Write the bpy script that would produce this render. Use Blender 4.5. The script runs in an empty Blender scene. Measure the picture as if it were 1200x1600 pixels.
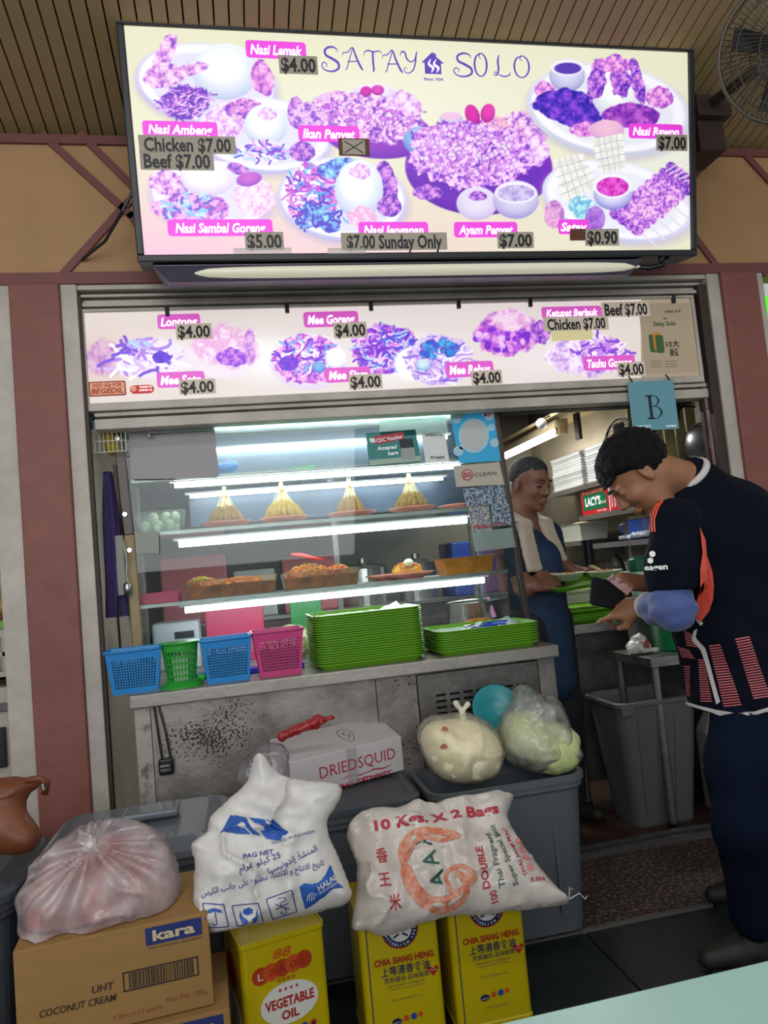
import bpy, math, random
import numpy as np
from mathutils import Vector, Matrix, Euler
random.seed(7); rng = np.random.default_rng(7)
scn = bpy.context.scene
COL = scn.collection

# ---------------------------------------------------------------- camera
CAM = np.array([0.0, 0.0, 1.25]); FPX = 1150.0
def _cam_axes(yaw, pit, rol):
    f = np.array([math.sin(yaw)*math.cos(pit), math.cos(yaw)*math.cos(pit), math.sin(pit)])
    r = np.array([math.cos(yaw), -math.sin(yaw), 0.0]); u = np.cross(r, f)
    c, s = math.cos(rol), math.sin(rol)
    return c*r+s*u, -s*r+c*u, f
AX_R, AX_U, AX_F = _cam_axes(math.radians(11.22), math.radians(4.14), math.radians(-5.37))
cd = bpy.data.cameras.new('camera'); cam = bpy.data.objects.new('camera', cd); COL.objects.link(cam)
cd.sensor_fit = 'VERTICAL'; cd.sensor_height = 24.0; cd.lens = FPX/1600*24.0; cd.clip_start = 0.05
M = Matrix([[AX_R[i], AX_U[i], -AX_F[i], CAM[i]] for i in range(3)] + [[0, 0, 0, 1]])
cam.matrix_world = M; scn.camera = cam
# measuring helpers: where a sight line of the photograph meets a real plane of the place
def ray(px, py): return AX_F + AX_R*(px-600)/FPX - AX_U*(py-800)/FPX
def atY(px, py, y): d = ray(px, py); return CAM + d*(y-CAM[1])/d[1]
def atZ(px, py, z): d = ray(px, py); return CAM + d*(z-CAM[2])/d[2]
def atX(px, py, x): d = ray(px, py); return CAM + d*(x-CAM[0])/d[0]
def atP(px, py, o, n):
    d = ray(px, py); o = np.array(o); n = np.array(n); return CAM + d*((o-CAM)@n)/(d@n)

# ---------------------------------------------------------------- world, lamps, exposure
scn.view_settings.view_transform = 'Standard'; scn.view_settings.look = 'None'
scn.view_settings.exposure = 0.0; scn.view_settings.gamma = 1.0
try: scn.view_settings.use_curve_mapping = False
except Exception: pass
wd = bpy.data.worlds.new('world'); scn.world = wd; wd.use_nodes = True
bg = wd.node_tree.nodes['Background']; bg.inputs[0].default_value = (0.93, 0.97, 1.0, 1); bg.inputs[1].default_value = 0.5
def area(name, loc, rot, sx, sy, watt, col=(1, 1, 1)):
    l = bpy.data.lights.new(name, 'AREA'); l.shape = 'RECTANGLE'; l.size = sx; l.size_y = sy
    l.energy = watt; l.color = col
    o = bpy.data.objects.new(name, l); o.location = loc; o.rotation_euler = rot; COL.objects.link(o); return o
R = math.radians
# daylight from the open side of the hawker centre behind the camera, and a hall lamp overhead
area('daylight_from_hall', (-0.8, -4.0, 2.6), (R(72), 0, R(-8)), 5.0, 2.4, 150, (0.93, 0.97, 1.0))
area('hall_lamp', (0.2, 0.3, 3.35), (0, 0, 0), 2.4, 0.25, 22, (1, 0.98, 0.93))
area('kitchen_fill_light', (1.3, 4.3, 2.38), (0, 0, 0), 1.2, 0.12, 34, (1, 0.97, 0.9))  # unseen light, added to brighten the kitchen and the server

# ---------------------------------------------------------------- colours and materials
def lin(c): 
    c = np.asarray(c, float); return np.where(c <= 0.04045, c/12.92, ((c+0.055)/1.055)**2.4)
def hx(s): return np.array([int(s[i:i+2], 16) for i in (0, 2, 4)])/255.0
def lc(s): return tuple(lin(hx(s)))+(1.0,)
MATS = {}
def mat(name, col='808080', rough=0.5, metal=0.0, var=0.0, vscale=8.0, bump=0.0, bscale=60.0, col2=None, emit=0.0,
        spec=0.5, clear=0.0, attr=None, sss=0.0, stretch=(1, 1, 1), lo=0.35, hi=0.65, sheen=0.0, trans=0.0, speck=None):
    """principled material with noise colour variation and fine relief"""
    if name in MATS: return MATS[name]
    m = bpy.data.materials.new(name); m.use_nodes = True; nt = m.node_tree; N = nt.nodes; L = nt.links
    p = N['Principled BSDF']; p.inputs['Roughness'].default_value = rough; p.inputs['Metallic'].default_value = metal
    p.inputs['Specular IOR Level'].default_value = spec; p.inputs['Coat Weight'].default_value = clear
    p.inputs['Sheen Weight'].default_value = sheen
    c1 = lc(col); p.inputs['Base Color'].default_value = c1
    tc = N.new('ShaderNodeTexCoord'); mp = N.new('ShaderNodeMapping'); mp.inputs['Scale'].default_value = stretch
    L.new(tc.outputs['Object'], mp.inputs[0])
    src = None
    if attr:
        a = N.new('ShaderNodeAttribute'); a.attribute_name = attr; src = a.outputs['Color']
    if var > 0 or col2:
        n = N.new('ShaderNodeTexNoise'); n.inputs['Scale'].default_value = vscale; n.inputs['Detail'].default_value = 6
        n.inputs['Roughness'].default_value = 0.65; L.new(mp.outputs[0], n.inputs[0])
        rp = N.new('ShaderNodeMapRange'); rp.inputs[1].default_value = lo; rp.inputs[2].default_value = hi; L.new(n.outputs['Fac'], rp.inputs[0])
        mx = N.new('ShaderNodeMix'); mx.data_type = 'RGBA'
        L.new(rp.outputs[0], mx.inputs['Factor'])
        if attr:
            mx.blend_type = 'MULTIPLY'; L.new(src, mx.inputs[6]); mx.inputs[7].default_value = (1-var, 1-var, 1-var, 1)
        else:
            mx.inputs[6].default_value = c1
            mx.inputs[7].default_value = lc(col2) if col2 else tuple(x*(1-var) for x in c1[:3])+(1,)
        src = mx.outputs[2]
    if speck:      # scattered spots of dirt: (colour, fine scale, threshold)
        n3 = N.new('ShaderNodeTexNoise'); n3.inputs['Scale'].default_value = speck[1]; n3.inputs['Detail'].default_value = 3; L.new(tc.outputs['Object'], n3.inputs[0])
        n4 = N.new('ShaderNodeTexNoise'); n4.inputs['Scale'].default_value = 3.5; L.new(tc.outputs['Object'], n4.inputs[0])
        ad = N.new('ShaderNodeMath'); ad.operation = 'ADD'; L.new(n3.outputs['Fac'], ad.inputs[0]); L.new(n4.outputs['Fac'], ad.inputs[1])
        r3 = N.new('ShaderNodeMapRange'); r3.inputs[1].default_value = speck[2]; r3.inputs[2].default_value = speck[2]+.06; L.new(ad.outputs[0], r3.inputs[0])
        mx3 = N.new('ShaderNodeMix'); mx3.data_type = 'RGBA'; L.new(r3.outputs[0], mx3.inputs['Factor']); L.new(src, mx3.inputs[6]); mx3.inputs[7].default_value = lc(speck[0]); src = mx3.outputs[2]
    if src: L.new(src, p.inputs['Base Color'])
    if bump > 0:
        n2 = N.new('ShaderNodeTexNoise'); n2.inputs['Scale'].default_value = bscale; n2.inputs['Detail'].default_value = 4
        L.new(mp.outputs[0], n2.inputs[0]); b = N.new('ShaderNodeBump'); b.inputs['Strength'].default_value = bump; b.inputs['Distance'].default_value = 0.01
        L.new(n2.outputs['Fac'], b.inputs['Height']); L.new(b.outputs[0], p.inputs['Normal'])
    if emit > 0:
        p.inputs['Emission Strength'].default_value = emit
        if src: L.new(src, p.inputs['Emission Color'])
        else: p.inputs['Emission Color'].default_value = c1
    if sss > 0:
        p.inputs['Subsurface Weight'].default_value = sss; p.inputs['Subsurface Radius'].default_value = (0.012, 0.006, 0.004); p.inputs['Subsurface Scale'].default_value = 1.0
    if trans > 0: p.inputs['Transmission Weight'].default_value = trans
    MATS[name] = m; return m
def clearmat(name, col='ffffff', alpha=0.12, rough=0.05, gloss=1.0, var=0.0, vscale=6, diff='ffffff'):
    """thin clear plastic or glass: see-through, milky share `alpha`, mirror share by fresnel"""
    if name in MATS: return MATS[name]
    m = bpy.data.materials.new(name); m.use_nodes = True; nt = m.node_tree; N = nt.nodes; L = nt.links
    N.clear(); out = N.new('ShaderNodeOutputMaterial')
    tr = N.new('ShaderNodeBsdfTransparent'); tr.inputs[0].default_value = lc(col)
    df = N.new('ShaderNodeBsdfDiffuse'); df.inputs[0].default_value = lc(diff)
    tl = N.new('ShaderNodeBsdfTranslucent'); tl.inputs[0].default_value = lc(diff)
    gl = N.new('ShaderNodeBsdfGlossy'); gl.inputs['Roughness'].default_value = rough
    md = N.new('ShaderNodeMixShader'); md.inputs[0].default_value = 0.4; L.new(df.outputs[0], md.inputs[1]); L.new(tl.outputs[0], md.inputs[2])
    m1 = N.new('ShaderNodeMixShader'); m1.inputs[0].default_value = alpha
    if var > 0:
        tc = N.new('ShaderNodeTexCoord'); n = N.new('ShaderNodeTexNoise'); n.inputs['Scale'].default_value = vscale; n.inputs['Detail'].default_value = 5
        L.new(tc.outputs['Object'], n.inputs[0]); rp = N.new('ShaderNodeMapRange'); rp.inputs[1].default_value = .3; rp.inputs[2].default_value = .7
        rp.inputs[3].default_value = max(0, alpha-var); rp.inputs[4].default_value = min(1, alpha+var); L.new(n.outputs['Fac'], rp.inputs[0]); L.new(rp.outputs[0], m1.inputs[0])
    L.new(tr.outputs[0], m1.inputs[1]); L.new(md.outputs[0], m1.inputs[2])
    fr = N.new('ShaderNodeFresnel'); fr.inputs[0].default_value = 1.45
    mu = N.new('ShaderNodeMath'); mu.operation = 'MULTIPLY'; mu.inputs[1].default_value = gloss; L.new(fr.outputs[0], mu.inputs[0])
    m2 = N.new('ShaderNodeMixShader'); L.new(mu.outputs[0], m2.inputs[0]); L.new(m1.outputs[0], m2.inputs[1]); L.new(gl.outputs[0], m2.inputs[2])
    L.new(m2.outputs[0], out.inputs[0]); MATS[name] = m; return m

# ---------------------------------------------------------------- mesh helpers
OFF = {}
def V3(a): return np.array(a, float)
class MB:
    def __init__(s): s.v = []; s.f = []
    def add(s, vs, fs):
        b = len(s.v); s.v.extend([tuple(map(float, x)) for x in vs]); s.f.extend([tuple(b+i for i in f) for f in fs]); return s
    def box(s, x0, x1, y0, y1, z0, z1):
        return s.hexa([(x0, y0, z0), (x1, y0, z0), (x1, y1, z0), (x0, y1, z0), (x0, y0, z1), (x1, y0, z1), (x1, y1, z1), (x0, y1, z1)])
    def hexa(s, p): return s.add(p, [(0, 3, 2, 1), (4, 5, 6, 7), (0, 1, 5, 4), (1, 2, 6, 5), (2, 3, 7, 6), (3, 0, 4, 7)])
    def obox(s, c, half, ax):      # oriented box: centre, half sizes, axes (3 vectors)
        c = V3(c); a = [V3(x) for x in ax]; P = []
        for k in (-1, 1):
            for (i, j) in ((-1, -1), (1, -1), (1, 1), (-1, 1)): P.append(c+a[0]*half[0]*i+a[1]*half[1]*j+a[2]*half[2]*k)
        return s.hexa(P)
    def cyl(s, p0, p1, r0, r1=None, n=12, caps=True):
        r1 = r0 if r1 is None else r1; p0 = V3(p0); p1 = V3(p1); d = p1-p0; d /= np.linalg.norm(d)+1e-12
        a = np.cross(d, (0, 0, 1.0)); 
        if np.linalg.norm(a) < 1e-3: a = np.cross(d, (1.0, 0, 0))
        a /= np.linalg.norm(a); b = np.cross(d, a); vs = []
        for (p, r) in ((p0, r0), (p1, r1)):
            for i in range(n):
                t = 2*math.pi*i/n; vs.append(p+a*r*math.cos(t)+b*r*math.sin(t))
        fs = [(i, i+n, (i+1) % n+n, (i+1) % n) for i in range(n)]
        if caps: fs += [tuple(range(n)), tuple(reversed(range(n, 2*n)))]
        return s.add(vs, fs)
    def tube(s, pts, r, n=8, closed=False):
        pts = [V3(p) for p in pts]; m = len(pts); vs = []; prev = None
        for i, p in enumerate(pts):
            t = (pts[(i+1) % m]-pts[i-1]) if closed else (pts[min(i+1, m-1)]-pts[max(i-1, 0)])
            t = t/(np.linalg.norm(t)+1e-12)
            if prev is None:
                a = np.cross(t, (0, 0, 1.0)); 
                if np.linalg.norm(a) < 1e-2: a = np.cross(t, (1.0, 0, 0))
            else: a = prev-t*(prev@t)
            a = a/(np.linalg.norm(a)+1e-12); prev = a; b = np.cross(t, a)
            rr = r[i] if hasattr(r, '__len__') else r
            for k in range(n):
                w = 2*math.pi*k/n; vs.append(p+a*rr*math.cos(w)+b*rr*math.sin(w))
        fs = []
        for i in range(m if closed else m-1):
            j = (i+1) % m
            for k in range(n): fs.append((i*n+k, i*n+(k+1) % n, j*n+(k+1) % n, j*n+k))
        if not closed: fs += [tuple(reversed(range(n))), tuple(range((m-1)*n, m*n))]
        return s.add(vs, fs)
    def lathe(s, prof, o=(0, 0, 0), n=24, ax=None, sx=1, sy=1):
        o = V3(o); A = ax or ((1, 0, 0), (0, 1, 0), (0, 0, 1)); A = [V3(a) for a in A]; vs = []
        for (r, z) in prof:
            for i in range(n):
                t = 2*math.pi*i/n; vs.append(o+A[0]*r*sx*math.cos(t)+A[1]*r*sy*math.sin(t)+A[2]*z)
        fs = []
        for j in range(len(prof)-1):
            for i in range(n): fs.append((j*n+i, j*n+(i+1) % n, (j+1)*n+(i+1) % n, (j+1)*n+i))
        if prof[0][0] > 1e-6: fs.append(tuple(reversed(range(n))))
        if prof[-1][0] > 1e-6: fs.append(tuple(range((len(prof)-1)*n, len(prof)*n)))
        return s.add(vs, fs)
    def prism(s, poly, o, u, v, w, t):   # polygon (a,b)->o+a*u+b*v, extruded by t along w
        o = V3(o); u = V3(u); v = V3(v); w = V3(w); n = len(poly)
        vs = [o+u*a+v*b for a, b in poly]+[o+u*a+v*b+w*t for a, b in poly]
        ar = sum(poly[i][0]*poly[(i+1) % n][1]-poly[(i+1) % n][0]*poly[i][1] for i in range(n))
        fs = [(i, (i+1) % n, (i+1) % n+n, i+n) for i in range(n)]+[tuple(reversed(range(n))), tuple(range(n, 2*n))]
        if ar*np.dot(np.cross(u, v), w)*(1 if t > 0 else -1) < 0: fs = [tuple(reversed(f)) for f in fs]
        return s.add(vs, fs)
    def ell(s, c, r, nu=12, nv=8, jit=0):
        c = V3(c); r = V3(r if hasattr(r, '__len__') else (r, r, r)); vs = [c+r*(0, 0, -1)]
        for j in range(1, nv):
            ph = -math.pi/2+math.pi*j/nv
            for i in range(nu):
                t = 2*math.pi*i/nu; q = 1+(random.uniform(-jit, jit) if jit else 0)
                vs.append(c+r*q*(math.cos(ph)*math.cos(t), math.cos(ph)*math.sin(t), math.sin(ph)))
        vs.append(c+r*(0, 0, 1)); fs = []
        for i in range(nu): fs.append((0, 1+(i+1) % nu, 1+i)); fs.append((len(vs)-1, len(vs)-1-nu+i, len(vs)-1-nu+(i+1) % nu))
        for j in range(nv-2):
            for i in range(nu): fs.append((1+j*nu+i, 1+j*nu+(i+1) % nu, 1+(j+1)*nu+(i+1) % nu, 1+(j+1)*nu+i))
        return s.add(vs, fs)
    def sheet(s, F, nu, nv, closeu=False):
        vs = [F(i/(nu if closeu else nu-1), j/(nv-1)) for j in range(nv) for i in range(nu)]
        fs = [(j*nu+i, j*nu+(i+1) % nu, (j+1)*nu+(i+1) % nu, (j+1)*nu+i) for j in range(nv-1) for i in range(nu if closeu else nu-1)]
        return s.add(vs, fs)
    def build(s, name, m, parent=None, smooth=False, bev=0.0, seg=2, org=None, solid=0.0): 
        return finish(name, np.array(s.v), s.f, m, parent, smooth, bev, seg, org, solid)
def finish(name, v, f, m, parent=None, smooth=False, bev=0.0, seg=2, org=None, solid=0.0, cols=None):
    v = np.asarray(v, float)
    if parent is not None: off = OFF[parent.name]
    elif org is not None: off = V3(org)
    else: off = V3([(v[:, 0].min()+v[:, 0].max())/2, (v[:, 1].min()+v[:, 1].max())/2, v[:, 2].min()])
    me = bpy.data.meshes.new(name)
    if isinstance(f, np.ndarray):
        v2 = (v-off).astype(np.float32); me.vertices.add(len(v2)); me.vertices.foreach_set('co', v2.ravel())
        k = f.shape[1]; me.loops.add(f.size); me.loops.foreach_set('vertex_index', f.astype(np.int32).ravel())
        me.polygons.add(len(f)); me.polygons.foreach_set('loop_start', np.arange(0, f.size, k, dtype=np.int32))
        me.update(calc_edges=True)
    else: me.from_pydata((v-off).tolist(), [], f); me.update()
    if cols is not None:
        a = me.color_attributes.new('Col', 'FLOAT_COLOR', 'POINT'); c4 = np.ones((len(v), 4), np.float32); c4[:, :3] = cols; a.data.foreach_set('color', c4.ravel())
    if smooth: me.polygons.foreach_set('use_smooth', [True]*len(me.polygons))
    me.materials.append(m); o = bpy.data.objects.new(name, me); COL.objects.link(o)
    if parent is not None: o.parent = parent; OFF[o.name] = off
    else: o.location = off; OFF[o.name] = off
    if bev > 0:
        b = o.modifiers.new('bevel', 'BEVEL'); b.width = bev; b.segments = seg; b.limit_method = 'ANGLE'
        if smooth is False and seg > 1:
            pass
    if solid > 0: q = o.modifiers.new('solid', 'SOLIDIFY'); q.thickness = solid; q.offset = 0
    return o
def thing(name, label, cat, loc, group=None, kind=None):
    o = bpy.data.objects.new(name, None); COL.objects.link(o); o.location = tuple(map(float, loc)); o.empty_display_size = 0.05
    OFF[o.name] = V3(loc); tag(o, label, cat, group, kind); return o
def tag(o, label=None, cat=None, group=None, kind=None):
    if label: o['label'] = label
    if cat: o['category'] = cat
    if group: o['group'] = group
    if kind: o['kind'] = kind
    return o
def struct(o, label, cat='structure'): return tag(o, label, cat, kind='structure')
def dup(root, loc=None, rotz=None, label=None, group=None, rot=None):
    r = root.copy(); COL.objects.link(r)
    if loc is not None: r.location = tuple(map(float, loc))
    if rotz is not None: r.rotation_euler = (0, 0, rotz)
    if rot is not None: r.rotation_euler = rot
    if label: r['label'] = label
    if group: r['group'] = group
    OFF[r.name] = V3(r.location)
    for ch in list(root.children):
        c = ch.copy(); COL.objects.link(c); c.parent = r
        for g in list(ch.children): d = g.copy(); COL.objects.link(d); d.parent = c
    return r

# ---------------------------------------------------------------- lettering
def text(name, s, o, u, v, size, m, parent, bold=0.0, align='LEFT', sx=1.0, shear=0.0, spacing=1.0, lift=0.0006, fmap=None, width=None, label=None):
    """flat lettering laid on the plane o + a*u + b*v (u, v unit); fmap bends it on to a curved face"""
    c = bpy.data.curves.new(name, 'FONT'); c.body = s; c.size = 1.0; c.align_x = align; c.offset = bold; c.shear = shear; c.space_character = spacing
    c.resolution_u = 2; t = bpy.data.objects.new(name, c); me = bpy.data.meshes.new_from_object(t)
    n = len(me.vertices); P = np.zeros(n*3); me.vertices.foreach_get('co', P); P = P.reshape(-1, 3)*size; P[:, 0] *= sx
    if width:
        w = P[:, 0].max()-P[:, 0].min(); P[:, 0] *= width/w
        if align == 'LEFT': P[:, 0] -= P[:, 0].min()
    faces = [tuple(p.vertices) for p in me.polygons]; bpy.data.objects.remove(t); bpy.data.meshes.remove(me)
    if fmap: W = fmap(P[:, :2])
    else:
        o = V3(o); u = V3(u); v = V3(v); w = np.cross(u, v); W = o+np.outer(P[:, 0], u)+np.outer(P[:, 1], v)+w*lift
    ob = finish(name, W, faces, m, parent)
    if label: ob['label'] = label
    return ob
def ribbon(mb, pts, wid, o, u, v, lift=0.001, n=40):
    """flat stroke of changing width through the points (Catmull-Rom)"""
    P = [V3((a, b)) for a, b in pts]; P = [2*P[0]-P[1]]+P+[2*P[-1]-P[-2]]; out = []
    W = list(wid) if hasattr(wid, '__len__') else [wid]*(len(pts)); W = [W[0]]+W+[W[-1]]
    m = len(pts)-1; k = max(3, n//m)
    for i in range(m):
        p0, p1, p2, p3 = P[i:i+4]
        for j in range(k+(i == m-1)):
            t = j/k; out.append((0.5*((2*p1)+(-p0+p2)*t+(2*p0-5*p1+4*p2-p3)*t*t+(-p0+3*p1-3*p2+p3)*t**3), W[i+1]*(1-t)+W[i+2]*t))
    o = V3(o); u = V3(u); v = V3(v); w = np.cross(u, v); vs = []
    for i, (q, ww) in enumerate(out):
        t = out[min(i+1, len(out)-1)][0]-out[max(i-1, 0)][0]; t = t/(np.linalg.norm(t)+1e-9); nn = V3((-t[1], t[0]))
        for sg in (-1, 1): r = q+nn*ww*0.5*sg; vs.append(o+u*r[0]+v*r[1]+w*lift)
    mb.add(vs, [(2*i, 2*i+2, 2*i+3, 2*i+1) for i in range(len(out)-1)]); return mb

# ---------------------------------------------------------------- numpy noise
_H = rng.random(65536).astype(np.float32)
def vnoise(P, seed=0):
    P = np.asarray(P, np.float32); I = np.floor(P).astype(np.int64); Fr = P-I; Fr = Fr*Fr*(3-2*Fr); D = P.shape[1]; out = 0
    for c in range(1 << D):
        w = 1.0; h = seed*7919
        for d in range(D):
            b = (c >> d) & 1; w = w*(Fr[:, d] if b else 1-Fr[:, d]); h = h+(I[:, d]+b)*(73856093, 19349663, 83492791)[d]
        out = out+w*_H[(h ^ (h >> 13)) & 65535]
    return out
def fbm(P, oct=4, seed=0, gain=0.5):
    s = 0; a = 1; t = 0
    for i in range(oct): s = s+a*vnoise(P*(2**i), seed+i*13); t += a; a *= gain
    return s/t

# ---------------------------------------------------------------- implicit surfaces -> one continuous mesh
def nets(f, lo, hi, h):
    lo = V3(lo); hi = V3(hi); n = np.ceil((hi-lo)/h).astype(int)+1
    ax = [lo[i]+h*np.arange(n[i]) for i in range(3)]; G = np.stack(np.meshgrid(*ax, indexing='ij'), -1).reshape(-1, 3).astype(np.float32)
    F = np.empty(len(G), np.float32); CH = 400000
    for i in range(0, len(G), CH): F[i:i+CH] = f(G[i:i+CH])
    F = F.reshape(n); del G
    F[0] = F[-1] = 1; F[:, 0] = F[:, -1] = 1; F[:, :, 0] = F[:, :, -1] = 1
    S = F < 0; c = S[:-1, :-1, :-1].astype(int)
    tot = sum(S[i:n[0]-1+i, j:n[1]-1+j, k:n[2]-1+k].astype(int) for i in (0, 1) for j in (0, 1) for k in (0, 1))
    act = (tot > 0) & (tot < 8); idx = -np.ones(act.shape, int); A = np.argwhere(act); idx[act] = np.arange(len(A))
    pos = np.zeros((len(A), 3)); cnt = np.zeros(len(A))
    for d in range(3):
        e = [(a, b) for a in (0, 1) for b in (0, 1)]
        for (a, b) in e:
            o0 = [0, 0, 0]; oth = [q for q in range(3) if q != d]; o0[oth[0]] = a; o0[oth[1]] = b; o1 = list(o0); o1[d] = 1
            p0 = A+o0; p1 = A+o1; f0 = F[tuple(p0.T)]; f1 = F[tuple(p1.T)]; m = (f0 < 0) != (f1 < 0)
            t = np.where(m, f0/np.where(f0-f1 == 0, 1, f0-f1), 0); pp = p0.astype(float); pp[:, d] += t
            pos[m] += pp[m]; cnt[m] += 1
    Vt = lo+h*pos/cnt[:, None]; faces = []
    for d in range(3):
        a, b = [q for q in range(3) if q != d]
        sl0 = [slice(None)]*3; sl1 = [slice(None)]*3; sl0[d] = slice(0, -1); sl1[d] = slice(1, None)
        X = np.argwhere(S[tuple(sl0)] != S[tuple(sl1)]); X = X[(X[:, a] > 0) & (X[:, b] > 0) & (X[:, a] < n[a]-1) & (X[:, b] < n[b]-1)]
        def cell(da, db): q = X.copy(); q[:, a] += da; q[:, b] += db; return idx[tuple(q.T)]
        Q = np.stack([cell(-1, -1), cell(0, -1), cell(0, 0), cell(-1, 0)], 1); fl = S[tuple(X.T)]
        if d == 1: fl = ~fl
        Q[~fl] = Q[~fl][:, ::-1]; faces.append(Q)
    Fc = np.concatenate(faces); Fc = Fc[(Fc >= 0).all(1)]
    return Vt, Fc
def relax(v, f, it=2, lam=0.5):
    E = np.concatenate([f[:, [i, (i+1) % f.shape[1]]] for i in range(f.shape[1])]); E = np.concatenate([E, E[:, ::-1]])
    c = np.bincount(E[:, 0], minlength=len(v))[:, None]
    for _ in range(it):
        s = np.stack([np.bincount(E[:, 0], weights=v[E[:, 1], k], minlength=len(v)) for k in range(3)], 1); v = v+(s/np.maximum(c, 1)-v)*lam
    return v
def rotm(rx=0, ry=0, rz=0): return np.array(Euler((R(rx), R(ry), R(rz))).to_matrix())
class SDF:
    def __init__(s): s.p = []
    def cap(s, a, b, ra, rb=None, k=0.02): s.p.append(('c', V3(a), V3(b), ra, ra if rb is None else rb, k)); return s
    def chain(s, pts, rs, k=0.02):
        for i in range(len(pts)-1): s.cap(pts[i], pts[i+1], rs[i], rs[i+1], k)
        return s
    def ell(s, c, r, rot=None, k=0.02, sub=False): s.p.append(('e', V3(c), V3(r), rot, sub, k)); return s
    def __call__(s, P):
        D = None
        for q in s.p:
            if q[0] == 'c':
                _, a, b, ra, rb, k = q; ab = b-a; t = np.clip(((P-a)@ab)/(ab@ab+1e-12), 0, 1)
                d = np.linalg.norm(P-a-t[:, None]*ab, axis=1)-(ra+(rb-ra)*t); sub = False
            else:
                _, c, r, rot, sub, k = q; X = P-c
                if rot is not None: X = X@rot
                k0 = np.linalg.norm(X/r, axis=1); k1 = np.linalg.norm(X/(r*r), axis=1)+1e-9; d = k0*(k0-1)/k1
                d = np.where(k0 < 1e-3, -min(r), d)
            if D is None: D = d; continue
            if sub:
                h = np.clip(0.5-0.5*(D+d)/k, 0, 1); D = D*(1-h)-d*h+k*h*(1-h)
            else:
                h = np.clip(0.5+0.5*(D-d)/k, 0, 1); D = D*(1-h)+d*h-k*h*(1-h)
        return D
    def bounds(s, m=0.03):
        L = []; H = []
        for q in s.p:
            if q[0] == 'c':
                r = max(q[3], q[4]); L += [np.minimum(q[1], q[2])-r]; H += [np.maximum(q[1], q[2])+r]
            else: r = max(q[2]) if q[3] is not None else q[2]; L += [q[1]-r]; H += [q[1]+r]
        return np.min(L, 0)-m, np.max(H, 0)+m
    def mesh(s, h, disp=None, it=2, lo=None, hi=None):
        a, b = s.bounds(); lo = a if lo is None else np.maximum(a, lo); hi = b if hi is None else np.minimum(b, hi)
        f = (lambda P: s(P)+disp(P)) if disp else s
        v, q = nets(f, lo, hi, h); return relax(v, q, it), q
def polysd(P, poly):
    """signed distance of 2-D points to a closed outline (negative inside)"""
    poly = np.asarray(poly, float); d = np.full(len(P), 1e9); ins = np.zeros(len(P), bool)
    for i in range(len(poly)):
        a = poly[i]; b = poly[(i+1) % len(poly)]; e = b-a; w = P-a; t = np.clip((w@e)/(e@e+1e-12), 0, 1)
        d = np.minimum(d, ((w-t[:, None]*e)**2).sum(1))
        c = ((a[1] <= P[:, 1]) != (b[1] <= P[:, 1])) & (P[:, 0] < a[0]+(P[:, 1]-a[1])*e[0]/(e[1] if e[1] else 1e-9)); ins ^= c
    return np.where(ins, -1, 1)*np.sqrt(d)
def smoothpoly(poly, it=2):
    P = np.asarray(poly, float)
    for _ in range(it):
        Q = np.roll(P, -1, 0); P = np.stack([0.75*P+0.25*Q, 0.25*P+0.75*Q], 1).reshape(-1, 2)
    return P
# ================================================================ the setting
W = 2.85
m_maroon = mat('maroon_paint', '8c5248', 0.55, var=0.25, vscale=5, bump=0.15, bscale=90)
m_band = mat('maroon_band_paint', '7a4440', 0.55, var=0.15, vscale=7)
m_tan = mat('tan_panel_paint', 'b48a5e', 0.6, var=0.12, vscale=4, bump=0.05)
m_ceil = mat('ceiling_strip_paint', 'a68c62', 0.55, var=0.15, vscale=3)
m_gap = mat('dark_gap', '2c2118', 0.9)
m_alu = mat('painted_aluminium_frame', 'c6bdb0', 0.45, var=0.1, vscale=5, bump=0.05, bscale=50, col2='aaa196')
m_steel = mat('brushed_steel', '9c9a98', 0.33, metal=0.85, var=0.3, vscale=14, bump=0.1, bscale=40, stretch=(1, 1, 6))
m_steeld = mat('dull_steel', '77736f', 0.45, metal=0.7, var=0.4, vscale=10, bump=0.15, bscale=30)
m_dark = mat('near_black', '17171a', 0.5)
m_black = mat('black_plastic', '0e0e10', 0.35)
m_white = mat('white_paint', 'd8d8d6', 0.5, var=0.05)
m_dkbrown = mat('dark_brown_paint', '3a2a24', 0.6)  # one even dark brown for guides and brackets

# floor: dark slate tiles in front of the kerb, washed pebble strip, brown kitchen floor
fl = MB().box(-3.5, 4.5, -1.5, 5.8, -0.08, -0.02).build('floor', mat('floor_grout', '1c1f20', 0.9)); struct(fl, 'dark floor of the food centre')
m_tile = mat('dark_slate_tile', '1f2829', 0.4, var=0.35, vscale=12, bump=0.1, bscale=70)
tp = None
for i in range(11):
    for j in range(6):
        if tp is None: tp = t = MB().box(-0.298, 0.298, -0.298, 0.298, -0.02, 0.0).build('tile', m_tile, fl, bev=0.003)
        else: t = tp.copy(); COL.objects.link(t); t.parent = fl
        t.location = Vector((-2.3+i*0.6, -0.94+j*0.6, 0))
MB().box(-3.5, 4.5, 2.362, 2.87, -0.02, 0.004).build('pebble_wash_strip', None or mat('pebble_wash', '30251f', 0.85, col2='755c50', vscale=70, lo=0.52, hi=0.58, bump=0.6, bscale=85), fl)
MB().box(-3.5, 4.5, 2.345, 2.362, -0.02, 0.008).build('kerb_edge', mat('worn_grey_edge', '5c5a56', 0.6), fl)
MB().box(-0.6, 2.42, 2.87, 5.7, -0.02, 0.012).build('kitchen_floor', mat('brown_kitchen_floor', '4a3226', 0.4, var=0.4, vscale=6), fl)
s = MB().box(1.0, 2.2, 2.855, 2.875, -0.02, 0.03).box(1.0, 2.2, 2.905, 2.925, -0.02, 0.035).build('trim_9', m_steel); struct(s, 'steel shutter sill rail across the stall entrance')

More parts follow.
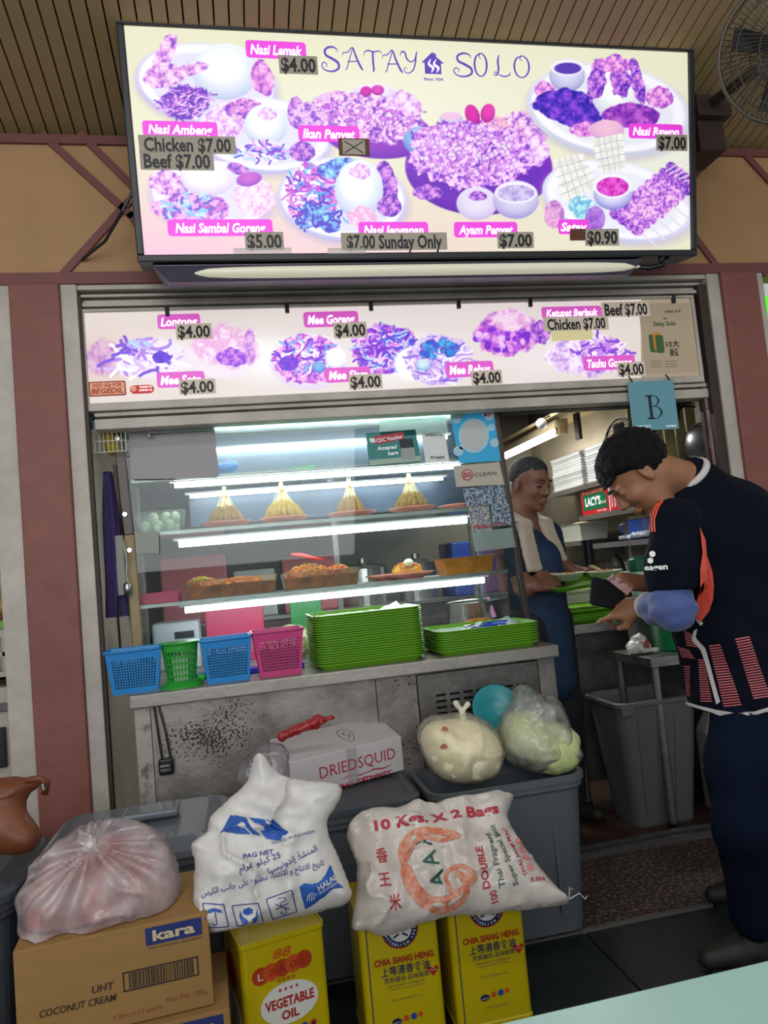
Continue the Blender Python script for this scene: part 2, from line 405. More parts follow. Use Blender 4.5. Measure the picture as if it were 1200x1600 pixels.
# hall ceiling: sloping strips, each its own piece
slope = math.tan(R(12.5)); zc = 3.02
cl = MB().hexa([(-2.2, -0.6, zc+slope*3.45+0.03), (5.2, -0.6, zc+slope*3.45+0.03), (5.2, 3.6, zc-slope*0.75+0.03), (-2.2, 3.6, zc-slope*0.75+0.03),
                (-2.2, -0.6, zc+slope*3.45+0.06), (5.2, -0.6, zc+slope*3.45+0.06), (5.2, 3.6, zc-slope*0.75+0.06), (-2.2, 3.6, zc-slope*0.75+0.06)]).build('ceiling', m_gap, org=(0, 0, 3))
struct(cl, 'sloping hall ceiling of narrow tan metal strips')
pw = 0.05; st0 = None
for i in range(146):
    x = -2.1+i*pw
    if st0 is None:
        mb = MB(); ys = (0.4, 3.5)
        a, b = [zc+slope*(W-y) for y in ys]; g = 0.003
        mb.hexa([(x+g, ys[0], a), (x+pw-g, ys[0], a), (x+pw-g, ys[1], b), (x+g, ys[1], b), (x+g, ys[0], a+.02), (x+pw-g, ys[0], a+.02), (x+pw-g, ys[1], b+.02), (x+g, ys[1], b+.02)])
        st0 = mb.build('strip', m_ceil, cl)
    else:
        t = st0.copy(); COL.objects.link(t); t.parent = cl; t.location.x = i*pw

# fascia beam over the stalls with its tan panels and maroon bands
ZB, ZT = 2.405, 2.99
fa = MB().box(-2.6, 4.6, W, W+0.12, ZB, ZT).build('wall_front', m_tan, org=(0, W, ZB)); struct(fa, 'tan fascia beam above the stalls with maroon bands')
def bandq(pts, name='band', m=m_band, y=W-0.0, t=0.012):
    return MB().prism([(p[0], p[2]) for p in pts], (0, y-0.0005, 0), (1, 0, 0), (0, 0, 1), (0, -1, 0), t).build(name, m, fa)
def pxw(*L): return [atY(a, b, W) for a, b in L]
MB().box(-2.6, 4.6, W-0.014, W, ZT-0.035, ZT).build('band', m_band, fa)
MB().box(-2.6, 4.6, W-0.016, W, ZB, ZB+0.045).build('band', m_band, fa)
def strip2(a, b, w=0.028):
    a = atY(*a, W); b = atY(*b, W); d = (b-a); d /= np.linalg.norm(d); n = np.array([-d[2], 0, d[0]])*w/2
    a = a-d*0.01; b = b+d*0.01
    bandq([a+n, b+n, b-n, a-n])
strip2((68, 213), (205, 338)); strip2((128, 213), (215, 300)); strip2((200, 318), (92, 438)); strip2((205, 338), (230, 375))
strip2((1112, 240), (1076, 285)); strip2((1160, 240), (1215, 300)); strip2((1085, 372), (1122, 422)); strip2((1192, 428), (1215, 400))
# brown fan bracket on the fascia comes later
# pillars and frames
def upright(nm, x0, x1, m, y0, y1, lab, z1=ZB, bev=0.006, kind=True):
    o = MB().box(x0, x1, y0, y1, 0, z1).build(nm, m, bev=bev); struct(o, lab); return o
upright('trim_1', -0.76, -0.585, m_maroon, W-0.03, W+0.2, 'maroon painted pillar at the left of the stall front')
upright('trim_2', 2.178, 2.36, m_maroon, W-0.03, W+0.2, 'maroon painted pillar at the right of the stall front')
upright('trim_3', -0.585, -0.527, m_alu, W-0.012, W+0.1, 'pale metal frame upright right of the left pillar', bev=0.003)
upright('trim_4', -0.845, -0.76, m_alu, W-0.012, W+0.1, 'pale metal frame upright at the far left edge', bev=0.003)
upright('trim_5', 2.118, 2.178, m_alu, W-0.012, W+0.1, 'pale metal frame upright left of the right pillar', bev=0.003)
upright('trim_6', 2.36, 2.40, m_alu, W-0.012, W+0.1, 'pale metal frame upright at the far right edge', bev=0.003)
# shutter guides inside the opening
g = MB().box(2.075, 2.118, W+0.0, W+0.03, 0, 2.36).box(2.06, 2.07, W+0.05, W+0.07, 0, 2.3).build('trim_7', m_dkbrown); struct(g, 'dark shutter guide inside the right edge of the opening')
g = MB().box(-0.527, -0.515, W+0.0, W+0.03, 0, 2.36).build('trim_8', m_dkbrown); struct(g, 'dark shutter guide inside the left edge of the opening')
# shutter housing over the lower menu
sh = thing('shutter_housing', 'grey metal roller shutter housing above the lower menu lightbox', 'shutter', (0.8, W, 2.32), kind='structure')
MB().box(-0.527, 2.118, W-0.004, W+0.12, 2.385, ZB).build('top_rail', m_alu, sh, bev=0.003)
MB().box(-0.527, 2.118, W+0.06, W+0.10, 2.315, 2.385).build('back_panel', m_steeld, sh)
for k, z in enumerate((2.372, 2.352)): MB().box(-0.52, 2.10, W+0.02+0.01*k, W+0.06, z-0.006, z+0.004).build('slat', m_alu, sh)
MB().box(-0.527, 2.118, W+0.012, W+0.05, 2.326, 2.340).build('slat', m_alu, sh)

# stall interior shell
m_wall = mat('stall_wall_tiles', '9d9c90', 0.45, var=0.2, vscale=3)
wl = MB().box(-0.66, -0.60, W+0.1, 5.7, 0, 2.42).build('wall_left', m_wall); struct(wl, 'left inner wall of the stall')
wr = MB().box(2.42, 2.48, W+0.1, 5.7, 0, 2.42).build('wall_right', mat('right_wall_steel', '8c8778', 0.4, metal=0.35, var=0.3, vscale=4)); struct(wr, 'right inner wall of the stall')
wb = MB().box(-0.66, 2.48, 5.7, 5.76, 0, 2.42).build('wall_back', m_wall); struct(wb, 'back wall of the stall kitchen')
m_ic = mat('beige_corrugated', 'b9b090', 0.5, var=0.2, vscale=4)
ic = MB().box(-0.66, 2.48, W+0.12, 5.76, 2.43, 2.47).build('ceiling', m_gap); struct(ic, 'inner ceiling of the stall')
t0 = None
for i in range(31):
    if t0 is None: t0 = MB().box(-0.655, -0.56, W+0.13, 5.7, 2.405, 2.43).build('ceiling_rib', m_ic, ic, bev=0.008)
    else: t = t0.copy(); COL.objects.link(t); t.parent = ic; t.location.x = i*0.101
# ================================================================ menu lightboxes
class Face:
    """a real plane: origin, unit axes u (right), v (up), n (towards the viewer)"""
    def __init__(s, o, u, v): s.o = V3(o); s.u = V3(u)/np.linalg.norm(u); s.v = V3(v)/np.linalg.norm(v); s.n = np.cross(s.u, s.v)
    def ab(s, px, py): p = atP(px, py, s.o, s.n)-s.o; return p@s.u, p@s.v
    def P(s, a, b, lift=0.0): return s.o+s.u*a+s.v*b+s.n*lift
    def px(s, a, b):
        p = s.P(a, b)-CAM; return 600+FPX*(p@AX_R)/(p@AX_F), 800-FPX*(p@AX_U)/(p@AX_F)
m_pink = mat('magenta_print', 'd23ac4', 0.4, emit=0.75)
m_pinkl = mat('magenta_print_dim', 'cc52b8', 0.4, emit=0.65)
m_wtxt = mat('white_print', 'fdf2fd', 0.4, emit=0.9)
m_stk = mat('grey_price_sticker', '8d8577', 0.6, emit=0.42)
m_stkl = mat('beige_price_sticker', 'ada191', 0.6, emit=0.55)
m_ktxt = mat('black_print', '141014', 0.5)
m_purple = mat('purple_print', '5a3fae', 0.4, emit=0.55)
m_frame = mat('dark_sign_frame', '26262a', 0.4, metal=0.2)
m_tape = clearmat('clear_tape', 'e8e8e0', 0.35, 0.2)

class Canvas:
    """colour print laid on a fine grid of real vertices (no image)"""
    def __init__(s, face, a0, a1, b0, b1, na, nb, bg):
        s.f = face; s.na, s.nb = na, nb; A, B = np.meshgrid(np.linspace(a0, a1, na), np.linspace(b0, b1, nb)); s.A = A; s.B = B
        P = face.o+A[..., None]*face.u+B[..., None]*face.v; s.P3 = P; D = P-CAM; z = D@AX_F
        s.X = 600+FPX*(D@AX_R)/z; s.Y = 800-FPX*(D@AX_U)/z; s.C = np.zeros(A.shape+(3,)); s.C[:] = bg
    def win(s, x0, x1, y0, y1):
        m = (s.X > x0) & (s.X < x1) & (s.Y > y0) & (s.Y < y1); r = np.where(m.any(1))[0]; c = np.where(m.any(0))[0]
        if len(r) == 0: return None
        return (slice(r[0], r[-1]+1), slice(c[0], c[-1]+1))
    def blend(s, w, a, col): s.C[w] = s.C[w]*(1-a[..., None])+np.asarray(col)*a[..., None]
    def ell(s, cx, cy, rx, ry, col, soft=1.5, rot=0, rough=0, shade=None, seed=1, pal=None, ps=4.0, con=1.0, alpha=1.0):
        R_ = max(rx, ry)*1.5+4; w = s.win(cx-R_, cx+R_, cy-R_, cy+R_)
        if w is None: return
        X = s.X[w]-cx; Y = s.Y[w]-cy; t = R(rot); x = X*math.cos(t)+Y*math.sin(t); y = -X*math.sin(t)+Y*math.cos(t)
        d = np.sqrt((x/rx)**2+(y/ry)**2); sh = X.shape
        if rough: d = d+rough*(fbm(np.stack([X.ravel()/(ps*2)+seed*9.1+50, Y.ravel()/(ps*2)+70], 1), 3, seed).reshape(sh)-0.5)
        a = np.clip((1-d)*min(rx, ry)/soft+0.5, 0, 1)*alpha
        if pal is not None:
            n = fbm(np.stack([X.ravel()/ps+seed*3.3+90, Y.ravel()/ps+40], 1), 3, seed+3, 0.65).reshape(sh); n = np.clip((n-0.5)*2.1*con+0.56, 0, 0.999)*(len(pal)-1)
            i = n.astype(int); fr = (n-i)[..., None]; p = np.array([hx(q) for q in pal]); c = p[i]*(1-fr)+p[i+1]*fr
        else: c = np.zeros(sh+(3,))+hx(col)
        if shade is not None:
            q = np.clip(d, 0, 1)**2; lg = np.clip(0.5+0.5*y/ry, 0, 1)*q; c = c*(1-lg[..., None])+hx(shade)*lg[..., None]
        s.blend(w, a, c)
    def stroke(s, pts, wd, col, alpha=1.0):
        P = np.array(pts, float); w = s.win(P[:, 0].min()-wd-2, P[:, 0].max()+wd+2, P[:, 1].min()-wd-2, P[:, 1].max()+wd+2)
        if w is None: return
        Q = np.stack([s.X[w].ravel(), s.Y[w].ravel()], 1); d = np.full(len(Q), 1e9)
        for i in range(len(P)-1):
            e = P[i+1]-P[i]; q = Q-P[i]; t = np.clip((q@e)/(e@e+1e-9), 0, 1); d = np.minimum(d, np.hypot(*(q-t[:, None]*e).T))
        s.blend(w, (np.clip(wd/2-d+0.5, 0, 1)*alpha).reshape(s.X[w].shape), hx(col))
    def poly(s, pts, col, alpha=1.0, soft=1.0, pal=None, ps=4, seed=2):
        P = np.array(pts, float); w = s.win(P[:, 0].min()-3, P[:, 0].max()+3, P[:, 1].min()-3, P[:, 1].max()+3)
        if w is None: return
        X = s.X[w]; Y = s.Y[w]; d = polysd(np.stack([X.ravel(), Y.ravel()], 1), P).reshape(X.shape)
        c = hx(col)
        if pal:
            n = np.clip((fbm(np.stack([X.ravel()/ps, Y.ravel()/ps], 1), 3, seed).reshape(X.shape)-.5)*3+.5, 0, .999)*(len(pal)-1); i = n.astype(int); fr = (n-i)[..., None]; p = np.array([hx(q) for q in pal]); c = p[i]*(1-fr)+p[i+1]*fr
        s.blend(w, np.clip(0.5-d/soft, 0, 1)*alpha, c)
    def noodles(s, cx, cy, rx, ry, n, pal, wd=2.0, L=18, seed=0):
        r = random.Random(seed)
        for _ in range(n):
            t = r.uniform(0, 6.28); q = math.sqrt(r.random()); x = cx+rx*q*math.cos(t); y = cy+ry*q*math.sin(t); a = r.uniform(0, 6.28); p = [(x, y)]
            for k in range(4): a += r.uniform(-.7, .7); x += L/4*math.cos(a); y += L/4*math.sin(a)*.7; p.append((x, y))
            s.stroke(p, wd, r.choice(pal))
    def bits(s, cx, cy, rx, ry, n, pal, sz=4, seed=0):
        r = random.Random(seed)
        for _ in range(n):
            t = r.uniform(0, 6.28); q = math.sqrt(r.random()); s.ell(cx+rx*q*math.cos(t), cy+ry*q*math.sin(t), sz*r.uniform(.6, 1.4), sz*r.uniform(.5, 1.1), r.choice(pal), 1.2, r.uniform(0, 180), shade=r.choice(['5a20a0', 'c070e0', '8a40d0']))
    def build(s, name, m, parent, lift=0.001, blur=0):
        n = s.na*s.nb; idx = np.arange(n).reshape(s.nb, s.na)
        F = np.stack([idx[:-1, :-1], idx[:-1, 1:], idx[1:, 1:], idx[1:, :-1]], -1).reshape(-1, 4)
        return finish(name, s.P3.reshape(-1, 3)+s.f.n*lift, F, m, parent, cols=lin(np.clip(s.C, 0, 1)).reshape(-1, 3))
def printmat(name, emit, diff=0.3):
    m = mat(name, attr='Col', rough=0.35, emit=emit); p = m.node_tree.nodes['Principled BSDF']
    nt = m.node_tree; a = [n for n in nt.nodes if n.type == 'ATTRIBUTE'][0]
    mx = nt.nodes.new('ShaderNodeMix'); mx.data_type = 'RGBA'; mx.blend_type = 'MULTIPLY'; mx.inputs[0].default_value = 1; mx.inputs[7].default_value = (diff,)*3+(1,)
    nt.links.new(a.outputs['Color'], mx.inputs[6]); nt.links.new(mx.outputs[2], p.inputs['Base Color']); return m
FRY = ['7a40c8', 'b070d8', 'd890e0', 'f0bcec', 'fce0f6']; DKP = ['4a1cb0', '8040c8', 'b868d8', 'e0a0ec']; NUT = ['8a3cc8', 'c068d4', 'e48cdc', 'f8c0f0']
BLU = ['3a30c0', '5a60d8', '70a8e8', 'a8e0f4']; SOFT = ['c080e0', 'e0a8f0', 'f4d0f8', 'fce8fc']; DARK = ['20108a', '3a20b8', '6030c8', '9048d8']

def pill(parent, face, x0, y0, x1, y1, s, mb_, mt, name='dish_label', r=0.2, pad=0.07, bold=0.03, shear=0.22, h=0.80, lift=0.003, sx=None, tname='lettering', align=None):
    a0, _ = face.ab(x0, (y0+y1)/2); a1, _ = face.ab(x1, (y0+y1)/2); xm = (x0+x1)/2; _, bt = face.ab(xm, y0); _, bb = face.ab(xm, y1)
    # the box is level on the sign: use its own mid height
    wd = a1-a0; ht = bt-bb; rr = ht*r; pts = []
    for cx, cy, t0 in ((a1-rr, bt-rr, 0), (a0+rr, bt-rr, 90), (a0+rr, bb+rr, 180), (a1-rr, bb+rr, 270)):
        for k in range(4): t = R(t0+30*k); pts.append((cx+rr*math.cos(t), cy+rr*math.sin(t)))
    o = MB().prism(pts, face.P(0, 0, 0.0012), face.u, face.v, face.n, lift-0.0014).build(name, mb_, parent)
    if s: text(tname, s, face.P(a0+wd*pad, bb+ht*(1-h*0.74)/2, lift), face.u, face.v, ht*h*1.0, mt, o, bold=bold, shear=shear, width=wd*(1-2*pad))
    return o

# ---- upper lightbox (tilted forward), hung in front of the fascia
A = atY(215, 405, 2.55); B = atY(1088, 405, 2.55); T = atY(630, 50, 2.41); ub = (0, T[1]-A[1], T[2]-(A[2]+B[2])/2)
FU = Face((A[0], A[1], (A[2]+B[2])/2), (1, 0, 0), ub); SW = B[0]-A[0]; SH = np.linalg.norm(ub)
sg = thing('menu_lightbox', 'large backlit menu lightbox of food dishes in a black frame above the stall', 'sign', FU.P(SW/2, 0))
fw = 0.024; D_ = 0.13
fm = MB()
for (a0, a1, b0, b1) in ((0, SW, 0, fw), (0, SW, SH-fw, SH), (0, fw, fw, SH-fw), (SW-fw, SW, fw, SH-fw)):
    fm.hexa([FU.P(a, b, l) for l in (-D_, 0.012) for (a, b) in ((a0, b0), (a1, b0), (a1, b1), (a0, b1))])
fm.build('frame', m_frame, sg, bev=0.004)
MB().hexa([FU.P(a, b, l) for l in (-D_, -D_+.004) for (a, b) in ((fw, fw), (SW-fw, fw), (SW-fw, SH-fw), (fw, SH-fw))]).build('back_panel', m_dark, sg)
for x in (.35, 1.35): MB().box(x, x+.04, 2.5, 2.849, 2.75, 2.79).build('support_bracket', m_dkbrown, sg)
cv = Canvas(FU, fw, SW-fw, fw, SH-fw, 860, 320, hx('e6e4c6'))
# background: cream, pinker at the lower left, whiter middle
g = np.clip((cv.Y-230)/180, 0, 1)*np.clip(1.1-(cv.X-200)/700, 0, 1); cv.C = cv.C*(1-g[..., None])+hx('f0bcd4')*g[..., None]
g = np.exp(-((cv.X-650)/260)**2-((cv.Y-170)/90)**2)*0.5; cv.C = cv.C*(1-g[..., None])+hx('f4f2e4')*g[..., None]
g = np.clip((cv.X-820)/250, 0, 1)*np.exp(-((cv.Y-250)/80)**2)*.6; cv.C = cv.C*(1-g[..., None])+hx('eaf0ec')*g[..., None]
def plate(cx, cy, rx, ry, rot=0, c='e2def4', e='b8b4e0', rim='f6f4fc'):
    cv.ell(cx+2, cy+6, rx*1.02, ry*1.02, 'b8a8cc', 10, rot, alpha=.5); cv.ell(cx, cy, rx, ry, c, 1.5, rot, shade=e); cv.ell(cx, cy-2, rx*.94, ry*.92, rim, 3, rot); cv.ell(cx, cy, rx*.8, ry*.76, c, 5, rot)
def rice(cx, cy, rx, ry, c='eef2f6', sh='b4c0e4'):
    cv.ell(cx, cy, rx, ry, c, 2, shade=sh, rough=.05); cv.ell(cx-rx*.1, cy-ry*.2, rx*.7, ry*.6, 'fafcfc', 8, alpha=.6)
plate(322, 132, 112, 64, 8)
rice(352, 112, 52, 44); cv.ell(258, 85, 14, 36, '', rot=25, rough=.3, pal=FRY, ps=7); cv.ell(255, 118, 32, 20, '', rot=-8, rough=.3, pal=FRY, ps=7); cv.ell(300, 108, 26, 10, '', rot=-15, rough=.2, pal=FRY, ps=6)
cv.ell(290, 160, 40, 26, '6a28c0', 3, rough=.4); cv.noodles(288, 160, 38, 22, 150, ['f0c8f4', 'b868dc', '7a30c8', 'd898ec', '5018a8'], 2.2, 18, 3)
cv.ell(410, 122, 18, 28, '', rough=.3, pal=NUT, ps=7, rot=-15)
plate(412, 212, 108, 60, 6); cv.ell(352, 190, 34, 26, '', rough=.4, pal=SOFT, ps=5); cv.ell(382, 170, 32, 16, '', rough=.3, pal=NUT, ps=5); cv.bits(382, 172, 28, 12, 50, NUT, 4, 4)
cv.ell(465, 178, 16, 26, '', rough=.35, pal=DKP, ps=8, rot=-10); rice(415, 196, 34, 33); cv.ell(417, 178, 15, 10, '', rough=.4, pal=SOFT, ps=3)
cv.ell(408, 238, 46, 18, 'e8e0f8', 3, rough=.4); cv.noodles(408, 238, 42, 14, 60, ['ffffff', '5a60d8', 'e0a8f0', '7a40d0', 'b8d0f4'], 3, 16, 5); cv.ell(472, 237, 20, 16, '', rough=.2, pal=DKP, ps=4)
plate(330, 306, 98, 56, 6, e='d0a8d8'); cv.ell(262, 286, 32, 20, '', rough=.4, pal=FRY, ps=6, rot=15); rice(325, 280, 42, 26, 'f4ecf4', 'd0c0e4')
cv.ell(300, 326, 62, 22, '', rough=.35, pal=NUT, ps=6); cv.noodles(300, 325, 55, 18, 60, ['90c8f0', 'c0e8f8', '6a60d0', 'f0b0f0'], 4.5, 14, 6); cv.ell(395, 308, 34, 28, '', rough=.4, pal=['e8a8e0', 'f8d8f4', 'fce8f8'], ps=5)
cv.ell(372, 264, 18, 9, '', rough=.2, pal=DKP, ps=5, rot=20); cv.ell(389, 280, 20, 11, 'c860d0', 2, shade='7a2ac0', rot=-10)
# ikan penyet
cv.ell(590, 208, 86, 40, '9a3cc8', 2, 4, shade='6a20b0'); cv.ell(528, 158, 40, 16, '', rough=.3, pal=['a8d8f0', 'f0c8f0', 'e090e0'], ps=7); cv.ell(585, 145, 34, 14, 'f4ecf8', 3, shade='c0a8e0')
cv.ell(576, 185, 90, 36, '', 3, 8, rough=.45, pal=FRY, ps=5, con=1.3); cv.ell(628, 165, 30, 22, '', rough=.4, pal=SOFT, ps=6); cv.bits(560, 180, 70, 24, 90, ['f8c8f8', 'e090e8', 'c060d8', 'fbe0fb'], 4, 8); cv.ell(572, 143, 9, 8, 'd828b0', 1.5, shade='8a1090'); cv.ell(590, 141, 10, 8, 'e048c0', 1.5, shade='8a1090')
cv.ell(480, 180, 30, 20, '', rough=.4, pal=['e0a0e0', 'f4d0f4', '8a48d0'], ps=6)
plate(535, 312, 102, 66, 5); cv.ell(488, 303, 40, 46, '', rough=.35, pal=NUT, ps=6); cv.noodles(486, 303, 34, 40, 130, ['f4b8f4', 'e080e0', 'c050d8', '7a28c8', 'ffffff', '60a8e8'], 3.5, 18, 9)
cv.ell(530, 262, 36, 16, '', rough=.4, pal=BLU, ps=6, rot=-10); cv.ell(500, 340, 34, 14, '', rough=.5, pal=BLU, ps=6, rot=35); cv.noodles(500, 335, 40, 22, 50, ['4058d0', '78b8ec', '5a30c8'], 3.5, 14, 10)
cv.ell(603, 285, 18, 34, '', rough=.35, pal=DKP, ps=7, rot=-12); rice(561, 296, 38, 46); cv.ell(562, 268, 17, 12, '', rough=.4, pal=SOFT, ps=3); cv.ell(608, 322, 19, 17, '', rough=.15, pal=DKP, ps=4); cv.ell(565, 338, 24, 16, '', rough=.4, pal=['f0c0e8', 'e8a8d8', 'f8e0f0'], ps=4)
# ayam penyet
cv.ell(748, 262, 115, 74, '8a30d0', 2, 2, shade='5a18a8'); cv.ell(748, 256, 100, 62, '6a28b8', 6, 2)
cv.ell(656, 220, 26, 22, '90c0ec', 2, shade='5a78d0'); cv.ell(684, 210, 36, 14, '', rough=.3, pal=NUT, ps=5); cv.ell(705, 186, 18, 11, 'd8d0f0', 2, shade='a898d0'); cv.ell(704, 182, 14, 6, 'f0c0e4', 2)
cv.ell(815, 205, 38, 32, '', rough=.35, pal=FRY, ps=6); cv.ell(835, 235, 22, 26, '', rough=.35, pal=SOFT, ps=6, rot=20); cv.ell(772, 205, 28, 24, '', rough=.2, pal=['e8a8c8', 'f8c8d8', 'd890d0'], ps=7)
cv.ell(738, 180, 11, 17, 'e028a8', 1.5, -20, shade='9a1490'); cv.ell(762, 177, 11, 15, 'e83cb0', 1.5, 15, shade='9a1490')
cv.ell(735, 242, 98, 52, '', 3, 4, rough=.4, pal=['7a38c8', 'b068dc', 'd898ec', 'ecb8f4', 'fbdcfb'], ps=5, con=1.2); cv.bits(735, 238, 82, 40, 260, ['f4c8f8', 'eaa8f0', 'd080e4', 'fce4fc', 'fce4fc'], 4.2, 12); cv.ell(668, 300, 24, 12, '', rough=.5, pal=DKP, ps=5)
cv.ell(745, 318, 32, 26, 'e8e0f4', 2, shade='c4b4e0'); cv.ell(746, 306, 14, 8, '', rough=.4, pal=DKP, ps=3); cv.ell(806, 312, 36, 30, 'dcd8f0', 1.5, shade='9a90d0'); cv.ell(806, 301, 33, 17, 'f4f0fa', 1.5); cv.ell(806, 302, 29, 13, 'b0a0dc', 1.5, pal=['9888d0', 'c0b0e4', 'd8ccf0'], ps=6)
# nasi rawon
plate(950, 172, 128, 72, 8, 'e4e6f0', 'c4c8dc'); cv.ell(886, 118, 28, 26, 'd8d8f0', 1.5, shade='9090cc'); cv.ell(886, 106, 26, 13, 'f0eefa', 1.5); cv.ell(887, 107, 21, 9, '5a38b0', 1.5)
cv.ell(850, 140, 16, 13, '', rough=.4, pal=NUT, ps=4); cv.ell(885, 165, 52, 26, '', rough=.3, pal=DARK, ps=7, rot=4); cv.ell(905, 185, 36, 14, '', rough=.4, pal=DARK, ps=6); cv.ell(1030, 152, 22, 17, '', rough=.3, pal=NUT, ps=4)
rice(962, 140, 40, 46, 'f4f6f4', 'c8c8e0'); cv.ell(932, 125, 14, 34, '', rough=.6, pal=DKP, ps=4, rot=12); cv.ell(968, 120, 16, 34, '', rough=.6, pal=DKP, ps=4, rot=-8); cv.ell(958, 100, 30, 13, '', rough=.6, pal=NUT, ps=4); cv.ell(996, 128, 10, 36, '', rough=.6, pal=DKP, ps=4, rot=-12)
cv.ell(985, 180, 45, 20, '', rough=.3, pal=['5a18a0', '8a30b8', 'c060d0'], ps=8); cv.ell(915, 202, 26, 12, '', rough=.4, pal=NUT, ps=5); cv.ell(948, 203, 27, 16, 'f0c0d8', 2, shade='c890d8', rough=.1)
# ketupat and satay
plate(965, 315, 120, 62, 12, 'e8eaf4', 'c4c4e4')
def ketu(p, dk='a8a8c8'):
    cv.poly(p, 'f2f2e6'); q = np.array(p, float)
    for k in (1, 2, 3, 4):
        t = k/5; cv.stroke([q[0]*(1-t)+q[1]*t, q[3]*(1-t)+q[2]*t], 1.3, dk, .8); cv.stroke([q[0]*(1-t)+q[3]*t, q[1]*(1-t)+q[2]*t], 1.3, dk, .8)
        for j in (0, 2) if k % 2 else (1, 3):
            c = (q[0]*(1-t)+q[1]*t)*(1-(j+.5)/4)+(q[3]*(1-t)+q[2]*t)*((j+.5)/4); cv.ell(c[0], c[1], 8, 5, 'dcdcd8', 3, alpha=.7)
ketu([(925, 218), (972, 208), (978, 262), (936, 272)]); ketu([(864, 250), (910, 240), (934, 290), (880, 318)])
cv.ell(912, 325, 26, 18, '', rough=.3, pal=['80d8e4', 'c0f0f0', '60b0dc', 'e8f8f4'], ps=9, rot=25); cv.ell(866, 335, 16, 22, '', rough=.1, pal=['d088c0', 'f0b8e0', 'b070c8'], ps=9); cv.ell(930, 342, 16, 20, '', rough=.1, pal=['8a48c8', 'b888e0'], ps=9)
r_ = random.Random(5)
for k in range(8):
    x0 = 965+k*12; y0 = 352-k*11; 
    cv.stroke([(x0, y0-20), (x0+62, y0+34)], 2.6, 'e8d8e0')
for k in range(9):
    x0 = 962+k*11; y0 = 335-k*9
    for j in range(4): cv.ell(x0+j*11, y0+j*8, 11, 8.5, '', 1.5, 40, rough=.3, pal=(DKP if k > 6 or k == 0 else ['7a38c8', 'b868dc', 'e0a0e8', 'fbd0f0']), ps=4, seed=k*7+j)
for k in range(5): cv.stroke([(1040+k*7, 268+k*4), (1078, 245+k*9)], 2, 'e4dce4')
cv.ell(957, 304, 30, 24, 'e4e4f6', 1.5, shade='7878d0'); cv.ell(957, 291, 30, 19, 'f4f4fc', 1.5); cv.ell(957, 292, 25, 15, '', pal=['b018a0', 'd838c0', 'e868d8'], ps=5)
cv.build('menu_print', printmat('backlit_menu_print', 0.88), sg)
PKL = [(384, 65, 478, 92, 'Nasi Lemak'), (223, 190, 340, 215, 'Nasi Ambeng'), (466, 197, 561, 222, 'Ikan Penyet'), (262, 343, 426, 369, 'Nasi Sambal Goreng'), (560, 347, 669, 372, 'Nasi Jenganan'),
       (709, 347, 808, 371, 'Ayam Penyet'), (982, 194, 1066, 217, 'Nasi Rawon'), (872, 343, 920, 366, 'Satay')]
for q in PKL: pill(sg, FU, *q, m_pink, m_wtxt)
for (x0, y0, x1, y1, s) in [(436, 88, 496, 116, '$4.00'), (217, 213, 368, 240, 'Chicken $7.00'), (219, 238, 334, 266, 'Beef $7.00'), (383, 363, 443, 391, '$5.00'), (533, 364, 698, 391, '$7.00 Sunday Only'),
                            (777, 363, 833, 388, '$7.00'), (1025, 211, 1073, 236, '$7.00'), (914, 358, 966, 384, '$0.90')]:
    pill(sg, FU, x0, y0, x1, y1, s, m_stk, m_ktxt, 'price_sticker', r=0.03, pad=0.05, bold=0.03, shear=0, h=1.08, lift=0.005)
x_ = pill(sg, FU, 529, 217, 577, 244, '', mat('brown_sticker_edge', '5a3526', 0.6, emit=.1), m_ktxt, 'crossed_sticker', r=0.03, lift=0.005)
x2 = pill(sg, FU, 535, 219, 570, 242, '', m_stk, m_ktxt, 'crossed_sticker', r=0.03, lift=0.006); mb = MB()
for p in ([(538, 222), (567, 240)], [(567, 222), (538, 240)]): ribbon(mb, [FU.ab(*p[0]), FU.ab(*p[1])], 0.0035, FU.o, FU.u, FU.v, 0.0072, 4)
mb.build('cross_mark', m_ktxt, sg)
pill(sg, FU, 890, 358, 914, 376, '', mat('brown_tape', '5a3020', 0.6, emit=.1), m_ktxt, 'tape_patch', r=0.05, lift=0.005)
for (x0, x1) in ((365, 455), (512, 570)): pill(sg, FU, x0, 389, x1, 398, '', m_tape, m_ktxt, 'clear_tape', r=.05, lift=0.014)
